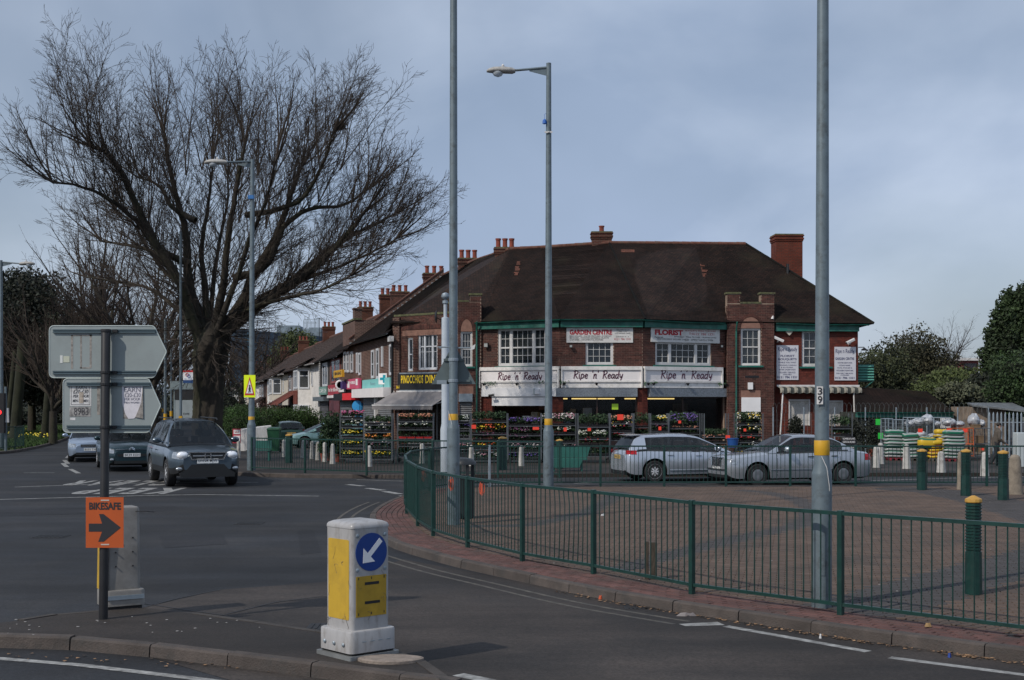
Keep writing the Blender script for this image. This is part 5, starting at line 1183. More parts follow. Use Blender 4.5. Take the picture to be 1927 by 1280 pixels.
# ================================================================ lamp columns
def column(name,label,x,y,r0,r1,h0,h,cat='street lamp',band=None,m=polegrey,door=True,lean=0,group=None):
    t=thing(name,label,cat,(x,y,0),group=group); mb=MB(); mb.lathe([(r0,-.02),(r0,h0),(r0*.98,h0+.02),((r0+r1)/2,h0+.1),(r1*1.35,h0+.2),(r1*1.3,h0+.22),(r1*.85,h)],(0,0,0),n=20)
    mb.v=[(vx+lean*vz,vy,vz) for vx,vy,vz in mb.v]
    o=mb.build('pole',m,t,smooth=40,local=True)
    if band:
        b=MB(); k=lambda z:(r1*1.3+(r1*.85-r1*1.3)*(z-h0-.22)/(h-h0-.22))+.003
        b.lathe([(k(band[0]),band[0]),(k(band[0])+.002,band[0]+.005),(k(band[1])+.002,band[1]-.005),(k(band[1]),band[1])],(lean*band[0],0,0),n=20); b.build('yellow_band',yellowband,t,smooth=40,local=True)
    if door:
        d=MB(); n=6; a0,a1=-1.9,-1.2
        d.loft([[((r0+.006)*math.cos(a0+(a1-a0)*i/n),(r0+.006)*math.sin(a0+(a1-a0)*i/n),z) for i in range(n+1)] for z in (.35,min(h0-.15,.95))],cap=False,closed=False); d.build('access_door',m,t,local=True)
    return t
def lamphead(t,x,z,dirx,armL,pal=True,scale=1.,dy=0):
    """arm and luminaire; dirx = -1 points left"""
    m=MB(); m.tube((x,0,z),(x+dirx*armL,dy,z-.02*armL-.06),.035,.03,n=8); m.loft([[(x+dirx*.04,-.01,z-.03),(x+dirx*.04,.01,z-.03),(x+dirx*.04,.01,z-.22),(x+dirx*.04,-.01,z-.22)],[(x+dirx*.5,-.01,z-.08),(x+dirx*.5,.01,z-.08),(x+dirx*.5,.01,z-.1),(x+dirx*.5,-.01,z-.1)]]); m.build('arm',polegrey,t,smooth=40,local=True)
    hx=x+dirx*armL; hz=z-.02*armL-.06; rings=[]
    for k,(u,w_,zt,zb) in enumerate(((0,.06,.03,-.06),(.08,.11,.07,-.09),(.3,.15,.1,-.08),(.55,.15,.09,-.07),(.68,.1,.05,-.06),(.74,.03,.0,-.05))):
        u*=scale; rings.append([(hx+dirx*u,dy+w_*scale*math.cos(a),hz+(zt if math.sin(a)>0 else -zb)*scale*math.sin(a)*(1)) for a in [2*math.pi*i/14 for i in range(14)]])
    m=MB(); m.loft(rings); hd=m.build('lamp_housing',mat('lamp_housing',(.36,.35,.33),.6,var=.2,scale=9),t,smooth=50,local=True)
    m=MB(); m.lathe([(.02,-.17),(.1,-.14),(.14,-.08),(.13,-.03)],(hx+dirx*.45*scale,dy,hz),n=14); m.build('lamp_glass',mat('lamp_glass',(.5,.55,.6),.15,var=0,alpha=.7),hd,smooth=60,local=True)
    m=MB(); m.lathe([(.03,0),(.04,.04),(.02,.07)],(hx+dirx*.32*scale,dy,hz+.09*scale),n=8); m.build('photocell',whitep,hd,local=True)
gL='grey street lighting columns'
# big pole at right (39)
c=G(1546,1142); t=column('lamp_column','tall grey column with 39 and a yellow band, nearest at the right behind the railing',c.x,c.y,.108,.06,1.42,9.5,band=(1.63,1.79),group=gL,lean=.0022)
def z_at(py,Y): return PZ(py,Y)
Fn=Facet((c.x-.07,c.y-.075),(c.x-.005,c.y-.085)); zz=(PZ(760,c.y),PZ(728,c.y))
m=MB(); m.loft([[Fn.p(u,.012,z) for u in (-.0,Fn.L)] [::1]+[Fn.p(u,.008,z) for u in (Fn.L,0)] for z in (zz[0]-.005,zz[1]+.003)]); m.build('number_plate',whitep,t)
zm=(zz[0]+zz[1])/2; text(Fn,'3',.01,Fn.L-.008,zm+.006,zz[1]-.008,.016,blackletter,t,bold=.01,ext=.001); text(Fn,'9',.01,Fn.L-.008,zz[0]+.004,zm-.006,.016,blackletter,t,bold=.01,ext=.001)
m=MB(); m.path([(c.x-.02,c.y-.09,1.62),(c.x+.03,c.y-.115,1.5),(c.x+.06,c.y-.1,1.3),(c.x+.065,c.y-.09,1.25)],.004,4); m.build('cable_tie',whitep,t)
# middle left pole with the triangular sign
xA,yA=PX(853,23.9),23.9
t=column('lamp_column','tall grey column behind the railing curve carrying the back of a triangular sign',xA,yA,.115,.062,1.72,14.,band=(PZ(810,yA),PZ(779,yA)),group=gL,lean=.0006)
m=MB(); m.tube((xA-.02,yA-.12,1.8),(xA-.09,yA-.1,2.05),.004,n=4); m.build('cable_tie',whitep,t)
s=thing('triangle_sign','back of a grey triangular road sign clamped to the tall column','sign',(xA,yA+.12,2.5))
zb_,zt_=PZ(723,yA+.1),PZ(655,yA+.1); w_=.40; tri=[(-w_,zb_),(w_,zb_),(w_*.93,zb_+.05),(.05,zt_),(-.05,zt_),(-w_*.93,zb_+.05)]
sgr=mat('sign_back_grey',(.10,.13,.135),.5,metal=.1,var=.1,scale=3); m=MB(); m.loft([[(xA+u,yA+.13,z) for u,z in tri],[(xA+u,yA+.145,z) for u,z in tri]]); m.build('plate',sgr,s)
m=MB(); 
for z in (zb_+.04,zb_+.42): m.box(xA-.3+(.12 if z>zb_+.2 else 0),xA+.3-(.12 if z>zb_+.2 else 0),yA+.10,yA+.13,z,z+.04)
m.build('channel',sgr,s); m=MB()
for z in (zb_+.03,zb_+.41): m.lathe([(.085,0),(.09,.005),(.09,.05),(.085,.055)],(xA,yA,z),n=14)
m.box(xA-.3,xA-.12,yA+.03,yA+.1,zb_+.0,zb_+.07); m.build('clamp',galv,s)
s=thing('traffic_detector','small white detector box on an arm beside the tall column','detector',(xA+.3,yA,PZ(652,yA)))
m=MB(); m.tube((xA,yA,PZ(655,yA)),(xA+.32,yA-.02,PZ(655,yA)),.015,n=6); m.tube((xA-.28,yA,PZ(653,yA)),(xA,yA,PZ(654,yA)),.012,n=6); m.build('arm',galv,s); m=MB(); m.loft([[(xA+.3,yA-.05,PZ(660,yA)),(xA+.38,yA-.05,PZ(657,yA)),(xA+.40,yA-.05,PZ(648,yA)),(xA+.33,yA-.05,PZ(652,yA))],[(xA+.3,yA+.03,PZ(660,yA)),(xA+.38,yA+.03,PZ(657,yA)),(xA+.40,yA+.03,PZ(648,yA)),(xA+.33,yA+.03,PZ(652,yA))]]); m.build('box',whitep,s)
# lamp at 1033
yB=34.2; xB=PX(1032,yB); t=column('lamp_column','tall grey street lamp in front of the garden centre sign, arm pointing left',xB,yB,.135,.075,1.45,PZ(119,yB),band=(PZ(803,yB),PZ(788,yB)),group=gL,lean=.0008)
lamphead(t,.01,PZ(127,yB),-1,.86); m=MB(); z=PZ(250,yB); m.tube((-.0,-.1,z-.0),(.02,-.14,z),.02,n=6); m.box(-.1,.1,-.1,-.085,z-.02,z+.02); m.build('bracket',whitep,t,local=True)
m=MB(); z=PZ(225,yB); m.path([(-.06,-.02,z+.15),(-.1,-.05,z+.12),(-.1,-.05,z)],.006,4); m.lathe([(.02,.0),(.05,-.04),(.055,-.12),(.03,-.13)],(-.1,-.05,z),n=8); tag(m.build('hanging_plug',mat('blue_plastic',(.02,.12,.45),.5,var=.1),local=True),'small blue socket hanging from the middle street lamp','socket').location=(xB,yB,0)
# left lamp with crossing sign
yD=43.; xD=PX(473,yD); t=column('lamp_column','grey street lamp by the dark SUV carrying a yellow warning sign',xD,yD,.14,.075,1.45,PZ(300,yD),band=(PZ(799,yD),PZ(784,yD)),group=gL,lean=.0035)
xt=.0035*PZ(300,yD); lamphead(t,xt,PZ(304,yD),-1,.75,dy=-.3); 
m=MB(); m.box(-.09,.09,-.1,.1,PZ(375,yD),PZ(368,yD)); m.build('strap',mat('blue_strap',(.03,.15,.4),.5,var=0),t,local=True)
s=thing('warning_sign','bright yellow warning sign with a red triangle and walking figure on the lamp post','sign',(xD,yD-.1,3))
F=Facet((PX(459,yD-.12),yD-.12),(PX(480.5,yD-.12),yD-.12)); z0,z1=PZ(748,yD),PZ(706,yD); fluo=mat('fluorescent_yellow',(.80,.95,.01),.5,var=0)
m=MB(); fbox(m,F,0,F.L,-.02,0,z0,z1); m.build('backing_board',fluo,s); L_=F.L; h=z1-z0
def tri_(u,w2,za,zb2,d,mt,nm): m=MB(); m.loft([[F.p(a,d-.004,b) for a,b in ((u-w2,za),(u+w2,za),(u,zb2))],[F.p(a,d,b) for a,b in ((u-w2,za),(u+w2,za),(u,zb2))]]); return m.build(nm,mt,s)
tri_(L_/2,L_*.43,z0+h*.1,z0+h*.92,.006,redp,'red_triangle'); tri_(L_/2,L_*.30,z0+h*.18,z0+h*.78,.012,board,'white_triangle')
m=MB(); u=L_/2; 
for (a,b),(c_,d_) in (((0,.5),(.0,.36)),((0,.38),(-.07,.22)),((0,.38),(.07,.24)),((0,.46),(-.07,.36)),((0,.46),(.07,.38)),((.0,.52),(.0,.56))):
    m.tube(F.p(u+a*L_*1.2,.016,z0+b*h),F.p(u+c_*L_*1.2,.016,z0+d_*h),.014 if b<.5 else .022,n=5)
m.build('walking_figure',blackletter,s,kind='stuff')
# far left lamp
yG=62.; xG=PX(2,yG); t=column('lamp_column','grey street lamp at the left edge of the picture, arm to the right',xG,yG,.15,.08,1.5,PZ(490,yG),group=gL,door=False); lamphead(t,0,PZ(493,yG),1,.85)
# traffic light by it
xT=PX(5,60.); t=thing('traffic_light','black traffic signal at the far left edge showing a small red light','traffic light',(xT,60.,0)); m=MB(); m.lathe([(.06,0),(.06,2.9)],(.12,.05,0),n=10); m.build('post',polegrey,t,local=True)
m=MB(); m.rbox(.0,-.1,PZ(815,60),PZ(740,60),.3,.22,.03); m.build('signal_head',blackp,t,local=True); m=MB(); m.lathe([(.11,-.23),(.1,-.22),(.02,-.215)],(-.07,0,PZ(776,60)),n=14,axis='y'); m.build('red_lens',mat('red_signal',(.8,.02,.03),.3,var=0,emit=(1,.03,.03),estr=2.2),t,local=True)
m=MB(); m.loft([[(.16,-.1,PZ(795,60)),(.3,-.1,PZ(795,60)),(.28,-.1,PZ(768,60)),(.2,-.1,PZ(768,60))],[(.16,.0,PZ(795,60)),(.3,0,PZ(795,60)),(.28,0,PZ(768,60)),(.2,0,PZ(768,60))]]); m.build('side_shield',whitep,t,local=True)
# white cctv column
yE=39.0; yE=41.6; xE=PX(838,yE); t=thing('camera_column','white steel camera column with a dome, thicker at the bottom, left of the tall grey column','camera column',(xE,yE,0)); m=MB()
m.lathe([(.155,0),(.155,PZ(808,yE)),(.12,PZ(797,yE)),(.118,PZ(600,yE)),(.115,PZ(598,yE)),(.055,PZ(597,yE)),(.055,PZ(570,yE))],n=18); m.build('pole',mat('column_white',(.42,.47,.52),.4,var=.06),t,smooth=30,local=True)
m=MB(); z=PZ(565,yE); m.lathe([(.06,-.12),(.09,-.1),(.09,-.02),(.03,.0),(.03,.04)],(0,0,z),n=12); m.lathe([(.02,-.0),(.1,.03),(.13,.1),(.1,.19),(.02,.22)],(0,0,z+.02),n=12); m.build('dome_camera',galv,t,smooth=50,local=True); m=MB(); m.tube((-.2,.1,PZ(655,yE)),(-.12,0,PZ(655,yE)),.02); m.build('bracket',galv,t,local=True)
# ================================================================ direction sign with two arrow backs
yS=13.5; xS=PX(194.5,yS); t=thing('direction_sign','grey backs of two arrow shaped road signs on a black post at the left front','sign',(xS,yS,0))
m=MB(); m.lathe([(.045,-.01),(.045,PZ(620,yS)-.02),(.035,PZ(620,yS)),(.01,PZ(620,yS)+.004)],n=18); m.v=[(a+.0085*c_,b,c_) for a,b,c_ in m.v]; m.build('post',blackp,t,smooth=35,local=True)
ys=yS+.09; sback=mat('sign_back_pale',(.27,.31,.31),.55,metal=.1,var=.05,scale=2,dirt=(.235,.265,.265),dscale=3)
def arrowplate(px0,px1,pxs,py0,py1,name):
    X0,X1,Xs=PX(px0,ys),PX(px1,ys),PX(pxs,ys); Z0,Z1=PZ(py1,ys),PZ(py0,ys); r=.045; pts=[]
    def arc(cx,cz,a0,a1,r_=r): 
        for i in range(5): a=R(a0+(a1-a0)*i/4); pts.append((cx+r_*math.cos(a),cz+r_*math.sin(a)))
    arc(X0+r,Z0+r,180,270); arc(Xs-r,Z0+r,270,325); arc(X1-.03,(Z0+Z1)/2,-30,30,.03); arc(Xs-r,Z1-r,35,90); arc(X0+r,Z1-r,90,180)
    m=MB(); m.loft([[(x,ys,z) for x,z in pts],[(x,ys+.004,z) for x,z in pts]][::1]); pl=m.build(name,sback,t)
    m=MB(); n=len(pts)
    for i in range(n):
        (a,b),(c_,d_)=pts[i],pts[(i+1)%n]; m.tube((a,ys,b),(c_,ys,d_),.006,n=6)
    m.build('rim',mat('sign_rim',(.5,.56,.54),.4,metal=.2,var=.05),pl,kind='stuff')
    for zf in (.1,.9):
        z=Z0+(Z1-Z0)*zf; m=MB(); 
        for dz in (-.018,.006): m.box(X0+.04,Xs-.0,ys-.022,ys-.001,z+dz,z+dz+.012)
        m.box(X0+.04,Xs-.0,ys-.01,ys-.0005,z-.018,z+.018); m.build('channel',mat('channel_dark',(.09,.13,.15),.5,metal=.3,var=.1),pl,kind='stuff')
        m=MB(); m.lathe([(.05,-.015),(.052,-.012),(.052,.012),(.05,.015)],(xS+.0085*z,yS,z),n=14); m.box(xS+.05+.0085*z,xS+.1+.0085*z,ys-.04,ys-.01,z-.015,z+.015); m.build('clamp',blackp,pl)
    return pl
p1=arrowplate(93,313,293,613.5,711,'upper_arrow_plate'); p2=arrowplate(119,302,283,713,814,'lower_arrow_plate')
Fz=Facet((PX(80,ys),ys),(PX(330,ys),ys)); ZZ=lambda py:PZ(py,ys); UU=lambda px:(px-80)/250*Fz.L
paper=mat('poster_paper',(.60,.60,.60),.8,var=.08,scale=30,dirt=(.42,.41,.40),dscale=14); inkm=mat('poster_ink',(.07,.07,.08),.8,var=.4,scale=40); inkf=mat('faded_ink',(.24,.24,.29),.8,var=.3,scale=40); tape=mat('tape_residue',(.27,.25,.23),.8,var=.3,scale=30)
def zp(a,b): return UU(80+a/5.564),ZZ(600+b/5.565)
def paperbox(a,b,c_,d_,m_,dd=.003,nm='poster',par=None):
    u0,z1=zp(a,b); u1,z0=zp(c_,d_); m=MB(); n=6
    L=[(u0,z0),(u1,z0),(u1,z1),(u0,z1)]
    fbox(m,Fz,u0,u1,0.0005,dd,z0,z1); return m.build(nm,m_,par or p2)
paperbox(185,384,212,464,mat('label_white',(.6,.62,.6),.6,var=0),nm='label',par=p1); paperbox(219,392,284,457,mat('label_cream',(.48,.5,.40),.6,var=.1),nm='label',par=p1)
for a,b,c_,d_ in ((298,175,320,525),(395,175,412,520),(494,165,515,515),(300,165,518,182),(392,508,500,522)): paperbox(a,b,c_,d_,tape,.0015,'tape_mark',p1)
paperbox(572,660,603,1005,tape,.0015,'tape_mark')
po=tag(paperbox(288,665,512,915,paper,.0022)); 
for a,b,c_,d_ in ((300,683,304,900),(494,715,498,900),(300,897,498,902),(300,683,455,688)): paperbox(a,b,c_,d_,inkm,.003,'ruled_border',p2)
for s_,(a,b,c_,d_) in (('EARN',(348,705,468,738)),('£20-£30',(320,742,482,782)),('PER HOUR',(320,795,485,825)),('MEN-WOMEN',(316,845,482,872))):
    u0,z1=zp(a,b); u1,z0=zp(c_,d_); text(Fz,s_,u0,u1,z0,z1,.0036,inkm,p2,shear=.25,bold=.008,ext=.0006)
paperbox(385,770,430,885,mat('torn_patch',(.42,.36,.3),.8,var=.3,scale=30),.0045,'torn_patch')
paperbox(282,922,505,1024,mat('grubby_paper',(.40,.39,.38),.8,rgb2=(.08,.08,.08),scale=26),.0025); paperbox(290,1036,345,1062,paper,.0018,'label')
u0,z1=zp(330,930); u1,z0=zp(480,1010); text(Fz,'8983',u0,u1,z0,z1,.0032,inkm,p2,bold=.0,ext=.0006)
m=MB(); L=[zp(*q) for q in ((832,690),(1050,690),(1053,830),(1030,890),(975,1030),(960,1045),(900,1048),(870,1000),(838,900))]; m.loft([[Fz.p(u,.003,z) for u,z in L],[Fz.p(u,.0045,z) for u,z in L]]); m.build('poster',mat('poster_lilac',(.64,.62,.66),.8,var=.06,scale=20),p2)
m=MB(); L=[zp(*q) for q in ((842,930),(845,1045),(895,1048)) ]; m.loft([[Fz.p(u,.001,z) for u,z in L],[Fz.p(u,.002,z) for u,z in L]]); L=[zp(*q) for q in ((1035,890),(1053,700),(1056,1045),(975,1030)) ]; m.loft([[Fz.p(u,.001,z) for u,z in L],[Fz.p(u,.012,z) for u,z in L]]); m.build('peeled_paper',tape,p2,kind='stuff')
for s_,(a,b,c_,d_),b_ in (('EARN',(855,715,1028,768),.012),('£20-£30',(862,775,1028,820),.0),('PER HOUR',(862,828,1025,855),0),('MEN WOMEN',(862,868,1022,888),0)):
    u0,z1=zp(a,b); u1,z0=zp(c_,d_); text(Fz,s_,u0,u1,z0,z1,.006,inkf,p2,bold=b_,ext=.0006)
# bikesafe board
yK=yS-.055; s=thing('bikesafe_sign','orange BIKESAFE board with a black arrow to the right tied to the black post','sign',(xS,yK,1.2)); F=Facet((PX(161.5,yK),yK),(PX(232.5,yK),yK)); z0,z1=PZ(1031,yK),PZ(936,yK); m=MB(); fbox(m,F,0,F.L,-.004,0,z0,z1); m.build('board',mat('sign_orange',(.46,.082,.012),.55,var=.04,scale=6),s)
text(F,'BIKESAFE',F.L*.09,F.L*.93,z1-(z1-z0)*.245,z1-(z1-z0)*.10,.002,blackletter,s,bold=.03,ext=.001)
q=[(.08,.52),(.43,.52),(.35,.33),(.47,.33),(.93,.60),(.47,.88),(.33,.88),(.43,.68),(.08,.68)]; m=MB(); m.loft([[F.p(a*F.L,d_,z1-b*(z1-z0)) for a,b in q] for d_ in (.0005,.002)][::1]); m.build('arrow',blackletter,s)
m=MB(); 
for z in (z1-.028,z0+.035): fbox(m,F,F.L*.4,F.L*.62,-.002,.003,z-.008,z+.004)
m.build('cable_tie',mat('tie_plastic',(.5,.45,.4),.5,var=0),s,kind='stuff')
# ================================================================ keep-left bollards
shell=mat('bollard_plastic',(.35,.345,.345),.3,var=.05,scale=5,dirt=(.23,.215,.20),dscale=3,stretch=(3,3,1))
def keepleft(label,x,y,ang,front=True,W=.40,D=.40):
    t=thing('traffic_bollard',label,'bollard',(x,y,0),ang)
    m=MB(); m.rbox(0,0,-.01,.03,W+.13,D+.12,.02); m.build('base_plate',mat('plate_metal',(.25,.26,.26),.5,metal=.4,var=.2),t,local=True)
    m=MB(); m.rbox(0,0,.035,.06,W+.06,D+.06,.02); m.build('rubber_gasket',rubber,t,local=True)
    m=MB(); m.rbox(0,0,.05,.24,W+.09,D+.09,.05,top=.02); b=m.build('plinth',shell,t,smooth=40,local=True)
    m=MB(); m.rbox(0,0,.235,1.115,W,D,.035,top=.0); 
    n=8
    m.build('body',shell,t,smooth=40,local=True)
    m=MB(); rings=[]
    def rr(k,z):
        pts=[]; r=.035*k+.0
        for q_,(ux,uy) in enumerate(((1,1),(-1,1),(-1,-1),(1,-1))):
            for j in range(5):
                a=math.pi/2*q_+math.pi/2*j/4; pts.append((ux*(W/2*k-r)+r*math.cos(a),uy*(D/2*k-r)+r*math.sin(a),z))
        return pts
    m.loft([rr(1.02,1.112),rr(1.02,1.13),rr(.97,1.15),rr(.8,1.166),rr(.5,1.178),rr(.15,1.182)]); m.build('cap',shell,t,smooth=50,local=True)
    # yellow panels on the side faces (normals -x and +x), sign face on -y
    for sx in (-1,1):
        F=Facet((sx*W/2,-sx*-D/2*1 if 0 else (D/2 if sx<0 else -D/2)),(sx*W/2,(-D/2 if sx<0 else D/2)))
        m=MB(); pts=[]; 
        for (a,b,a0) in ((.06,.34,180),(D-.06,.34,270),(D-.06,1.0,0),(.06,1.0,90)):
            for j in range(4): an=R(a0+30*j); pts.append((a+.015*math.cos(an),b+.015*math.sin(an)))
        m.loft([[F.p(u,d_,z) for u,z in pts] for d_ in (.0,.003)]); m.build('yellow_panel',ymat,t,local=True)
        if sx<0:
            m=MB()
            for u in (.06,.2,.34): m.lathe([(.016,0),(.018,-.004),(.01,-.012)],tuple(F.p(u,.05,.12)),n=10,axis='x')
            m.build('screw',galv,t,local=True,kind='stuff')
    for sy in (-1,1):
        F=Facet((-W/2,-D/2),(W/2,-D/2)) if sy<0 else Facet((W/2,D/2),(-W/2,D/2))
        m=MB(); fbox(m,F,.04,W-.04,0,.004,.35,.70); m.build('lower_yellow_panel',mat('sign_ochre',(.42,.26,.02),.45,var=.12,scale=8,dirt=(.4,.25,.02),dscale=9),t,local=True)
        m=MB()
        for z,w_ in ((.635,.15),(.47,.16)): fbox(m,F,.13,.13+w_,.0045,.007,z-.012,z+.012)
        for u in (.065,W/2,W-.065):
            for z in (.375,.68): fbox(m,F,u-.004,u+.004,.0045,.006,z-.01,z+.012)
        m.build('marking',blackp,t,local=True,kind='stuff')
        c_=F.p(W/2,0,.905); m=MB(); rg=lambda d_,r:[F.p(W/2+r*math.cos(a),d_,.905+r*math.sin(a)*1.0) for a in [2*math.pi*i/32 for i in range(32)]]
        m.loft([rg(0,.165),rg(.006,.165)]); dk=m.build('blue_disc',mat('mandatory_blue',(.008,.045,.22),.35,var=.03),t,local=True)
        A=R(225); ax=Vector((math.cos(A),math.sin(A))); ay=Vector((-ax.y,ax.x)); q=[(-.13,-.02),(.02,-.02),(-.0,-.065),(.04,-.065),(.13,0),(.04,.065),(-.0,.065),(.02,.02),(-.13,.02)]
        q=[(-.14,-.022),(.03,-.022),(-.015,-.075),(.028,-.083),(.125,0),(.028,.083),(-.015,.075),(.03,.022),(-.14,.022)]
        q=[(-.14,-.022),(.035,-.022),(.035,-.085),(.13,0),(.035,.085),(.035,.022),(-.14,.022)]
        m=MB(); m.loft([[F.p(W/2+ax.x*a+ay.x*b,d_,.905+ax.y*a+ay.y*b) for a,b in q] for d_ in (.0062,.009)]); m.build('white_arrow',board,dk,local=True)
        m=MB()
        for u,z in ((.055,1.05),(W-.055,1.05),(.055,.755),(W-.055,.755)): m.lathe([(.017,0),(.018,sy*.004),(.008,sy*.008)],tuple(F.p(u,0,z)),n=10,axis='y')
        for u in (.07,.16,.24,.33): fbox(m,F,u-.0,u+.045,.046,.05,.14,.147)
        m.build('fixing',shell if 0 else galv,t,local=True,kind='stuff')
    sc=mat('scratch_mark',(.16,.14,.12),.8,var=.2); rs=random.Random(5)
    for F,wd in ((Facet((-W/2,D/2),(-W/2,-D/2)),D),(Facet((-W/2,-D/2),(W/2,-D/2)),W)):
        m=MB()
        for k in range(9):
            u=rs.uniform(.04,wd-.04); z=rs.uniform(.28,1.0); pts=[F.p(u,.0045,z)]
            for j in range(4): u=min(max(u+rs.uniform(-.03,.03),.02),wd-.02); z+=rs.uniform(-.05,.01); pts.append(F.p(u,.0045,z))
            m.path(pts,rs.uniform(.0008,.0016),3)
        m.build('scratches',sc,t,local=True,kind='stuff')
    return t
c=G(667,1239); keepleft('white internally lit keep left bollard with yellow panels at the front of the island',c.x,c.y+.24,R(-44.5) if 0 else R(42))
# second bollard seen from behind
c=G(217,1147); t=thing('traffic_bollard','grey plastic back of a bollard behind the black sign post','bollard',(c.x+.0,c.y+.2,0),R(31))
m=MB(); bk=mat('bollard_grey_back',(.215,.205,.19),.5,var=.15,scale=5,dirt=(.15,.14,.125),dscale=3); m.rbox(0,0,.03,.2,.44,.36,.06,top=.02); m.rbox(0,0,.19,1.08,.36,.28,.04,top=.03); m.v=[(x*(1-.06*max(0,z-.2)),y*(1-.1*max(0,z-.2)),z) for x,y,z in m.v]; m.build('shell',bk,t,smooth=40,local=True,kind='stuff')
m=MB(); m.rbox(0,0,-.01,.04,.38,.32,.02); m.build('rubber_gasket',rubber,t,local=True); m=MB(); m.box(-.19,.2,-.19,-.178,.1,.145); m.build('metal_strip',galv,t,local=True)
m=MB()
for x_ in (-.09,.09):
    for z in (.45,.6,.75): m.tube((x_,-.125,z),(x_,-.15,z),.008,n=6)
m.build('rivet',blackp,t,local=True,kind='stuff'); m=MB(); m.rbox(-.214,.0,.2,.98,.02,.26,.008); m.v=[(x+.02*max(0,z-.2),y,z) for x,y,z in m.v]; m.build('yellow_panel',ymat,t,local=True); m=MB(); m.rbox(-.2,.0,.04,1.0,.03,.31,.01);m.v=[(x+.02*max(0,z-.2)+.006,y,z) for x,y,z in m.v]; m.build('white_shell',shell,t,local=True)
m=MB(); m.path([(.12,-.14,1.03),(.22,-.2,1.03),(.3,-.22,1.02)],.006,4); m.build('loose_cable',blackp,t,local=True)
# manhole cover and patch beside front bollard
m=MB(); c=G(735,1243); pts=[(c.x+.28*math.cos(a)*(1+.06*math.sin(3*a)),c.y+.16*math.sin(a)*(1+.05*math.cos(4*a))) for a in [2*math.pi*i/20 for i in range(20)]]; m.loft([[(x,y,-.004) for x,y in pts],[(x,y,.018) for x,y in pts],[(c.x+(x-c.x)*.92,c.y+(y-c.y)*.92,.026) for x,y in pts]]); tag(m.build('cement_patch',mat('mortar_pad',(.23,.19,.16),.9,var=.2,scale=9,bump=.5)),'round cement pad on the island beside the front bollard','patch')
# ================================================================ bins, posts
t=thing('litter_bin','black and grey ribbed litter bin with a domed hood behind the curved railing','bin',(PX(870,25.0),25.2,0)); m=MB(); m.lathe([(.2,0),(.22,.02),(.23,.75),(.24,.78)],n=28); m.v=[(x*(1+.03*(1 if int(math.degrees(math.atan2(y,x))/12.9)%2 else -1)) ,y,z) for x,y,z in m.v]; m.build('body',mat('bin_black',(.018,.022,.025),.45,var=.2),t,smooth=25,local=True)
m=MB(); m.loft([[(.26*math.cos(a),.26*math.sin(a),1.02) for a in [2*math.pi*i/24 for i in range(24)]],[(.255*math.cos(a),.255*math.sin(a),1.07) for a in [2*math.pi*i/24 for i in range(24)]],[(.18*math.cos(a),.18*math.sin(a),1.13) for a in [2*math.pi*i/24 for i in range(24)]],[(.05*math.cos(a),.05*math.sin(a),1.15) for a in [2*math.pi*i/24 for i in range(24)]]]); m.build('hood',MATS['bin_black'],t,smooth=50,local=True)
for a in (.4,2.0,3.6,5.2): m=MB(); m.box(.2*math.cos(a)-.03,.2*math.cos(a)+.03,.2*math.sin(a)-.03,.2*math.sin(a)+.03,.76,1.03); m.build('hood_post',MATS['bin_black'],t,local=True)
orr=mat('orange_reflector',(.60,.10,.05),.5,var=.15,scale=20)
for i,(px,y0,y1,k) in enumerate(((797,883,906,27.4),(849,898,924,21.6),(907,906,932,19.7))):
    x=PX(px,k); z0,z1=PZ(y1,k),PZ(y0,k); t=thing('orange_tag',['faded orange tag on the far side of the railing curve','orange plastic tag hanging on the railing in front of the tall column','orange plastic tag hanging on the railing right of the litter bin'][i],'tag',(x,k,z0)); m=MB(); m.rbox(0,0,.02,z1-z0-.03,.045,.012,.005); m.build('tag_strip',orr,t,local=True)
    m=MB(); pts=[(.04*math.cos(a),0,(z1-z0)/2+(z1-z0)/2*math.sin(a)) for a in [2*math.pi*i/12 for i in range(13)]]; m.path(pts,.006,5); m.build('loop',orr,t,local=True)
# green plaza posts with yellow caps
def ridged(label,px,py,h,r,rings=True,n=8,z0=0,grp='green posts with yellow caps'):
    c=G(px,py); t=thing('green_post',label,'bollard',(c.x,c.y,0),R(22),group=grp); pr=[(r,0)]; zt=h*.93
    if rings:
        zr=h*.42; pr.append((r*.95,zr)); k=zr
        while k<zt: pr+=[(r*.95,k),(r*.95,k+.014),(r*.85,k+.018),(r*.85,k+.032)]; k+=.036
    else: pr+=[(r*.93,zt)]
    m=MB(); m.lathe(pr,n=n); m.build('post_body',green,t,local=True,smooth=20); m=MB(); m.lathe([(r*.96,zt),(r*1.0,zt+.01),(r*.97,zt+h*.035),(r*.2,h),(.005,h)],n=n); m.build('yellow_cap',mat('cap_yellow',(.45,.25,.045),.5,var=.1,scale=20),t,local=True); return t
ridged('nearest ribbed green post with yellow cap at the right, behind the railing',1832,1118,1.13,.098,n=12)
ridged('green yellow capped post, leftmost of the three at the back right of the paving',1735,922,1.03,.125)
ridged('green yellow capped post, middle one at the back right of the paving',1818,933,1.10,.125)
ridged('green yellow capped post, rightmost one at the back right of the paving',1888,941,1.12,.125)
ridged('green yellow capped post on the far pavement left of the grey lamp column',946,884,1.08,.16,False)
ridged('green yellow capped post on the far pavement right of the grey lamp column',1053,882,.98,.13,False)
ridged('green yellow capped post by the green wheelie bin at the left',544,871,1.05,.14,False)
# wooden stump post on plaza
t=thing('timber_stumps','pair of short dark timber stumps standing behind the near railing','post',(*G(1226,1090)[:2],0)); 
for x_,h,w_ in ((-.06,.47,.045),(.03,.46,.07)): m=MB(); m.rbox(x_,0,0,h,w_,.07,.008); m.build('stump',mat('weathered_timber',(.06,.048,.035),.9,var=.4,scale=9,stretch=(6,6,1)),t,local=True)
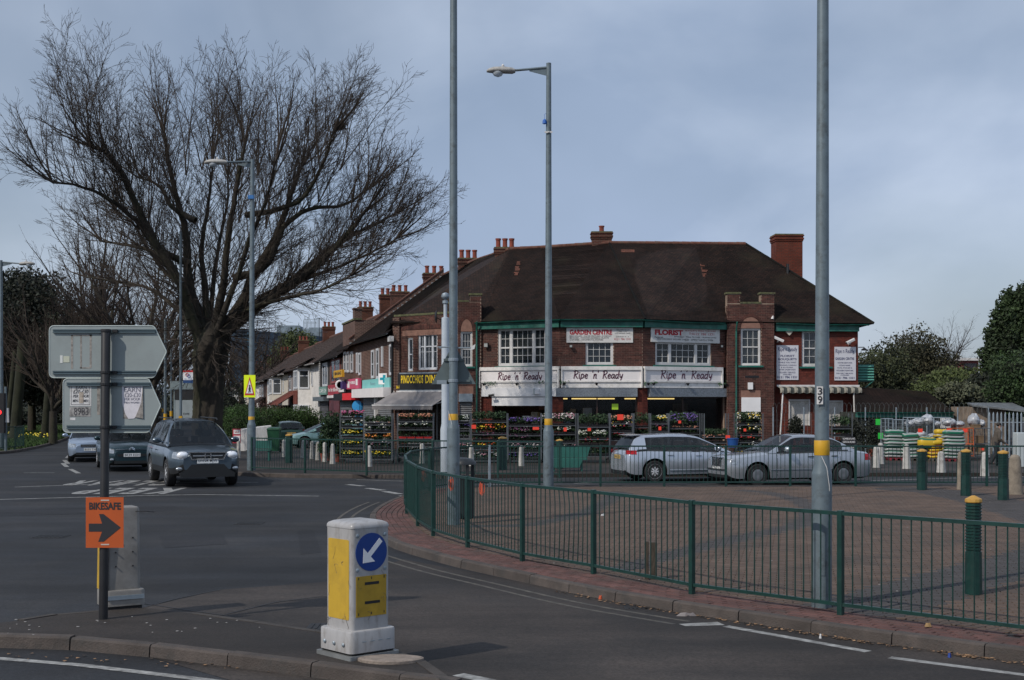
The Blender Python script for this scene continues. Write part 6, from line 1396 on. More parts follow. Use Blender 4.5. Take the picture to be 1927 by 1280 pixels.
# pale concrete posts
def cpost(label,px,py,h=.75,r=.085,m_=None,flat=False):
    c=G(px,py); t=thing('concrete_post',label,'bollard',(c.x,c.y,0),group='pale concrete posts along the pavements'); m=MB()
    m.lathe([(r*1.25,0),(r*1.2,.02),(r*.88,h*.86),(r*.8,h*.93),(r*.5,h*.985),(.01,h)],n=12); m.build('post_body',m_ or mat('painted_concrete',(.42,.41,.385),.85,var=.12,scale=6,dirt=(.22,.20,.185),dscale=5),t,smooth=60,local=True); return t
desc=['far left one beside the white picket fence','second from the left, right of the lamp column','right of the green wheelie bin','behind the pale green hatchback','first of four close together before the flower trolleys','second of four close together before the flower trolleys','third of four close together before the flower trolleys','last of four close together before the flower trolleys','alone in front of the wide flower trolley below the pharmacy','half hidden left of the white camera column','between tall column and grey rail post','behind the railing left of the lamp with two trolleys behind']
for d_,(px,py) in zip(desc,((449,862),(480,858),(534,860),(570,862),(587,864),(598,866),(611,869),(626,873),(695,878),(794,872),(887,877),(981,877))): cpost('white concrete post, '+d_,px,py,.72 if px>600 else .7,.085 if px>600 else .075)
stone=mat('mossy_stone',(.22,.185,.145),.9,var=.25,scale=5,bump=.5,dirt=(.2,.17,.13),dscale=4)
for lb,px,py,h,r,mm in (('short white post behind the silver saloon boot at right',1649,880,.72,.11,None),('short white post close behind the one by the saloon boot',1657,873,.75,.11,None),('grey white post in front of the striped compost sacks',1706,882,.8,.12,None),('grey white post in front of the yellow sacks',1771,889,.66,.12,None),('slim brown stone post left of the middle green post',1806,921,.95,.06,stone),('white post left of the dark rail post, near the walking man',1853,896,.72,.11,None),('thick brown stone post at the right edge',1910,930,.95,.155,stone)):
    cpost(lb,px,py,h,r,mm)
# dark slim post in the rail zone, electricity cabinet
c=G(1912,905); t=thing('utility_cabinet','pale grey electricity cabinet at the far right edge','cabinet',(PX(1910,45.5),45.5,0)); hh=PZ(814,45.5); m=MB(); m.rbox(.55,0,0,hh,1.1,.4,.02,top=.02); m.build('body',mat('cabinet_grey',(.42,.46,.47),.5,var=.05),t,local=True); m=MB(); m.box(.3,.31,-.205,-.2,.1,hh-.1); m.box(.7,.71,-.205,-.2,.1,hh-.1); m.build('door_gap',blackp,t,local=True,kind='stuff')
# green bench between the lamp columns
t=thing('bench','pale green curved metal bench on the far pavement right of the lamp column','bench',(PX(1075,42.5),42.6,0)); bm=mat('bench_green',(.02,.11,.09),.5,var=.1); 
for nm,(x0,x1,z0,z1,ya,yb) in (('backrest',(-.7,.62,.42,.78,.05,.1)),('seat',(-.7,.5,.36,.41,-.35,.05)),('front_panel',(-.7,.35,.12,.36,-.36,-.33))):
    m=MB(); m.loft([[(x0,ya,z0),(x1-.1*(nm!='seat'),ya,z0),(x1-.1*(nm!='seat'),yb,z0),(x0,yb,z0)],[(x0,ya,z1),(x1,ya,z1),(x1,yb,z1),(x0,yb,z1)]]); m.build(nm,bm,t,local=True)
for x_ in (-.6,.3): m=MB(); m.box(x_,x_+.06,-.3,.1,0,.36); m.build('leg',bm,t,local=True)
t=thing('bench','dark green bench beside the lamp column at the left','bench',(PX(486,50),50,0)); 
for nm,(z0,z1,ya,yb) in (('backrest',(.45,.75,.1,.14)),('seat',(.38,.42,-.25,.1))): m=MB(); m.box(-.35,.5,ya,yb,z0,z1); m.build(nm,bm,t,local=True)
for x_ in (-.3,.4): m=MB(); m.box(x_,x_+.05,-.2,.12,0,.38); m.build('leg',bm,t,local=True)
# wheelie bin
c=G(516,851); t=thing('wheelie_bin','dark green wheelie bin beside the parked dark green car','bin',(c.x,c.y,0)); m=MB(); m.loft([[(-.2,-.22,.05),(.2,-.22,.05),(.2,.22,.05),(-.2,.22,.05)],[(-.27,-.3,1.0),(.27,-.3,1.0),(.27,.3,1.0),(-.27,.3,1.0)]]); m.build('body',mat('bin_green',(.015,.09,.04),.5,var=.1),t,local=True); m=MB(); m.loft([[(-.29,-.33,1.0),(.29,-.33,1.0),(.29,.36,1.0),(-.29,.36,1.0)],[(-.25,-.28,1.07),(.25,-.28,1.07),(.25,.36,1.1),(-.25,.36,1.1)]]); m.build('lid',MATS['bin_green'],t,local=True)
for x_ in (-.24,.2): m=MB(); m.tube((x_,.22,.1),(x_+.05,.22,.1),.1,n=14); m.build('wheel',rubber,t,local=True)
# bus stop pole, flag, big sign back
yP=49.; xP=PX(340,yP); t=thing('bus_stop','bus stop pole with small red, white and blue flag against the big trunk','bus stop',(xP,yP,0)); m=MB(); m.lathe([(.05,0),(.05,PZ(640,yP)+4)],n=10); m.build('pole',polegrey,t,local=True)
m=MB(); m.box(-.06,.06,-.06,.06,PZ(789,yP),PZ(783,yP)); m.build('yellow_band',yellowband,t,local=True)
F=Facet((PX(344.5,yP),yP),(PX(363,yP),yP)); z0,z1=PZ(721,yP),PZ(697,yP); h=z1-z0
for nm,a,b,mm in (('red_strip',.84,1,redp),('white_panel',.24,.84,board),('blue_strip',.0,.24,mat('flag_blue',(.01,.05,.16),.5,var=0))): m=MB(); fbox(m,F,0,F.L,-.02,0,z0+h*a,z0+h*b); m.build(nm,mm,t)
for u,z,mm in ((.4,.65,redp),(.58,.55,mat('ring_blue',(.02,.12,.4),.5,var=0))):
    m=MB(); pts=[F.p(F.L*u+.05*math.cos(a),.01,z0+h*z+.05*math.sin(a)) for a in [2*math.pi*i/14 for i in range(15)]]; m.path(pts,.012,5); m.build('ring_symbol',mm,t)
text(F,'Bus Stop',F.L*.15,F.L*.85,z0+h*.28,z0+h*.36,.003,MATS['ring_blue'],t)
yQ=56.; t=thing('road_sign_back','large grey back of a road sign and dark signal box left of the big trunk','sign',(PX(350,yQ),yQ,0)); sg=mat('sign_back_mid',(.20,.25,.26),.6,var=.08)
m=MB(); m.box(PX(320,yQ),PX(385,yQ),yQ,yQ+.05,PZ(733,yQ),PZ(717,yQ)); m.build('upper_plate',sg,t); m=MB(); m.box(PX(330,yQ),PX(385,yQ),yQ,yQ+.05,PZ(788,yQ),PZ(753,yQ)); m.build('lower_plate',mat('sign_back_mid2',(.27,.31,.32),.6,var=.08),t)
m=MB(); m.box(PX(328,yQ),PX(362,yQ),yQ+.02,yQ+.3,PZ(752,yQ),PZ(733,yQ)); m.build('dark_box',blackp,t)
for px in (328,382): m=MB(); m.tube((PX(px,yQ),yQ+.1,0),(PX(px,yQ),yQ+.1,PZ(720,yQ)),.05); m.build('post',sg,t)
F=Facet((PX(345,yQ),yQ),(PX(357,yQ),yQ)); text(F,'KWIK',0,F.L,PZ(781,yQ),PZ(777,yQ),.002,blackletter,t)
for i,(px,Y,zt) in enumerate(((311,58,600),(322,75,640),(300,90,690),(306,105,700),(295,120,705))):
    x=PX(px,Y); tt=thing('slim_pole',['slim grey pole left of the bus stop pole','thin pole just right of the slim grey pole','thin far pole seen left of the slim poles','far thin pole right beside another in the street','farthest thin pole along the left street'][i],'pole',(x,Y,0),group='thin poles along the left street'); m=MB(); m.lathe([(.07,0),(.05,PZ(zt,Y))],n=8); m.build('pole',polegrey,tt,local=True); m=MB(); m.lathe([(.08,1.4),(.08,1.7)],n=8); m.build('yellow_band',yellowband,tt,local=True)
# picket fence and notice at left
pf=thing('picket_fence','row of white concrete fence panels beside the rounded hedge','fence',(PX(440,60),60,0)); 
for i in range(24):
    k=i/23; Y=57+11*k if 0 else 60+9*k; x=PX(457+50*k,Y); m=MB(); m.rbox(0,0,0,1.0,.20,.06,.02,top=.03); o=m.build('picket',whitep,pf,local=True); o.location=(x-pf.location.x,Y-pf.location.y,0)
t=thing('notice_board','small red and white for sale notice by the white fence','sign',(PX(448,59),59,0)); m=MB(); m.box(PX(438,59)-PX(448,59),PX(453,59)-PX(448,59),-.02,.02,PZ(834,59),PZ(807,59)); m.build('board',mat('notice_red',(.5,.03,.06),.5,var=0),t,local=True)
F=Facet((PX(440,59),58.97),(PX(452,59),58.97)); m=MB(); fbox(m,F,0,F.L,0,.006,PZ(817,59),PZ(809,59)); fbox(m,F,0,F.L,0,.006,PZ(832,59),PZ(820,59)); m.build('white_panel',board,t,kind='stuff'); text(F,'SALE',.04,F.L-.04,PZ(815,59),PZ(811,59),.008,redletter,t); text(F,'NOW ON',.04,F.L-.04,PZ(830,59),PZ(823,59),.008,MATS['navy_letter'],t)
# ================================================================ vehicles
def lerp_tab(tab,x):
    if x<=tab[0][0]: return tab[0][1]
    for (a,b),(c,d) in zip(tab,tab[1:]):
        if x<=c:
            t=(x-a)/(c-a) if c>a else 0; return b+(d-b)*t
    return tab[-1][1]
def smooth_tab(tab,x,h=.07): return (lerp_tab(tab,x-h)+2*lerp_tab(tab,x)+lerp_tab(tab,x+h))/4
def person_bust(parent,loc,shirt,hair,skin=None,name='person',label=None):
    pass
interior=mat('car_interior',(.02,.02,.022),.85,var=.2)
carglass=mat('car_glass',(.008,.012,.015),.03,var=0,spec=.8,alpha=.5)
hlg=mat('headlamp_glass',(.42,.45,.48),.08,var=.25,scale=12,metal=.6)
amber=mat('indicator_amber',(.7,.22,.03),.3,var=0)
tailr=mat('tail_lamp_red',(.42,.01,.015),.15,var=.2,scale=9)
platey=mat('plate_yellow',(.55,.38,.12),.5,var=0); platew=mat('plate_white',(.68,.70,.70),.5,var=0)
trimk=mat('car_trim_black',(.012,.013,.014),.5,var=.1)
def car(name,label,cat,loc,hd,S_,scale=1.,group=None):
    L,W,zb=S_['L'],S_['W']/2,S_.get('zb',.2); top=S_['top']; gh=S_['roof']; wr=S_.get('wr',.31); xf,xr=S_['axles']
    t=thing(name,label,cat,loc,math.atan2(hd[1],hd[0]),group); t.scale=(scale,)*3
    paint=S_['paint']; clad=S_.get('clad',0)
    hl=L/2
    def Wx(x):
        a=abs(x); k=.62 if x>0 else .5; s=max(0,(a-(hl-k))/k); return W*(1-(S_.get('taper',.2) if x>0 else S_.get('rtaper',.13))*s**2.4)*(1-.02*max(0,(a-.8)/(hl-.8)))
    def zbx(x):
        a=abs(x); s=max(0,(a-(hl-.3))/.3); return zb+.1*s**2
    def endk(x): a=hl-abs(x); return 0 if a>.12 else (1-a/.12)
    ra=wr+.075
    def arch(x):
        z=0
        for c in (xf,xr):
            if abs(x-c)<ra: z=max(z,wr+math.sqrt(ra*ra-(x-c)**2)*.98)
        return z
    def sec(x):
        zt=smooth_tab(top,x); w=Wx(x); b=zbx(x); az=arch(x); e=endk(x)
        P=[(0,b),(w*.78,b),(w*.955,b+.05),(w*.992,b+.2),(w*1.0,(b+zt)/2+.03),(w*.985,zt-.13),(w*.945,zt-.035),(w*.80,zt),(0,zt+.035)]
        if e>0:
            zc=(b+zt)/2; P=[(y*(1-.10*e*e),zc+(z-zc)*(1-.16*e*e)) for y,z in P]
        return [(y,max(z,az)) if 0<i<6 else (y,z) for i,(y,z) in enumerate(P)]
    xs=set()
    n=34
    for i in range(n+1): xs.add(round(-hl+L*i/n,3))
    for c in (xf,xr):
        for i in range(-10,11): xs.add(round(c+ra*math.sin(i*math.pi/20),3))
        xs.add(round(c+ra+.004,3)); xs.add(round(c-ra-.004,3))
    for d_ in (.01,.03,.06,.1): xs.add(round(hl-d_,3)); xs.add(round(-hl+d_,3))
    xs=sorted(xs); m=MB(); rows=[]
    for x in xs:
        P=sec(x); rows.append([(x,y,z) for y,z in P]+[(x,-y,z) for y,z in P[-2:0:-1]])
    K=len(rows[0]); vs=[p for r in rows for p in r]; fs=[];ms=[]
    g0,g1=gh[0][0],gh[-1][0]; lo,hi=min(g0,g1),max(g0,g1)
    for i in range(len(rows)-1):
        xm=(xs[i]+xs[i+1])/2
        for j in range(K):
            a=i*K+j; b=i*K+(j+1)%K; fs.append((a,a+K,b+K,b)); jj=j if j<8 else K-1-j
            mi=0
            if jj<=1: mi=1
            elif arch(xm)>0 and jj<=1: mi=1
            elif jj==2 and zb>0 and (S_.get('sill',True)): mi=1 if clad else 0
            elif clad and jj<=3 and (abs(xm)>hl-.45) and jj==3 and xm>0 and 0: mi=1
            if jj==7 and lo+.1<xm<hi-.1: mi=1
            ms.append(mi)
    fs.append(tuple(range(K))[::-1]); ms.append(0); fs.append(tuple((len(rows)-1)*K+j for j in range(K))); ms.append(0)
    m.v=vs; m.f=fs; m.m=ms; body=m.build('body',[paint,trimk],t,smooth=38,local=True)
    # greenhouse
    tum=S_.get('tum',.34); gx=sorted({round(lo+(hi-lo)*i/44,3) for i in range(45)}|{round(q[0],3) for q in gh})
    rf=S_['glass']; sills=S_['side']   # (x of windscreen top, x of rear glass top)
    G_=[];
    ghs=sorted(gh)
    for x in gx:
        zt=smooth_tab(top,x)+.0; zr=max(zt+.004,smooth_tab(ghs,x,.05)); w=Wx(x)*.925; h=zr-zt
        yv=lambda z:w-(z-zt)*tum-.10*max(0,(z-zt)/.55)**3
        zs=[zt,zt+min(.035,h*.2),zt+h*.86,zt+h*.955,zr,zr+.028]
        ys=[yv(zs[0]),yv(zs[1]),yv(zs[2]),yv(zs[3])-.035,yv(zs[4])-.13,0]
        P=list(zip(ys,zs)); G_.append([(x,y,z) for y,z in P]+[(x,-y,z) for y,z in P[-2::-1]])
    m=MB(); K=11; gl_=MB()
    for r in range(len(G_)-1):
        xm=(gx[r]+gx[r+1])/2
        for j in range(10):
            jj=j if j<5 else 9-j; q=(G_[r][j],G_[r+1][j],G_[r+1][j+1],G_[r][j+1]); dst,mi=m,0
            if jj==1 and any(a<xm<b for a,b in sills): dst=gl_
            elif jj==1 and any(a<xm<b for a,b in S_.get('bpill',())): mi=1
            elif jj==0: mi=1 if lo+.25<xm<hi-.25 else 0
            if jj in(3,4) and xm>rf[0]: dst=gl_ if jj==4 else (m)
            if jj==3 and xm>rf[0]: dst=gl_ if xm<hi-.02 else m
            if jj in(3,4) and xm<rf[1]: dst=gl_
            if xm>hi-.03 or xm<lo+.03: dst=m;mi=1
            dst.add(q,[(0,1,2,3)],mi)
    m.build('roof',[paint,trimk],t,smooth=40,local=True); gl_.build('windows',carglass,t,smooth=40,local=True,kind='stuff')
    # pillars across screens are the sides; seats inside
    zi=smooth_tab(top,0); m=MB()
    sx=S_.get('seats',(.25,-.75))
    for x in sx:
        for y in (-.36,.36): m.rbox(x,y,zi-.3,zi+.2,.14,.46,.05); m.rbox(x-.02,y,zi+.22,zi+.38,.08,.24,.03)
    m.build('seats',interior,t,local=True,kind='stuff')
    m=MB(); m.box(hi-.75,hi-.35,-W*.78,W*.78,zi-.1,zi+.03); m.build('dashboard',interior,t,local=True)
    def ys(x,z):
        P=sec(x)[2:7]
        for (y0,z0),(y1,z1) in zip(P,P[1:]):
            if z<=z1 and z1>z0: return y0+(y1-y0)*max(0,(z-z0)/(z1-z0))
        return P[-1][0]
    def patchside(nm,x0,x1,f0,f1,mt,off=.008,both=True,nx=7,nz=4,par=None):
        for sgn in ((1,-1) if both is True else (both,)):
            m=MB(); R_=[]
            for i in range(nx+1):
                x=x0+(x1-x0)*i/nx; za,zb2=f0(x),f1(x); R_.append([(x+(off if x>0 else -off)*(1 if abs(x)>hl-.7 else 0),sgn*(ys(x,za+(zb2-za)*k/nz)+off),za+(zb2-za)*k/nz) for k in range(nz+1)])
            for i in range(nx):
                for k in range(nz):
                    q=(R_[i][k],R_[i+1][k],R_[i+1][k+1],R_[i][k+1]); m.add(q,[(0,1,2,3)])
            m.build(nm,mt,par or t,smooth=60,local=True)
    for l in S_.get('patches',()): patchside(*l)
    # door gaps
    for x in S_.get('doors',()):
        m=MB()
        for sgn in (1,-1):
            zt=smooth_tab(top,x); zz=[zb+.12+(zt-.04-zb-.12)*k/6 for k in range(7)]
            if arch(x)>0: zz=[z for z in zz if z>arch(x)+.02]
            for a,b in zip(zz,zz[1:]): m.add([(x-.006,sgn*(ys(x,a)+.002),a),(x+.006,sgn*(ys(x,a)+.002),a),(x+.006,sgn*(ys(x,b)+.002),b),(x-.006,sgn*(ys(x,b)+.002),b)],[(0,1,2,3)])
        m.build('door_gap',trimk,t,local=True,kind='stuff')
    for x in S_.get('handles',()):
        for sgn in (1,-1):
            z=smooth_tab(top,x)-.13; m=MB(); m.tube((x-.09,sgn*(ys(x,z)+.02),z),(x+.09,sgn*(ys(x,z)+.02),z),.014,n=6); m.build('door_handle',paint if not S_.get('hm') else S_['hm'],t,local=True)
    for z,mt,x0,x1,w_ in S_.get('strips',()):
        m=MB()
        for sgn in (1,-1):
            xx=[x0+(x1-x0)*k/20 for k in range(21)]
            for a,b in zip(xx,xx[1:]):
                if arch(a)>z or arch(b)>z: continue
                m.loft([[(x,sgn*(ys(x,z)+.0),z-w_),(x,sgn*(ys(x,z)+.014),z-w_*.6),(x,sgn*(ys(x,z)+.014),z+w_*.6),(x,sgn*(ys(x,z)+.0),z+w_)] for x in (a,b)])
        m.build('side_strip',mt,t,local=True,kind='stuff')
    # mirrors
    mx,mz=S_['mirror']
    for sgn in (1,-1):
        w=Wx(mx)*.925; m=MB(); m.tube((mx,sgn*w,mz-.03),(mx-.0,sgn*(w+.12),mz),.02,n=6)
        rings=[]
        for k,(u,s1) in enumerate(((-.06,.75),(-.03,1),(.03,.95),(.07,.55))):
            rings.append([(mx+u,sgn*(w+.17)+.115*s1*math.cos(a),mz+.02+.078*s1*math.sin(a)) for a in [2*math.pi*i/12 for i in range(12)]])
        m.loft(rings); mo=m.build('door_mirror',S_.get('mirror_m',paint),t,smooth=50,local=True)
        m=MB(); m.loft([[(mx-.062,sgn*(w+.17)+.075*math.cos(a),mz+.02+.05*math.sin(a)) for a in [2*math.pi*i/12 for i in range(12)]],[(mx-.064,sgn*(w+.17)+.075*math.cos(a),mz+.02+.05*math.sin(a)) for a in [2*math.pi*i/12 for i in range(12)]]]); m.build('mirror_glass',chrome,mo,local=True)
    # wheels
    sp_n,style=S_['rim']
    for x in (xf,xr):
        for sgn in (1,-1):
            yc=sgn*(W-.125); wm=MB(); o=wr
            wm.lathe([(o*.62,-.105),(o*.92,-.11),(o*.985,-.085),(o,-.04),(o,.04),(o*.985,.085),(o*.92,.11),(o*.62,.105)],(x,yc,o),n=30,axis='y'); wo=wm.build('wheel',rubber,t,smooth=35,local=True)
            rmt=mat('alloy_rim',(.70,.71,.73),.35,metal=.35,var=.05) if style!='disc' else mat('wheel_trim',(.20,.21,.225),.4,metal=.5,var=.1)
            r=MB(); yo=yc+sgn*.095; r.lathe([(o*.60,-.0),(o*.68,sgn*.012),(o*.70,sgn*.004),(o*.62,-sgn*.02)],(x,yo,o),n=30,axis='y')
            if style=='disc':
                r.lathe([(o*.64,-sgn*.002),(o*.5,sgn*.012),(o*.25,sgn*.02),(o*.1,sgn*.014)],(x,yo,o),n=24,axis='y')
            else:
                r.lathe([(o*.14,-sgn*.02),(o*.14,sgn*.008),(o*.08,sgn*.012)],(x,yo,o),n=14,axis='y')
                for k in range(sp_n):
                    A=2*math.pi*k/sp_n
                    for dA in ((-.14,.14) if style=='double' else (0,)):
                        a0=A+dA*.3; a1=A+dA; ww=.016 if style=='double' else .03
                        p=Vector((x+o*.1*math.cos(a0),yo-.0,o+o*.1*math.sin(a0))); q=Vector((x+o*.63*math.cos(a1),yo-sgn*.004,o+o*.63*math.sin(a1))); tn=Vector((-(q-p).z,0,(q-p).x)).normalized()*ww
                        r.loft([[p-tn,p+tn,p+tn*.6+Vector((0,sgn*.016,0)),p-tn*.6+Vector((0,sgn*.016,0))],[q-tn*.9,q+tn*.9,q+tn*.5+Vector((0,sgn*.01,0)),q-tn*.5+Vector((0,sgn*.01,0))]])
            r.build('rim',rmt,wo,smooth=30,local=True,kind='stuff' if 0 else None)
            if style=='disc':
                h=MB()
                for k in range(8):
                    A=2*math.pi*k/8; h.lathe([(.022,0),(.02,sgn*.004)],(x+o*.5*math.cos(A),yo+sgn*.008,o+o*.5*math.sin(A)),n=8,axis='y')
                h.build('rim_holes',trimk,wo,local=True,kind='stuff')
            bk=MB(); bk.lathe([(o*.62,-sgn*.05),(o*.62,-sgn*.045),(.01,-sgn*.045)],(x,yo,o),n=20,axis='y'); bk.build('brake_disc',trimk,wo,local=True)
    # number plates
    for end,(z,txt,mt) in S_.get('plates',{}).items():
        sg=1 if end=='f' else -1; x=sg*(hl+.012); F=Facet((x,-.26),(x,.26)) if sg>0 else Facet((x,.26),(x,-.26))
        F=Facet((x,.26),(x,-.26)) if sg<0 else Facet((x,-.26),(x,.26))
        m=MB(); fbox(m,F,0,.52,-.006,.006,z,z+.112); p=m.build('number_plate',mt,t,local=True)
        me=textmesh(txt,.01,.01,1.1); vs=[v.co.copy() for v in me.vertices]; a0=min(v.x for v in vs);a1=max(v.x for v in vs);b0=min(v.y for v in vs);b1=max(v.y for v in vs)
        for v,c in zip(me.vertices,vs): v.co=F.p(.03+(c.x-a0)/(a1-a0)*.46,.0072+(.001 if c.z>0 else 0),z+.017+(c.y-b0)/(b1-b0)*.078)
        me.materials.clear(); me.materials.append(blackletter); link('lettering',me,t)
    for fn in S_.get('extra',()): fn(t,S_,ys,sec)
    return t
def bx(t,nm,x0,x1,y0,y1,z0,z1,mt,r=None):
    m=MB(); m.box(x0,x1,y0,y1,z0,z1); return m.build(nm,mt,t,local=True)
def blob(t,nm,c,s,mt,n=14,rot=0):
    m=MB(); rings=[]
    for i in range(1,8):
        a=math.pi*i/8; rings.append([(c[0]+s[0]*math.sin(a)*math.cos(b)*math.cos(rot)-s[1]*math.sin(a)*math.sin(b)*math.sin(rot),c[1]+s[0]*math.sin(a)*math.cos(b)*math.sin(rot)+s[1]*math.sin(a)*math.sin(b)*math.cos(rot),c[2]+s[2]*math.cos(a)) for b in [2*math.pi*k/n for k in range(n)]])
    m.loft(rings); return m.build(nm,mt,t,smooth=60,local=True)
# --- dark SUV
pS=mat('paint_slate_blue',(.085,.118,.15),.28,metal=.6,var=.05,scale=1,coat=.6)
def suv_extra(t,S_,ys,sec):
    hl=S_['L']/2
    # grille: dark opening with a chrome frame and bars
    def nose(nm,pts,mt,d0,d1,par=t):
        m=MB(); m.loft([[(hl+d0,y,z) for y,z in pts],[(hl+d1,y,z) for y,z in pts]]); return m.build(nm,mt,par,local=True)
    g=nose('grille',[(-.46,.85),(-.38,.69),(.38,.69),(.46,.85),(.45,.88),(-.45,.88)],trimk,-.02,.012)
    for z,w_,h in ((.872,.46,.026),(.695,.38,.022)): nose('grille_bar',[(-w_,z-h/2),(w_,z-h/2),(w_,z+h/2),(-w_,z+h/2)],chrome,.0,.028,g)
    nose('grille_bar',[(-.36,.775),(.36,.775),(.37,.80),(-.37,.80)],mat('silver_bar',(.4,.42,.45),.3,metal=.7,var=0),.0,.022,g)
    for sg in (-1,1): nose('grille_side',[(sg*.37,.685),(sg*.40,.685),(sg*.48,.87),(sg*.45,.88)],chrome,0,.026,g)
    for y0,y1,z0,z1 in ((-.085,-.055,.735,.845),(.055,.085,.735,.845),(-.055,.055,.775,.80)): bx(g,'badge_bar',hl+.022,hl+.036,y0,y1,z0,z1,chrome)
    # lower black bumper with angled corners and fog lamps
    m=MB(); 
    for x0,x1,k in ((hl-.45,hl+.012,1),):
        pass
    nose('lower_bumper',[(-.66,.26),(.66,.26),(.68,.36),(.50,.46),(.40,.575),(-.40,.575),(-.50,.46),(-.68,.36)],trimk,-.12,.014)
    for sg in (-1,1): blob(t,'fog_lamp',(hl-.055,sg*.68,.47),(.05,.09,.05),hlg)
    for sg in (-1,1): blob(t,'headlight_reflector',(hl-.06,sg*.60,.80),(.10,.15,.10),mat('lamp_bright',(.9,.92,.95),.12,metal=.3,var=0))
    bx(t,'wiper',1.28,1.3,-.5,.1,1.07,1.085,trimk); m=MB(); m.box(-.2,-.1,-.62,-.6,1.66,1.7); 
    for sg in (-1,1): m=MB(); m.path([(.62,sg*.56,1.635),(.5,sg*.57,1.69),(-1.7,sg*.56,1.70),(-1.85,sg*.55,1.65)],.016,6); m.build('roof_rail',trimk,t,local=True)
SUV=dict(L=4.55,W=1.78,zb=.28,wr=.345,axles=(1.36,-1.27),top=[(-2.3,.98),(-1.9,1.03),(-.4,1.01),(1.0,1.0),(1.2,1.0),(1.75,.955),(2.1,.90),(2.2,.86),(2.28,.80)],
  roof=[(-2.22,1.02),(-2.0,1.55),(-1.7,1.635),(-.6,1.67),(.3,1.64),(.45,1.60),(1.3,1.0)],glass=(.42,-1.95),side=((-1.95,-1.15),(-1.05,-.3),(-.22,.62)),bpill=((-.3,-.22),(-1.15,-1.05)),tum=.26,
  paint=pS,clad=1,rim=(5,'spoke'),mirror=(.72,1.12),doors=(.95,-.26,-1.15),handles=(-.1,-1.0),plates={'f':(.60,'DW04 MJW',platew)},taper=.24,
  patches=[('headlight',1.98,2.272,lambda x:.70+.03*(2.27-x)/.3,lambda x:.885-.0*(x-1.98),hlg),('side_cladding',-1.9,1.95,lambda x:.33,lambda x:.42,trimk,.004)],extra=[suv_extra],hm=pS)
SUV['patches']=[SUV['patches'][0]]
hS=Vector((.40,-.917)); suv=car('parked_suv','dark slate blue SUV with driver waiting at the junction, number plate DW04 MJW','car',(-9.27,38.4,ZR),hS,SUV,1.10); suv.name='suv'
# --- dark people carrier
pC=mat('paint_dark_teal',(.022,.05,.062),.28,metal=.5,var=.05,scale=1,coat=.6)
def mpv_extra(t,S_,ys,sec):
    hl=S_['L']/2; bx(t,'grille',hl-.02,hl+.012,-.45,.45,.50,.58,trimk); bx(t,'lower_grille',hl-.02,hl+.012,-.55,.55,.27,.36,trimk)
    for z in (.735,.715): bx(t,'chrome_bar',hl-.03,hl+.004,-.52,.52,z,z+.012,chrome)
    for k,z in enumerate((.70,.745)):
        for sg in (-1,1): m=MB(); m.tube((hl+.015,0,z+.05),(hl+.015,sg*.085,z),.011,n=5); m.build('chevron_badge',chrome,t,local=True)
    for sg in (-1,1): blob(t,'fog_lamp',(hl-.04,sg*.62,.40),(.05,.07,.05),hlg)
    bx(t,'wiper',1.32,1.34,-.55,.3,1.02,1.035,trimk)
MPV=dict(L=4.3,W=1.75,zb=.2,wr=.32,axles=(1.36,-1.36),top=[(-2.15,.9),(-1.8,.98),(.8,.98),(1.15,.98),(1.7,.86),(2.0,.78),(2.15,.68)],roof=[(-2.1,1.0),(-1.85,1.45),(-1.3,1.58),(-.2,1.62),(.25,1.58),(1.45,.93)],glass=(.25,-1.8),
  side=((-1.8,-1.1),(-1.02,-.3),(-.22,.7)),bpill=((-.3,-.22),(-1.1,-1.02)),tum=.28,paint=pC,rim=(7,'spoke'),mirror=(.85,1.05),doors=(.95,-.26,-1.1),handles=(-.1,-.95),plates={'f':(.49,'BK59 EOH',platew)},taper=.3,
  patches=[('headlight',1.66,2.13,lambda x:.60+.08*(2.13-x),lambda x:.735+.2*(2.13-x),hlg)],extra=[mpv_extra])
car('people_carrier','dark teal people carrier behind the SUV, half hidden by the black sign post','car',(-13.45,46.3,ZR),(.36,-.93),MPV,1.03)
# --- pale blue saloon front
pV=mat('paint_pale_blue',(.28,.35,.45),.28,metal=.5,var=.05,scale=1,coat=.6)
def sal_extra(t,S_,ys,sec):
    hl=S_['L']/2; bx(t,'grille',hl-.02,hl+.012,-.38,.38,.58,.69,trimk); bx(t,'lower_grille',hl-.02,hl+.012,-.55,.55,.28,.38,trimk)
    for z in (.61,.64): bx(t,'grille_bar',hl+.01,hl+.018,-.36,.36,z,z+.008,chrome)
SAL=dict(L=4.6,W=1.75,zb=.19,wr=.315,axles=(1.42,-1.28),top=[(-2.3,.88),(-1.7,.96),(-.5,.93),(.9,.92),(1.2,.92),(1.9,.80),(2.2,.74),(2.3,.66)],roof=[(-1.75,.98),(-1.1,1.36),(-.5,1.44),(.2,1.43),(.35,1.40),(1.25,.93)],glass=(.35,-1.05),
  side=((-1.3,-.45),(-.37,.7)),bpill=((-.45,-.37),),tum=.36,paint=pV,rim=(6,'spoke'),mirror=(.72,1.0),doors=(.95,-.4,-1.25),handles=(-.2,-1.05),plates={'f':(.44,'BU03 TWF',platew)},taper=.26,
  patches=[('headlight',1.92,2.29,lambda x:.57+.04*(2.29-x),lambda x:.71+.1*(2.29-x),hlg)],extra=[sal_extra])
car('blue_saloon','pale blue saloon last in the queue, seen below the arrow signs','car',(-16.95,53.5,ZR),(.30,-.95),SAL,1.0)
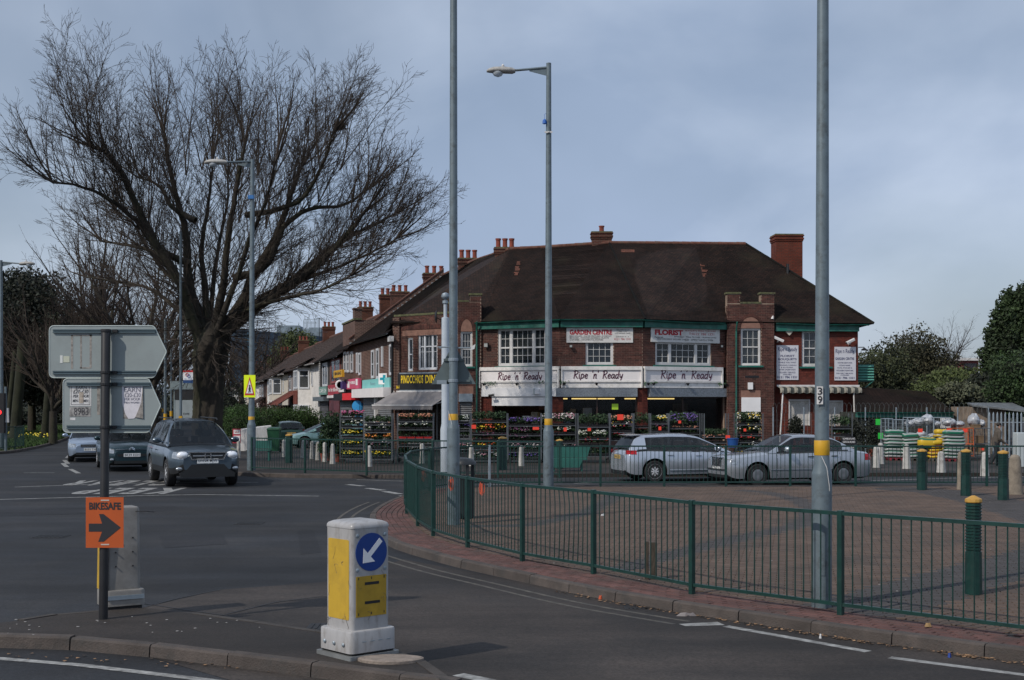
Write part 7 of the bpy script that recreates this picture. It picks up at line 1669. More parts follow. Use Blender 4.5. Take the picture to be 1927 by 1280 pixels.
# --- silver hatchback seen from behind
pA=mat('paint_silver_blue',(.46,.50,.56),.25,metal=.6,var=.04,scale=1,coat=.7)
def hat_extra(t,S_,ys,sec):
    hl=S_['L']/2; bx(t,'number_recess',-hl-.012,-hl+.02,-.34,.34,.68,.82,mat('recess_silver',(.3,.33,.37),.4,metal=.5,var=0)); bx(t,'bumper_valance',-hl-.012,-hl+.03,-.60,.60,.22,.34,trimk)
    m=MB(); m.loft([[(-1.92,-.55,1.385),(-1.92,.55,1.385),(-1.92,.55,1.40),(-1.92,-.55,1.40)],[(-1.6,-.56,1.40),(-1.6,.56,1.40),(-1.6,.56,1.425),(-1.6,-.56,1.425)]]); m.build('roof_spoiler',S_['paint'],t,local=True)
    bx(t,'rear_wiper',-2.04,-2.02,-.3,.1,1.0,1.02,trimk)
    for sg in (-1,1): m=MB(); m.tube((-hl-.02,sg*.35,.28),(-hl+.1,sg*.35,.28),.035,n=8); m.build('exhaust',chrome,t,local=True)
HAT=dict(L=4.29,W=1.77,zb=.18,wr=.325,axles=(1.30,-1.28),top=[(-2.15,.84),(-2.05,.93),(-1.5,.96),(.8,.90),(1.15,.88),(1.8,.76),(2.05,.69),(2.15,.60)],roof=[(-2.04,.98),(-1.85,1.31),(-1.65,1.385),(-.7,1.42),(-.1,1.41),(.2,1.36),(1.2,.89)],glass=(.15,-1.72),
  side=((-1.55,-.98),(-.9,-.15),(-.07,.72)),bpill=((-.15,-.07),(-.98,-.9)),tum=.40,paint=pA,rim=(8,'double'),mirror=(.72,.98),doors=(.88,-.12,-1.0),handles=(.12,-.78),plates={'r':(.69,'BN06 KXR',platey)},taper=.26,rtaper=.17,
  strips=((.36,mat('sill_silver',(.45,.5,.56),.3,metal=.6,var=0),-.9,.9,.02),),
  patches=[('tail_light',-2.125,-1.84,lambda x:.84-.02*(x+2.1),lambda x:.955,tailr)],extra=[hat_extra])
car('silver_hatchback','silver blue hatchback with alloy wheels and red tail lights, seen from behind','car',(5.12,39.6,ZR),(.965,.26),HAT,.97)
# --- silver saloon facing left
pM=mat('paint_silver',(.38,.405,.44),.25,metal=.6,var=.04,scale=1,coat=.6)
def mer_extra(t,S_,ys,sec):
    hl=S_['L']/2
    m=MB(); m.loft([[(hl-.05,-.32,.56),(hl-.05,.32,.56),(hl-.05,.36,.80),(hl-.05,-.36,.80)],[(hl+.03,-.27,.57),(hl+.03,.27,.57),(hl+.0,.33,.79),(hl+.0,-.33,.79)]]); g=m.build('grille',trimk,t,local=True)
    m=MB()
    for z0,w0 in ((.555,.28),(.795,.35)): m.box(hl-.0,hl+.035,-w0,w0,z0,z0+.018)
    for sg in (-1,1): m.loft([[(hl+.03,sg*.27,.57),(hl+.036,sg*.29,.57),(hl+.01,sg*.35,.80),(hl+.0,sg*.33,.80)],[(hl-.02,sg*.27,.57),(hl-.02,sg*.29,.57),(hl-.03,sg*.35,.80),(hl-.03,sg*.33,.80)]])
    m.build('grille_frame',chrome,g,local=True,kind='stuff')
    for k in range(5): bx(g,'grille_bar',hl+.02,hl+.038,-.28,.28,.60+k*.038,.606+k*.038,chrome)
    bx(g,'grille_spine',hl+.015,hl+.042,-.008,.008,.57,.80,chrome)
    for sg in (-1,1): m=MB(); m.loft([[(hl-.05,sg*.36,.60),(hl-.10,sg*.66,.60),(hl-.12,sg*.68,.76),(hl-.06,sg*.38,.78)],[(hl+.015,sg*.36,.60),(hl-.04,sg*.68,.60),(hl-.07,sg*.70,.76),(hl+.0,sg*.38,.78)]]); m.build('headlight',hlg,t,local=True)
    bx(t,'bumper_strip',hl-.01,hl+.03,-.62,.62,.44,.475,trimk); bx(t,'lower_grille',hl-.01,hl+.015,-.5,.5,.24,.32,trimk)
    m=MB(); m.tube((hl-.08,0,.84),(hl-.08,0,.90),.005,n=5); m.path([(hl-.08,.035*math.cos(a),.93+.035*math.sin(a)) for a in [2*math.pi*i/12 for i in range(13)]],.004,4); m.build('bonnet_ornament',chrome,t,local=True,kind='stuff')
    bx(t,'wiper',1.0,1.02,-.5,.2,.975,.99,trimk)
MER=dict(L=4.51,W=1.72,zb=.17,wr=.315,axles=(1.40,-1.29),top=[(-2.25,.86),(-2.1,.93),(-1.5,.965),(-.5,.95),(.7,.93),(1.0,.93),(1.9,.84),(2.15,.81),(2.25,.72)],roof=[(-1.72,.99),(-1.05,1.345),(-.7,1.405),(-.1,1.425),(.1,1.415),(.25,1.385),(1.05,.94)],glass=(.2,-1.0),
  side=((-1.28,-.5),(-.4,.72)),bpill=((-.5,-.4),),tum=.38,paint=pM,rim=(8,'disc'),mirror=(.55,1.02),mirror_m=mat('mirror_bright',(.62,.68,.72),.2,metal=.6,var=0),doors=(.80,-.45,-1.18),handles=(-.25,-1.0),hm=trimk,plates={'f':(.46,'P482 YGG',platew)},taper=.16,rtaper=.1,
  strips=((.46,mat('door_cladding',(.22,.25,.29),.35,metal=.5,var=0),-1.0,1.0,.018),),
  patches=[('tail_light',-2.235,-1.98,lambda x:.70,lambda x:.88,tailr),('indicator',2.0,2.16,lambda x:.63,lambda x:.75,hlg)],extra=[mer_extra])
car('silver_saloon','silver saloon with upright chrome grille facing left behind the numbered lamp column','car',(7.86,37.75,ZR),(-.96,-.28),MER,.985)
# --- parked cars at left
pG=mat('paint_bottle_green',(.012,.04,.028),.3,metal=.4,var=.05,coat=.5); pT=mat('paint_pale_teal',(.20,.34,.33),.3,metal=.4,var=.05,coat=.5)
def gr_extra(t,S_,ys,sec): bx(t,'number_recess',-S_['L']/2-.012,-S_['L']/2+.02,-.36,.36,.66,.80,trimk)
GRN=dict(HAT,paint=pG,rim=(8,'disc'),plates={'r':(.68,'R215 XOV',platey)},extra=[gr_extra]); c=(PX(529,66.5),68.5,0)
car('green_hatchback','dark bottle green hatchback parked tail towards us in front of the hedge','car',c,(-.26,.97),GRN,.86)
TEA=dict(HAT,paint=pT,rim=(8,'disc'),plates={},extra=[]); car('teal_hatchback','pale teal hatchback parked beside the dark green one, partly behind the plants','car',(PX(606,64),64.6,0),(-.93,-.36),TEA,.84)
# ================================================================ trees
def fastmesh(name,V,F4,mt,parent=None,tri=False,smooth=False):
    me=bpy.data.meshes.new(name); n=len(V); k=3 if tri else 4; F4=np.asarray(F4,dtype=np.int32).reshape(-1,k); f=len(F4)
    me.vertices.add(n); me.vertices.foreach_set('co',np.asarray(V,dtype=np.float32).ravel()); me.loops.add(f*k); me.loops.foreach_set('vertex_index',F4.ravel())
    me.polygons.add(f); me.polygons.foreach_set('loop_start',np.arange(0,f*k,k,dtype=np.int32)); me.polygons.foreach_set('loop_total',np.full(f,k,dtype=np.int32))
    me.materials.append(mt); me.update(calc_edges=True)
    if smooth: me.polygons.foreach_set('use_smooth',[True]*f)
    return me
def tubes(segs,n=3):
    A=np.array([s[0] for s in segs],dtype=float);B=np.array([s[1] for s in segs],dtype=float);r0=np.array([s[2] for s in segs]);r1=np.array([s[3] for s in segs])
    D=B-A; D/=np.maximum(np.linalg.norm(D,axis=1,keepdims=True),1e-9); ref=np.where(np.abs(D[:,2:3])>.9,np.array([[1.,0,0]]),np.array([[0,0,1.]])); U=np.cross(D,ref); U/=np.linalg.norm(U,axis=1,keepdims=True); W=np.cross(D,U)
    m=len(segs); V=np.zeros((m,2*n,3))
    for i in range(n):
        c,s=math.cos(2*math.pi*i/n),math.sin(2*math.pi*i/n); o=U*c+W*s; V[:,i]=A+o*r0[:,None]; V[:,n+i]=B+o*r1[:,None]
    F=np.array([[i,(i+1)%n,n+(i+1)%n,n+i] for i in range(n)]); F=(F[None]+(np.arange(m)*2*n)[:,None,None]).reshape(-1,4)
    return V.reshape(-1,3),F
def vrand(rg): 
    return Vector((rg.gauss(0,1),rg.gauss(0,1),rg.gauss(0,1))).normalized()
def grow(p,d,L,r,depth,rg,out,up=.08,wig=.14,spawn=(.30,.24,.2),ratio=(.42,.42,.5),thick=None,out_bias=None):
    step=.34 if depth==0 else .25 if depth==1 else .2; n=max(2,int(L/step)); st=L/n; t0=.16 if depth else .22
    nxt=rg.uniform(.2,1)*spawn[min(depth,2)]
    for i in range(n):
        t=i/n; d=(d+vrand(rg)*wig+Vector((0,0,up))).normalized(); q=p+d*st; ra=r*(1-.8*t); rb=r*(1-.8*(i+1)/n)
        (thick if (thick is not None and ra>.045) else out).append((p,q,max(ra,.0055),max(rb,.0045)))
        if depth<3 and t>t0:
            nxt-=st
            while nxt<0:
                nxt+=spawn[min(depth,2)]*rg.uniform(.6,1.4); ax=d.cross(vrand(rg)).normalized(); an=rg.uniform(.35,.85); cdv=(d*math.cos(an)+ax*math.sin(an))
                if out_bias is not None: cdv=(cdv+out_bias*.15).normalized()
                cl=L*ratio[min(depth,2)]*rg.uniform(.55,1.15)*(1-.35*t); 
                if cl>.14 and (depth<2 or cl>.16): grow(p.lerp(q,rg.random()),cdv,min(cl,1.9 if depth==0 else .85),max(.005,ra*.45),depth+1,rg,out,up,wig*1.15,spawn,ratio,thick)
        p=q
bark=mat('bark_dark',(.030,.024,.017),.95,var=.35,scale=2.5,bump=.9,bscale=14,dirt=(.034,.036,.016),dscale=1.1,stretch=(1,1,.35))
twig=mat('twig_brown',(.042,.031,.023),.9,var=.25,scale=.7)
twig2=mat('twig_reddish',(.036,.024,.017),.9,var=.25,scale=.5)
YT=50.
def tp(px,py,dy=0): return Vector((PX(px,YT+dy),YT+dy,PZ(py,YT+dy)))
def main_tree():
    rg=random.Random(11); fine=[]; thick=[]
    t=thing('bare_tree','huge leafless spreading tree with thick dark trunk behind the waiting cars','tree',(PX(388,YT),YT,0))
    tr=[(393,905,0,.85),(392,870,0,.62),(392,820,0,.54),(391,760,0,.52),(391,715,0,.55),(393,680,0,.62),(397,650,0,.68),(401,630,0,.55),(403,610,0,.30),(404,600,0,.05)]
    # gnarled trunk as a lofted, lumpy ring stack
    m=MB(); rings=[]; N=44
    for k in range(len(tr)-1):
        for j in range(9):
            f=j/9; a,b=tr[k],tr[k+1]; px,py,_,r=[a[i]+(b[i]-a[i])*f for i in range(4)]; c=tp(px,py); ring=[]
            for i in range(N):
                an=2*math.pi*i/N; rr=r*(1+.08*math.sin(3*an+py*.02)+.05*math.sin(7*an+py*.05)+.04*math.sin(13*an+py*.1)+rg.uniform(-.05,.05)); ring.append((c.x+rr*math.cos(an),c.y+rr*math.sin(an),c.z))
            rings.append(ring)
    m.loft(rings)
    limbs=[([(360,660),(345,580),(339,533),(291,455),(257,388),(233,334),(203,291),(172,276)],.30,-1.5),([(372,650),(360,580),(354,509),(349,436),(329,363),(317,300),(310,250)],.27,1.2),
     ([(400,650),(412,590),(421,533),(431,436),(446,349),(460,271)],.26,-1),([(425,650),(455,570),(480,513),(518,450),(547,368),(567,315)],.32,1.0),
     ([(435,640),(480,590),(533,545),(591,505),(640,455),(690,395)],.30,-1.2),([(500,500),(533,430),(581,395),(650,385),(700,350)],.17,2),([(430,625),(470,585),(540,535),(600,485),(650,450),(700,425),(740,405)],.22,2.2),
     ([(360,600),(330,520),(286,475),(240,462),(190,455)],.17,2.0),([(390,620),(384,530),(380,470),(392,380),(400,310)],.20,2.4),([(300,470),(255,415),(205,375),(150,350),(100,345)],.15,-2.4),
     ([(325,390),(300,350),(265,335)],.13,1.4),([(560,380),(610,300),(625,250)],.13,-.6),([(380,620),(365,560),(300,500),(250,420),(215,400)],.14,3.2),([(410,640),(440,540),(470,450),(500,380),(520,300)],.17,-2.6),([(470,585),(540,560),(600,548),(660,520)],.13,-2.8),
     ([(360,640),(320,570),(270,540),(220,530),(160,520)],.13,2.6),([(395,610),(405,500),(425,400),(430,330)],.15,3.4),([(440,600),(500,560),(590,520),(690,480),(745,450)],.14,.2)]
    cen=tp(400,600)
    for pts,r,dy in limbs:
        pts=[(397+(x-397)*(.35 if y>=640 else .6 if y>=600 else .85 if y>570 else 1),y) for x,y in pts]; pts=[(397+(pts[0][0]-397)*.4,pts[0][1]+25)]+pts; n=len(pts); P=[tp(px,py,dy*(i/(n-1))**1.5*1.6) for i,(px,py) in enumerate(pts)]; Q=[P[0]]
        for i in range(n-1):
            a,b=P[i],P[i+1]; p0=P[max(i-1,0)]; p3=P[min(i+2,n-1)]
            for j in range(1,5): f=j/4; Q.append(.5*((2*a)+(b-p0)*f+(2*p0-5*a+4*b-p3)*f*f+(3*a-p0-3*b+p3)*f**3)+vrand(rg)*.025)
        M=len(Q)
        for i in range(M-1):
            f0,f1=i/(M-1),(i+1)/(M-1); ra,rb=r*1.0*(1-.80*f0**.8),r*1.0*(1-.80*f1**.8); thick.append((Q[i],Q[i+1],ra,rb)); d=(Q[i+1]-Q[i]).normalized()
            if f0>.12:
                for k in range(3 if f0<.4 else 5):
                    if rg.random()<.85:
                        o=(Q[i]-cen); o.y*=1.3; o.normalize(); dv=(o*.85+vrand(rg)*.75+Vector((0,0,.30))).normalized(); grow(Q[i],dv,rg.uniform(1.5,2.9)*(.8+.3*f0),max(.02,ra*.15),0,rg,fine,.045,.12,(.19,.12,.10),(.40,.50,.55),thick)
        dv=((Q[-1]-Q[-3]).normalized()*.5+(Q[-1]-cen).normalized()*.5+Vector((0,0,.35))).normalized()
        for k in range(4): grow(Q[-1],(dv+vrand(rg)*.5).normalized(),rg.uniform(1.5,2.6) if pts[-1][0]>590 else rg.uniform(2.0,3.2),.045,0,rg,fine,.06,.14,(.17,.12,.10),(.38,.50,.55),thick)
    for px,py,L in ((350,330,4.4),(380,320,4.4),(425,320,4.2),(485,330,4.0),(330,400,4.2),(540,380,4.6),(500,430,4.2),(280,420,4.2),(450,420,4.0),(230,380,4.0),(600,380,4.0),(660,410,3.4),(170,276,5.0),(150,280,4.2),(205,300,4.4),(100,345,3.4),(310,250,3.4),(400,310,4.6),(460,271,3.6),(567,315,4.2),(600,300,4.4),(640,320,4.0),(690,360,3.0),(730,400,2.6),(755,420,2.0),(700,450,2.0),(250,330,4.0),(520,300,3.2)):
        for k in range(3): grow(tp(px,py,rg.uniform(-2.2,2.2)),(Vector(((px-400)/700.,rg.uniform(-.3,.3),1))+vrand(rg)*.26).normalized(),L*rg.uniform(.8,1.0),.030,0,rg,fine,.02,.12,(.17,.13,.11),(.34,.5,.5),thick)
    V,F=tubes(thick,8); off=np.array(t.location); trunk=m.build('trunk',bark,t,smooth=60)
    tag(link('limbs',fastmesh('limbs',V-off,F,bark,smooth=True),trunk),kind='stuff'); V,F=tubes(fine,3); o=link('crown',fastmesh('crown',V-off,F,twig),t); tag(o,kind='stuff')
    c=tp(640,236,.5); ms=[]
    for k in range(420):
        a=vrand(rg)*.22*rg.random()**.4; a.z*=.75; b=a+vrand(rg)*.16; ms.append((c+a,c+b,.008,.006))
    V,F=tubes(ms,3); tag(link('bird_nest',fastmesh('bird_nest',V,F,mat('nest_twigs',(.03,.022,.016),.95))),'dark round bird nest of twigs high in the right side of the bare tree','nest')
    print('main tree segs',len(fine),len(thick))
main_tree()
def bare_tree_mesh(seed,H=11.,spread=1.,dens=1.):
    rg=random.Random(seed); fine=[];thick=[]; p=Vector((0,0,0)); th=H*.22; thick.append((p,p+Vector((0,0,th)),.3,.24)); top=p+Vector((.1,0,th))
    for k in range(9):
        an=k*2.4+rg.random(); e=rg.uniform(.35,1.25); d=Vector((math.cos(an)*math.cos(e)*spread,math.sin(an)*math.cos(e)*spread,math.sin(e))).normalized(); q=top+Vector((0,0,rg.uniform(-.3,1.2)*H*.1)); L=H*rg.uniform(.35,.5); n=8; r=.15
        for i in range(n):
            d=(d+vrand(rg)*.13+Vector((0,0,.05))).normalized(); q2=q+d*L/n; thick.append((q,q2,r*(1-.7*i/n),r*(1-.7*(i+1)/n)))
            if i>1:
                for z in range(2): grow(q,(d+vrand(rg)*.75+Vector((0,0,.2))).normalized(),rg.uniform(1.8,3.2)*H/11,.045,0,rg,fine,.04,.13,(.34/dens,.26/dens,.3),(.45,.45,.5),thick)
            q=q2
        grow(q,d,H*.3,.05,0,rg,fine,.04,.1,(.3/dens,.26/dens,.3),(.4,.45,.5),thick)
    return thick,fine
protos=[]
for sd,H in ((3,11),(8,12),(21,10)):
    th,fi=bare_tree_mesh(sd,H); V,F=tubes(th,6); a=fastmesh('trunk',V,F,bark,smooth=True); V,F=tubes(fi,3); fi_=fastmesh('crown',V,F,twig2); protos.append((a,fi_))
bt=[(60,98,1.15,0,'bare tree above the dark evergreen at the left edge'),(20,88,.95,2,'bare tree at the far left behind the street lamp arm'),(178,84,1.25,1,'reddish bare tree just right of the evergreen clump'),(292,76,1.22,0,'brown bare tree behind the upper arrow sign'),(280,96,1.0,2,'bare tree rising right behind the arrow signs'),(330,125,1.2,1,'bare tree seen behind the slim grey poles'),(200,86,1.05,1,'bare tree with low branches over the left road'),(455,140,1.15,0,'bare tree between the big trunk and the blue offices'),(500,170,1.3,2,'distant bare tree before the blue office block'),(150,140,1.5,0,'farthest bare tree above the left road'),(420,110,.8,1,'bare tree low behind the rounded hedge'),(100,72,.8,2,'bare tree at the front edge of the grass verge')]
for px,Y,sc,k,lb in bt:
    t=thing('bare_tree',lb,'tree',(PX(px,Y),Y,-.05),rnd.uniform(0,6),group='leafless trees behind the left road'); t.scale=(sc,)*3
    link('trunk',protos[k][0],t); tag(link('crown',protos[k][1],t),kind='stuff')
# leafy masses: many small leaves spread through lumpy volumes
def leaves(name,blobs,n,size,mt,parent=None,seed=1,stretch=1.,off=None,shell=.45,asp=.55):
    r=np.random.RandomState(seed); w=np.array([b[3]*b[4]*b[5] for b in blobs])**.7; w/=w.sum(); idx=r.choice(len(blobs),n,p=w); B=np.array(blobs,dtype=float)[idx]
    d=r.normal(size=(n,3)); d/=np.linalg.norm(d,axis=1,keepdims=True); rad=(shell+(1-shell)*r.rand(n)**.6)*(1+.16*np.sin(d[:,0]*7+B[:,0]*3)*np.sin(d[:,2]*6+B[:,1])+.10*r.normal(size=n))
    C=B[:,:3]+d*B[:,3:6]*rad[:,None]; C[:,2]=np.maximum(C[:,2],.03)
    u=r.normal(size=(n,3)); u/=np.linalg.norm(u,axis=1,keepdims=True); v=np.cross(u,r.normal(size=(n,3))); v/=np.linalg.norm(v,axis=1,keepdims=True); s=size*(.6+.8*r.rand(n))[:,None]; u=u*s*stretch; v=v*s*asp
    V=np.stack([C-u,C+v,C+u,C-v],axis=1).reshape(-1,3)
    if off is not None: V=V-np.array(off)
    me=fastmesh(name,V,np.arange(n*4),mt); o=link(name,me,parent); return tag(o,kind='stuff' if parent else None)
evg=mat('leaf_evergreen',(.014,.019,.009),.75,var=.35,scale=.5,isl=.5); con=mat('leaf_conifer',(.022,.040,.011),.8,var=.35,scale=.6,isl=.5); hedg=mat('leaf_hedge',(.034,.078,.012),.7,var=.25,scale=1.2,isl=.4)
bush=mat('leaf_bush',(.036,.044,.016),.8,var=.35,scale=.4,isl=.5); bushy=mat('leaf_spring',(.060,.080,.020),.8,var=.3,scale=.5,isl=.4); pot=mat('leaf_potted',(.022,.050,.015),.75,var=.3,scale=2,isl=.45)
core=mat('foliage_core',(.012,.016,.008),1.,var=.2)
def plant(name,label,cat,x,y,blobs,n,size,mt,trunk=True,seed=1,group=None,solid=True,tr=.2,**k):
    t=thing(name,label,cat,(x,y,0),group=group); o=leaves('crown',blobs,n,size,mt,t,seed,off=(x,y,0),**k)
    if trunk: m=MB(); zt=min(b[2] for b in blobs); m.tube((x,y,-.1),(x+.1,y,zt+.5),tr,tr*.6,n=8); m.build('trunk',bark,t)
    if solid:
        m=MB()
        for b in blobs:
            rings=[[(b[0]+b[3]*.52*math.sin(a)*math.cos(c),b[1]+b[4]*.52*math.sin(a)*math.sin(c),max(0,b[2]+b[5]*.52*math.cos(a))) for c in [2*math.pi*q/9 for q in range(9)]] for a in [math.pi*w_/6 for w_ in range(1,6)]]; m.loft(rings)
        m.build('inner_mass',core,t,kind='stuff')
    return t
def BL(px,py,Y,rx,rz,ry=None): return (PX(px,Y),Y,PZ(py,Y),rx,ry or rx,rz)
plant('evergreen_tree','dark evergreen tree filling the left edge behind the grass verge','tree',PX(30,92),92,[BL(20,600,92,3.2,2.8),BL(70,570,93,2.8,2.2),BL(10,690,92,3.4,2.6),BL(95,640,92,2.4,2.4),BL(60,700,92,3.2,2.2),BL(110,720,94,2.6,1.8),BL(40,540,94,2.4,1.4),BL(-10,640,90,2.6,3)],26000,.13,evg,tr=.5,seed=4)
plant('evergreen_tree','second dark evergreen right of the first, behind the arrow signs','tree',PX(165,100),100,[BL(140,640,100,2.6,2.6),BL(180,690,100,3.2,2.4),BL(150,740,100,3.4,1.6),BL(230,730,102,3.0,1.8),BL(110,740,98,2.5,1.4)],20000,.13,evg,tr=.45,seed=5)
plant('shrub_belt','dark shrubs under the trees beyond the left road','shrubs',PX(260,120),120,[BL(250,780,120,4,1.4),BL(300,770,125,4,1.9),BL(200,785,118,4,1.1),BL(345,765,130,4,2.4),BL(60,790,125,5,1.2),BL(0,780,120,5,1.6),BL(120,785,125,5,1.5)],14000,.14,evg,trunk=False,seed=6)
tk=mat('bark_mossy',(.020,.022,.010),.95,var=.3,scale=2)
for px,Y,pt,r,lb in ((28,78,640,.30,'mossy leaning trunk on the grass verge at the left'),(84,80,700,.22,'short dark trunk in the grass left of the arrow signs'),(14,84,660,.16,'thin trunk by the traffic signal at the left edge')):
    m=MB(); x=PX(px,Y); m.path([(x,Y,-.1),(x+.1,Y,1.5),(x+.25,Y,3),(x+.5,Y,PZ(pt,Y))],r,9); m.lathe([(r*1.8,-.05),(r*1.1,.4),(r*.9,.9)],(x,Y,0),n=10); t=tag(m.build('tree_trunk',tk,smooth=60),lb,'tree trunk')
# hedges by the houses
t=plant('hedge','long clipped green hedge in front of the terraced houses','hedge',PX(545,76),76,[BL(500+i*11,795,76+i*.3,.75,.85,.8) for i in range(9)],26000,.035,hedg,trunk=False,seed=7,shell=.7)
t=plant('rounded_hedge','rounded bright green bush at the left end of the hedge','hedge',PX(452,73),73,[BL(450,798,73,.95,.98,.9),BL(468,796,73.5,.8,.95,.8)],16000,.033,hedg,trunk=False,seed=8,shell=.75)
plant('shrub','dark bushy shrub behind the rounded hedge beside the trunk','shrub',PX(440,90),90,[BL(432,765,90,1.2,1.5),BL(420,790,88,1.2,1.4),BL(470,785,92,1.2,1.0)],5000,.08,evg,trunk=False,seed=9)
plant('shrub','reddish leafless shrub above the long hedge','shrub',PX(500,80),80,[BL(496,768,80,.7,.5),BL(520,772,80,.6,.4)],900,.05,mat('leaf_red_brown',(.09,.05,.04),.9,isl=.4),trunk=False,seed=10,solid=False)
plant('pale_tree','fresh green treetop showing above the terrace roofs','tree',PX(560,190),190,[BL(560,655,190,3.4,2.6),BL(585,668,190,2.4,2.2),BL(535,680,190,2.4,2.2)],9000,.17,bushy,seed=12)
# right background
plant('tall_conifer','tall dense dark green conifer at the right edge','conifer',PX(1895,78),78,[BL(1897,575,78,.45,1.0),BL(1896,605,78,.9,1.2),BL(1896,640,78,1.25,1.3),BL(1894,680,78,1.5,1.4),BL(1896,725,78,1.6,1.3),BL(1925,590,78,.9,1.6),BL(1938,650,78,1.4,2.0)],34000,.10,con,seed=13,stretch=1.3,shell=.6)
plant('leafy_tree','mid green tree below the conifer at the right edge','tree',PX(1915,60),60,[BL(1905,700,60,1.1,1.0),BL(1925,735,60,1.3,1.0),BL(1890,735,60,1.0,.8),BL(1910,765,60,1.0,.6)],9000,.07,mat('leaf_mid',(.026,.052,.013),.75,var=.3,scale=.8,isl=.45),seed=14)
for i,(lb,bl_,n,mt_) in enumerate((('olive bush rising behind the brick building corner',[BL(1640,700,78,1.7,1.4),BL(1670,690,80,1.6,1.5),BL(1630,735,78,1.6,1.2),BL(1690,735,80,2,1.3)],12000,bush),('brownish olive tree in the middle of the right background',[BL(1725,672,84,2.2,1.8),BL(1745,710,84,2.6,1.6),BL(1710,740,84,2.4,1.2)],15000,mat('leaf_brown',(.042,.040,.018),.85,var=.3,scale=.5,isl=.5)),('green bush in front of the red roofed house',[BL(1785,725,76,1.6,1.0),BL(1820,728,78,1.4,1.1),BL(1760,745,74,1.5,.8)],9000,bushy),('pale blossoming shrub above the low shed',[BL(1805,742,66,1.1,.6),BL(1835,748,66,.9,.5)],4500,mat('leaf_pale',(.09,.10,.06),.85,var=.3,scale=2,isl=.5)),('dark shrub between the shed and the lean-to',[BL(1850,740,70,1.3,1.1),BL(1830,765,66,1.2,.7)],6000,evg))):
    plant('shrub',lb,'shrub',bl_[0][0],bl_[0][1],bl_,n,.085,mt_,trunk=False,seed=20+i,group='bushes behind the garden centre yard')
plant('far_trees','far off belt of woodland along the horizon','woodland',60,420,[(-150+i*26,430+10*(i%3),3,16,8,5+2*(i%4)) for i in range(20)],16000,.8,evg,trunk=False,seed=31)
for px,Y,sc,k,lb in ((1768,95,.62,0,'thin bare tree above the red roofed house'),(1690,90,.55,2,'small bare tree tangled with the olive bush'),(1735,88,.58,1,'bare branches spreading above the middle bushes')):
    t=thing('bare_tree',lb,'tree',(PX(px,Y),Y,0 if k else 1.5),rnd.uniform(0,6),group='leafless trees at the right'); t.scale=(sc,)*3; link('trunk',protos[k][0],t); tag(link('crown',protos[k][1],t),kind='stuff')
# ================================================================ flower trolleys
zinc=mat('trolley_steel',(.12,.13,.14),.5,metal=.4,var=.15); traym=mat('tray_black',(.014,.014,.016),.6,var=.1); shelf_m=mat('shelf_ply',(.10,.09,.08),.8,var=.3)
PAL=dict(pink=[(.6,.08,.22),(.5,.15,.3)],white=[(.7,.7,.66),(.6,.62,.5)],yellow=[(.85,.62,.02),(.8,.7,.1)],orange=[(.75,.20,.03),(.8,.35,.05)],peach=[(.60,.27,.16),(.45,.16,.1)],purple=[(.09,.05,.28),(.16,.08,.32)],mauve=[(.17,.05,.12),(.10,.03,.08)],red=[(.6,.02,.03),(.7,.07,.04)],multi=[(.85,.6,.03),(.7,.04,.1),(.7,.68,.65),(.3,.05,.4)],green=[],pinkwhite=[(.55,.25,.32),(.65,.6,.58)],yellowred=[(.85,.6,.03),(.75,.10,.03)],whiteyellow=[(.72,.7,.62),(.85,.6,.05)])
_fc={}
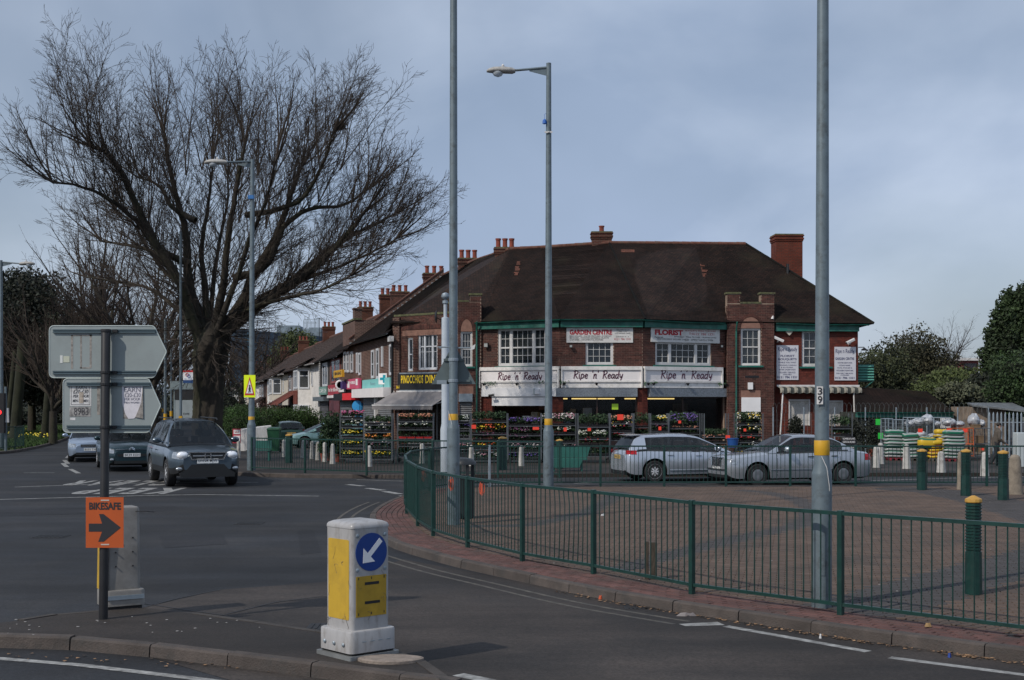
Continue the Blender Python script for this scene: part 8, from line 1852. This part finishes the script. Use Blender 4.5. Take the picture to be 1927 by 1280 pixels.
def flowertray(kind,Lx,parent_loc,label,tall=.12,rz=0,n=210,tm=None):
    tall=max(tall,.18)
    key=(kind,round(Lx,1),tall)
    if key not in _fc:
        r=np.random.RandomState(len(_fc)+3); N=int(n*Lx/1.2)*3; P=np.stack([r.uniform(-Lx/2,Lx/2,N),r.uniform(-.25,.25,N),.05+tall*(.35+.75*r.rand(N)**.7)*(1+.3*np.sin(np.arange(N)))],axis=1)
        u=r.normal(size=(N,3)); u/=np.linalg.norm(u,axis=1,keepdims=True); v=np.cross(u,r.normal(size=(N,3))); v/=np.linalg.norm(v,axis=1,keepdims=True); s=.05; V=np.stack([P-u*s,P+v*s*.5,P+u*s,P-v*s*.5],axis=1).reshape(-1,3); fm=fastmesh('foliage',V,np.arange(N*4),pot); bl=[]
        for c in PAL[kind]:
            M_=int(n*.62*Lx/1.2*(.7 if len(PAL[kind])>2 else 1)); ms=MB(); 
            for k in range(M_):
                x=r.uniform(-Lx/2,Lx/2); 
                if math.sin(x*9+hash(c)%7)<-.5 and len(PAL[kind])>1: continue
                y=r.uniform(-.27,.2); z=.06+tall*r.uniform(.5,1.2); q=r.uniform(.03,.052); ms.add([(x+q,y,z),(x,y-q*.6,z+q*.3),(x-q,y,z),(x,y+q*.6,z+q*.2),(x,y-q*.3,z+q)],[(0,1,4),(1,2,4),(2,3,4),(3,0,4),(3,2,1,0)])
            me=bpy.data.meshes.new('blossoms'); me.from_pydata(ms.v,[],ms.f); me.materials.append(mat('bloom_%s_%d'%(kind,len(bl)),c,.6,var=.15,scale=8,isl=.3)); bl.append(me)
        _fc[key]=(fm,bl)
    t=thing('flower_tray',label,'flowers',parent_loc,rz,group='trays of bedding plants on the trolleys')
    m=MB(); k=max(2,round(Lx/.31))
    for i in range(k): x0=-Lx/2+Lx*i/k+.008; m.loft([[(x0+.02,-.25,0),(x0+Lx/k-.036,-.25,0),(x0+Lx/k-.036,.25,0),(x0+.02,.25,0)],[(x0,-.27,.06),(x0+Lx/k-.016,-.27,.06),(x0+Lx/k-.016,.27,.06),(x0,.27,.06)]])
    m.build('tray',tm or traym,t,local=True,kind='stuff'); fm,bl=_fc[key]; tag(link('foliage',fm,t),kind='stuff')
    for me in bl: tag(link('blossoms',me,t),kind='stuff')
    if tall<.16:
        m=MB()
        for i in range(k): x0=-Lx/2+Lx*(i+.5)/k; m.box(x0-.03,x0+.03,-.285,-.28,.0,.06)
        m.build('price_labels',mat('label_pale',(.13,.13,.12),.6,var=.1),t,local=True,kind='stuff')
    return t
W_=['bottom','second','third','fourth','fifth','top']
def trolley(desc,px0,px1,Y,shelves,ztop=None,rot=0):
    x0,x1=PX(px0,Y),PX(px1,Y); L=x1-x0; t=thing('flower_trolley','galvanised plant trolley '+desc,'trolley',((x0+x1)/2,Y,0),rot,group='steel plant trolleys in front of the shops'); s0=FPX/Y
    zt=ztop or PZ(778,Y)
    for x in (-L/2,L/2):
        for y in (-.28,.28):
            m=MB(); m.box(x-.017,x+.017,y-.017,y+.017,.1,zt); m.build('post',zinc,t,local=True)
            m=MB(); m.tube((x*.92,y-.02,.07),(x*.92,y+.02,.07),.07,n=12); m.build('castor',rubber,t,local=True)
    zs=[]
    for i,(py,kind,tall) in enumerate(shelves):
        z=2.2-(py-757)/s0; m=MB(); m.box(-L/2+.02,L/2-.02,-.28,.28,z-.03,z-.005); m.build('shelf',zinc,t,local=True); ord_='top' if i==0 else 'bottom' if i==len(shelves)-1 else ['','second','third','fourth'][i]
        if kind: flowertray(kind,L-.08,((x0+x1)/2,Y,z),('%s, %s shelf, trolley %s'%({'green':'leafy plants','multi':'mixed bright flowers','pinkwhite':'pink and white flowers','yellowred':'yellow and red flowers','whiteyellow':'white and yellow flowers'}.get(kind,kind+' flowers'),ord_,desc))[:160],tall,rot,tm=redp if (kind=='green' and py==825) else None)
    if not shelves or 2.2-(shelves[-1][0]-757)/s0>.35: m=MB(); m.box(-L/2+.02,L/2-.02,-.28,.28,.12,.15); m.build('shelf',zinc,t,local=True)
trolley('below the blue door',642,686,48.5,[(788,'pink',.16),(804,'white',.1),(823,'yellow',.12),(842,'yellow',.13),(862,'yellow',.12)])
trolley('below the pharmacy',686,739,47.6,[(799,'green',.13),(813,'white',.1),(831,'orange',.12),(845,'pinkwhite',.12),(863,'yellow',.12)])
trolley('under the diner awning',749,816,49,[(793,'peach',.12),(808,'white',.1),(825,'green',.1),(839,'green',.12),(857,'green',.14)])
trolley('before the roller shutter',861,885,50,[(796,'white',.1),(810,'purple',.1),(824,'green',.14),(850,'pinkwhite',.2)])
trolley('left of the open doorway',887,954,48.5,[(794,'green',.24),(817,'yellowred',.26),(829,'mauve',.12),(845,'yellowred',.16),(866,'pinkwhite',.12)])
trolley('in the open doorway',956,1018,48.5,[(801,'purple',.12),(819,'mauve',.1),(832,'mauve',.12),(850,'pinkwhite',.14),(866,'purple',.12)])
trolley('by the middle lamp column',1019,1083,49,[(800,'pinkwhite',.3),(817,'white',.12),(833,'green',.1),(850,'pinkwhite',.12),(866,'green',.12)])
trolley('with pale blooms left of the lime card',1087,1146,48.5,[(803,'green',.3),(826,'white',.2),(838,'red',.12),(858,'green',.14)])
trolley('under the lime card',1148,1190,48.8,[(797,'peach',.16),(813,'multi',.24),(828,'red',.14),(858,'green',.14)])
trolley('behind the hatchback roof, left',1192,1222,49.4,[(804,'green',.34),(822,'green',.18)])
trolley('behind the hatchback roof, centre',1223,1256,48.8,[(797,'whiteyellow',.14),(812,'mauve',.12),(824,'green',.16)])
trolley('behind the hatchback roof, right',1258,1315,49,[(806,'purple',.4),(817,'peach',.14),(828,'green',.14)])
trolley('by the green downpipe',1323,1368,48.6,[(822,'green',.12),(833,'peach',.12),(848,'peach',.12)])
trolley('at the foot of the brick tower',1384,1433,49,[(799,'whiteyellow',.3),(819,'whiteyellow',.3),(832,'red',.14),(846,'white',.2),(862,'yellowred',.16)])
trolley('right of the numbered column',1562,1600,50,[(806,'green',.3),(820,'green',.2),(845,'green',.2)])
cards=[('bright red card on the trolley left of the open doorway',892,803,48,.16,.14,0),('wide red card in the open doorway trolley',1008,806,48,.22,.1,0),('small red card just right of the middle lamp column',1063,808,48.4,.11,.14,0),('red card on the pale blooms trolley',1108,808,48,.12,.11,0),('square orange red card high under the lime card',1166,785,48.2,.22,.2,0),('small red card above the hatchback roof, left one',1240,806,48.4,.1,.13,0),('small red card above the hatchback roof, right one',1277,794,48.4,.1,.1,0),('square red card beside the green downpipe',1367,822,48.2,.16,.12,0),('small red card at the foot of the brick tower',1399,809,48.4,.09,.1,0),
 ('left orange card on the cages of white bags',1727,810,50,.17,.14,0),('middle orange card on the cages of white bags',1781,810,50,.17,.14,0),('right orange card on the orange cage',1811,810,50,.17,.14,0),('small pink card by the orange cage right side',1843,845,49,.11,.08,0),('upper bright green card left of the cages',1648,794,53,.18,.24,1),('lower bright green card left of the cages',1653,820,53,.2,.24,1)]
cr=[mat('card_red',(.85,.06,.03),.6,var=0),mat('card_green',(.02,.5,.05),.6,var=0)]
for lb,px,py,Y,w_,h_,k in cards: m=MB(); x=PX(px,Y); z=PZ(py,Y); m.box(x-w_/2,x+w_/2,Y-.32,Y-.31,z-h_/2,z+h_/2); tag(m.build('price_card',cr[k]),lb,'card',group='bright price cards')
# potted shrubs at the left end
for i,(px,py,Y,rx,rz) in enumerate(((618,815,50,.32,.75),(630,800,51,.4,.5),(610,838,49.5,.22,.4),(636,842,49,.25,.35),(1497,806,53,.3,.5),(1600,812,54,.35,.6),(1640,820,54,.6,.75))):
    lb=['tall potted shrub at the left end of the trolleys','spreading potted shrub behind the tall one at the trolleys','small potted plant at the foot of the tall potted shrub','low potted plant beside the leftmost trolley','small dark conifer in front of the boarded window','dark climbing shrub at the red building corner','dark ivy mass on the mesh fence by the green cards'][i]
    t=plant('potted_shrub',lb,'potted plant',PX(px,Y),Y,[BL(px,py,Y,rx,rz)],1500,.05,pot if i<4 else evg,trunk=False,seed=40+i,solid=False,shell=.2); m=MB(); m.lathe([(.10,0),(.15,.25),(.165,.25),(.165,.29),(.14,.29)],(0,0,0),n=12); m.build('plant_pot',terra,t,local=True)
# blue tub, board, sacks, roll cages
m=MB(); Y=47.5; x=PX(1379,Y); m.lathe([(.17,0),(.2,.3),(.215,.3),(.215,.33),(.18,.33)],(x,Y,PZ(842,Y)),n=16); tag(m.build('blue_tub',mat('tub_blue',(.01,.07,.26),.5,var=.05)),'round blue plastic tub on the trolley beside the green downpipe','tub')
t=thing('chalk_board','black arched topped board with white writing right of the numbered column','sign',(PX(1598,50),49.5,0)); F=Facet((PX(1583,49.5),49.5),(PX(1612,49.5),49.5)); z0,z1=PZ(862,49.5),PZ(830,49.5); m=MB(); pts=[(0,0),(F.L,0),(F.L,z1)]+[(F.L/2+F.L/2*math.cos(a),z1+.2*math.sin(a)) for a in [math.pi*i/8 for i in range(1,8)]]+[(0,z1)]; m.loft([[F.p(a,-.04,b) for a,b in pts],[F.p(a,0,b) for a,b in pts]]); m.build('board',blackp,t)
for s_,zz in (('FLOWERS & PLANTS',z1+.05),('SEEDS & BULBS',z1-.07),('ALL YOUR GARDEN',z1-.26),('NEEDS',z1-.36)): text(F,s_,.06,F.L-.06,zz,zz+.07,.004,board,t)
sackw=mat('sack_white_green',(.33,.345,.34),.5,var=.15); sackg=mat('sack_green',(.012,.13,.075),.45,var=.1); sacky=mat('sack_yellow',(.58,.38,.02),.45,var=.1); sackr=mat('sack_maroon',(.22,.03,.04),.5)
def sack(name,x,y,z,L,W2,H,mats,label):
    m=MB(); rings=[]; n=18
    prof=[(.55,.06),(.86,.0),(1,.22),(1.03,.5),(.99,.78),(.84,.98),(.5,1.04)]
    for k,(f,h) in enumerate(prof): rings.append([(x+L/2*f*(abs(math.cos(a))**.45)*(1 if math.cos(a)>0 else -1)*(1+.03*math.sin(5*a+z*9)),y+W2/2*f*(abs(math.sin(a))**.45)*(1 if math.sin(a)>0 else -1),z+H*h+.012*math.sin(3*a+x*7)) for a in [2*math.pi*i/n for i in range(n)]])
    b=len(m.v); m.loft(rings); mi=[]
    for i in range(len(prof)-1): mi+=[(1 if i in(1,4) else 0)]*n
    mi+=[1,1]; m.m=mi; o=m.build('compost_sack',mats,smooth=60); tag(o,label,'sack',group='stacked sacks of compost')
    return o
stacks=[(1683,50.5,.72,8,(sackw,sackg),'left green and white stack'),(1713,50.3,.66,7,(sackw,sackg),'second green and white stack'),(1742,50.6,.35,6,(sackw,sackg),'narrow white stack'),(1759,50.0,.52,5,(sacky,sackr),'front yellow stack'),(1772,51.0,.48,8,(sacky,sackw),'rear yellow stack'),(1794,49.6,.78,8,(sackw,sackg),'tall green and white stack on the right')]
for px,Y,L,n,mm,ds in stacks:
    x=PX(px,Y); h=.125
    for k in range(n):
        pos=['lowest sack','second sack','third sack','fourth sack','fifth sack','sixth sack','seventh sack','eighth sack'][k] if k<n-1 else 'topmost sack'
        sack('s',x+rnd.uniform(-.04,.04),Y+rnd.uniform(-.04,.04),.1+k*h,L*(1.0 if k<n-1 else .93),.5,h*(1 if k<n-1 else 1.4),list(mm) if k<n-1 else [mm[1] if mm[0] is sackw else mm[0],mm[0]],pos+' of the '+ds)
    m=MB(); 
    for q in (-.3,0,.3): m.box(x+q*L-.04,x+q*L+.04,Y-.28,Y+.28,0,.07)
    for q in (-.2,.2): m.box(x-L/2,x+L/2,Y+q-.05,Y+q+.05,.07,.095)
    tag(m.build('pallet',sackr if '683' in str(px) or px==1794 else shelf_m),'small pallet under the '+ds,'pallet',group='pallets under the sacks')
sack('s',PX(1744,50),50.0,PZ(842,50),.66,.5,.36,[sacky,sackg],'fat yellow sack lying across the stacks in the middle')
bagm=mat('white_polythene',(.38,.40,.43),.35,var=.15,scale=3)
def cage(label,px0,px1,Y,py0,mt,bags=(),boxes=()):
    x0,x1=PX(px0,Y),PX(px1,Y); L=x1-x0; zt=PZ(py0,Y); t=thing('roll_cage',label,'roll cage',((x0+x1)/2,Y,0),group='tall wire roll cages in the garden yard'); 
    m=MB()
    for y in (-.3,.3):
        for x in (-L/2,L/2): m.tube((x,y,.1),(x,y,zt),.018,n=6)
        m.tube((-L/2,y,zt),(L/2,y,zt),.016,n=6)
    for x in (-L/2,L/2): m.tube((x,-.3,zt),(x,.3,zt),.016,n=6)
    m.build('frame',mt,t,local=True)
    m=MB(); 
    for x in [-L/2+L*k/7 for k in range(1,7)]: m.tube((x,.3,.15),(x,.3,zt),.005,n=4)
    for k in range(1,9): z=.15+(zt-.15)*k/9; m.tube((-L/2,.3,z),(L/2,.3,z),.005,n=4); m.tube((-L/2,-.3,z),(-L/2,.3,z),.005,n=4); m.tube((L/2,-.3,z),(L/2,.3,z),.005,n=4)
    m.build('wire_grid',mt,t,local=True,kind='stuff'); 
    for z in (.12,zt*.48): m=MB(); m.box(-L/2,L/2,-.3,.3,z,z+.03); m.build('shelf',mt,t,local=True)
cage('empty roll cage at the left of the sacks',1662,1676,51.5,788,galv); cage('roll cage behind the left sack stacks',1677,1702,51.6,790,galv); cage('roll cage filled with white bags behind the middle sacks',1704,1752,51.8,786,galv); cage('roll cage right of the bag filled one',1753,1784,51.8,786,galv); cage('orange roll cage behind the right sack stack',1787,1827,51.4,806,mat('cage_orange',(.45,.10,.03),.6,var=.2)); cage('dark roll cage with cardboard boxes at the right',1829,1858,51.5,806,zinc)
def bag(label,px,py,Y,rx,rz,seed):
    r=random.Random(seed); m=MB(); rings=[]; x=PX(px,Y); z=PZ(py,Y); n=26
    for i in range(1,16):
        a=math.pi*i/16; rings.append([(x+rx*math.sin(a)*math.cos(b)*(1+.10*r.uniform(-1,1)),Y+.26*math.sin(a)*math.sin(b)*(1+.1*r.uniform(-1,1)),z+rz*math.cos(a)*(1+.15*math.sin(3*b+i))+.025*r.uniform(-1,1)) for b in [2*math.pi*k/n for k in range(n)]])
    m.loft(rings); tag(m.build('plastic_bag',bagm,smooth=75),label,'bag',group='white plastic wrapped bags on the cages')
for i,(lb,px,py,rx,rz) in enumerate((('left white bag on top of the cages',1712,797,.2,.12),('second white bag on top of the cages',1727,794,.22,.15),('peaked white bag, third on top of the cages',1745,790,.24,.19),('fourth white bag on top of the cages, right of the peak',1762,798,.16,.1),('long white bag on top of the right cages',1786,795,.28,.14),('trailing white bag at the right end of the cages',1805,798,.2,.1),('tall upright white bag by the mesh fence post',1832,791,.22,.24),('small pale bag right of the upright one',1846,797,.14,.14),('lower left white bag inside the cages',1715,820,.22,.1),('lower middle white bag inside the cages',1733,818,.2,.13),('lower right white bag inside the cages',1755,821,.2,.1))): bag(lb,px,py,51.7,rx,rz,i)
for lb,px0,px1,y0,y1 in (('cardboard box under the upright white bag',1829,1842,799,808),('stacked brown box in the dark cage, upper',1830,1848,820,834),('stacked brown box in the dark cage, lower',1832,1850,836,850)): Y=51.5; m=MB(); m.box(PX(px0,Y),PX(px1,Y),Y-.2,Y+.2,PZ(y1,Y),PZ(y0,Y)); m.box(PX(px0,Y)-.005,PX(px1,Y)+.005,Y-.21,Y-.2,PZ(y0,Y)-.03,PZ(y0,Y)+.005); tag(m.build('cardboard_box',mat('cardboard',(.17,.11,.06),.8,var=.15)),lb,'box')
# ================================================================ people
def skin(name,J,E,mt,parent,root=0,sub=1):
    me=bpy.data.meshes.new(name); me.from_pydata([j[0] for j in J],E,[]); o=bpy.data.objects.new(name,me); COL.objects.link(o); md=o.modifiers.new('skin','SKIN'); md.use_smooth_shade=True
    for i,(c,r) in enumerate(J):
        v=me.skin_vertices[0].data[i]; v.radius=(r,r) if not isinstance(r,tuple) else r; v.use_root=(i==root)
    s=o.modifiers.new('sub','SUBSURF'); s.levels=sub; s.render_levels=sub
    dg=bpy.context.evaluated_depsgraph_get(); m2=bpy.data.meshes.new_from_object(o.evaluated_get(dg)); bpy.data.objects.remove(o); m2.materials.clear(); m2.materials.append(mt); m2.name=name; m2.polygons.foreach_set('use_smooth',[True]*len(m2.polygons)); return link(name,m2,parent)
skinm=mat('skin',(.38,.22,.16),.6,var=.08,scale=6); hairm=mat('hair_dark',(.018,.013,.010),.7,var=.3,scale=30)
def person(label,loc,rz,scale,top_m,leg_m,hips,knees,feet,shx,hands,elb,head,seated=False,group=None,hair=hairm,coat_len=.0):
    t=thing('person',label,'person',loc,rz,group); t.scale=(scale,)*3; H=Vector(head); ch=Vector((H.x*.55,0,hips[2]+.40)); pel=Vector(hips); nk=ch.lerp(H,.55)+Vector((0,0,-.01)); J=[(pel,.115),(pel.lerp(ch,.5),.11),(ch,.125),(nk,.052),(H+Vector((0,0,-.05)),.068),(H+Vector((.01,0,.05)),.085)]; E=[(0,1),(1,2),(2,3),(3,4),(4,5)]
    for s,k in ((1,0),(-1,1)):
        b=len(J); J+= [(ch+Vector((0,s*.17,.03)),.06),(Vector(elb[k]),.042),(Vector(hands[k]),.03)]; E+=[(2,b),(b,b+1),(b+1,b+2)]
        b=len(J); J+= [(pel+Vector((0,s*.09,-.06)),.085),(Vector(knees[k]),.055),(Vector(feet[k])+Vector((0,0,.09)),.038),(Vector(feet[k])+Vector((.15,0,.03)),.035)]; E+=[(0,b),(b,b+1),(b+1,b+2),(b+2,b+3)]
    skin('body',J,E,skinm,t,0,1)
    # jacket, trousers, shoes and hair follow the body
    def limb(nm,P,Rr,mt,n=14):
        m=MB(); rings=[]; P=[Vector(p) for p in P]; Q=[];RR=[]
        for i in range(len(P)-1):
            for j in range(4): Q.append(P[i].lerp(P[i+1],j/4)); q0,q1=Rr[i],Rr[i+1]; RR.append(tuple(q0[k]+(q1[k]-q0[k])*j/4 for k in (0,1)))
        Q.append(P[-1]); RR.append(Rr[-1])
        for i,q in enumerate(Q):
            d=(Q[min(i+1,len(Q)-1)]-Q[max(i-1,0)]).normalized(); y=Vector((0,1,0)) if abs(d.y)<.9 else Vector((1,0,0)); y=(y-d*y.dot(d)).normalized(); x=y.cross(d); wv=1+.03*math.sin(i*2.3)
            rings.append([q+x*RR[i][0]*wv*math.cos(a)+y*RR[i][1]*wv*math.sin(a) for a in [2*math.pi*k/n for k in range(n)]])
        m.loft(rings); return m.build(nm,mt,t,smooth=70,local=True)
    limb('jacket',[pel+Vector((0,0,-coat_len-.02)),pel+Vector((0,0,.05)),pel.lerp(ch,.6),ch+Vector((0,0,.03)),ch+Vector((0,0,.12)),nk+Vector((0,0,-.01))],[(.15,.18),(.14,.17),(.14,.175),(.13,.20),(.09,.15),(.06,.065)],top_m,18)
    for s,k in ((1,0),(-1,1)):
        w_=Vector(hands[k]).lerp(Vector(elb[k]),.06); limb('sleeve',[ch+Vector((0,s*.15,.07)),ch+Vector((0,s*.20,.0)),Vector(elb[k]),w_],[(.06,.06),(.072,.068),(.056,.056),(.045,.045)],top_m)
        limb('trouser_leg',[pel+Vector((0,s*.07,.02)),pel+Vector((0,s*.09,-.1)),Vector(knees[k]),Vector(feet[k])+Vector((0,0,.05))],[(.12,.10),(.105,.095),(.075,.072),(.062,.058)],leg_m)
    for k in (0,1): f=Vector(feet[k]); m=MB(); m.loft([[(f.x-.08,f.y-.035,0+f.z),(f.x+.2,f.y-.045,0+f.z),(f.x+.2,f.y+.045,f.z),(f.x-.08,f.y+.035,f.z)],[(f.x-.08,f.y-.035,.09+f.z),(f.x+.18,f.y-.04,.05+f.z),(f.x+.18,f.y+.04,.05+f.z),(f.x-.08,f.y+.035,.09+f.z)]]); m.build('shoe',rubber,t,local=True)
    def sph(c,r,n=10): 
        m=MB(); m.loft([[(c[0]+r[0]*math.sin(a)*math.cos(b),c[1]+r[1]*math.sin(a)*math.sin(b),c[2]+r[2]*math.cos(a)) for b in [2*math.pi*q/n for q in range(n)]] for a in [math.pi*w_/8 for w_ in range(1,8)]]); return m
    sph((H.x-.022,0,H.z+.055),(.098,.088,.092),14).build('hair',hair,t,smooth=60,local=True)
    fx=H.x+.075
    sph((fx+.014,0,H.z-.012),(.018,.012,.022)).build('nose',skinm,t,smooth=60,local=True)
    for s in (-1,1): sph((fx,s*.028,H.z+.012),(.010,.012,.007)).build('eye',blackletter,t,local=True); sph((H.x-.01,s*.082,H.z),(.016,.010,.026)).build('ear',skinm,t,local=True)
    m=MB(); m.box(fx-.005,fx+.008,-.022,.022,H.z-.048,H.z-.041); m.build('mouth',mat('lips',(.25,.10,.09),.6),t,local=True)
    for k,s in ((0,1),(1,-1)):
        h=Vector(hands[k]); d=(h-Vector(elb[k])).normalized(); sd=Vector((0,1,0)) if abs(d.y)<.8 else Vector((1,0,0)); sd=(sd-d*sd.dot(d)).normalized(); nn=d.cross(sd); Jh=[(h,.024),(h+d*.045,.030)]; Eh=[(0,1)]
        for q,(o,l) in enumerate(((-.03,.065),(-.01,.08),(.01,.075),(.03,.06))): b=len(Jh); Jh+=[(h+d*.085+sd*o,.011),(h+d*(.085+l*.5)+sd*o*1.1+nn*.01,.009),(h+d*(.085+l*.85)+sd*o*1.1+nn*.032,.008)]; Eh+=[(1,b),(b,b+1),(b+1,b+2)]
        b=len(Jh); Jh+=[(h+d*.03+sd*-.04*s+nn*.012,.012),(h+d*.075+sd*-.06*s+nn*.025,.010)]; Eh+=[(1,b),(b,b+1)]; skin('hand',Jh,Eh,skinm,t,1,1)
    return t
coat=mat('coat_brown_grey',(.075,.062,.05),.85,var=.15,scale=8); darkt=mat('trousers_dark',(.012,.013,.017),.85); dj=mat('jacket_navy',(.015,.02,.035),.8); ws=mat('shirt_white',(.55,.55,.54),.8)
def stand(label,px,Y,rz,sc,top_m,hd=(.03,0,1.60),walk=False,coat_len=.05):
    if walk: return person(label,(PX(px,Y),Y,0),rz,sc,top_m,darkt,(0,0,.92),[(.12,.09,.50),(-.02,-.09,.50)],[(.12,.09,0),(-.24,-.09,.05)],0,[(.30,.20,.94),(.30,-.20,.88)],[(.06,.26,1.08),(.05,-.26,1.06)],hd,coat_len=coat_len)
    return person(label,(PX(px,Y),Y,0),rz,sc,top_m,darkt,(0,0,.92),[(.02,.09,.5),(.02,-.09,.5)],[(0,.1,0),(0,-.1,0)],0,[(.2,.2,.95),(.2,-.2,.95)],[(.0,.26,1.1),(.0,-.26,1.1)],hd,coat_len=coat_len)
stand('person in a brown grey jacket and dark trousers walking right at the far right',1874,46.,0,.88,coat,(.14,0,1.57),True,.14)
stand('person with dark hair and dark jacket behind the trolley below the pharmacy',712,50.5,R(-120),1.0,dj,(.02,0,1.62)); stand('dark haired person right of the other one behind the pharmacy trolley',734,51.5,R(160),.95,dj)
# driver of the SUV, seated on the driver's side
def driver(car_,label,x,y,zs,shirt):
    hdg=car_.rotation_euler.z; k=car_.scale[0]; q=car_.location+Vector((x*math.cos(hdg)-y*math.sin(hdg),x*math.sin(hdg)+y*math.cos(hdg),0))*k
    return person(label,(q.x,q.y,car_.location.z+zs*k),hdg,k*.98,shirt,darkt,(0,0,.25),[(.42,.12,.36),(.42,-.12,.36)],[(.68,.12,.02),(.68,-.12,.02)],0,[(.42,.13,.52),(.42,-.13,.50)],[(.16,.24,.42),(.16,-.24,.42)],(.05,0,.94))
driver(suv,'driver in a white shirt at the wheel of the dark SUV',.12,-.36,.36,ws)
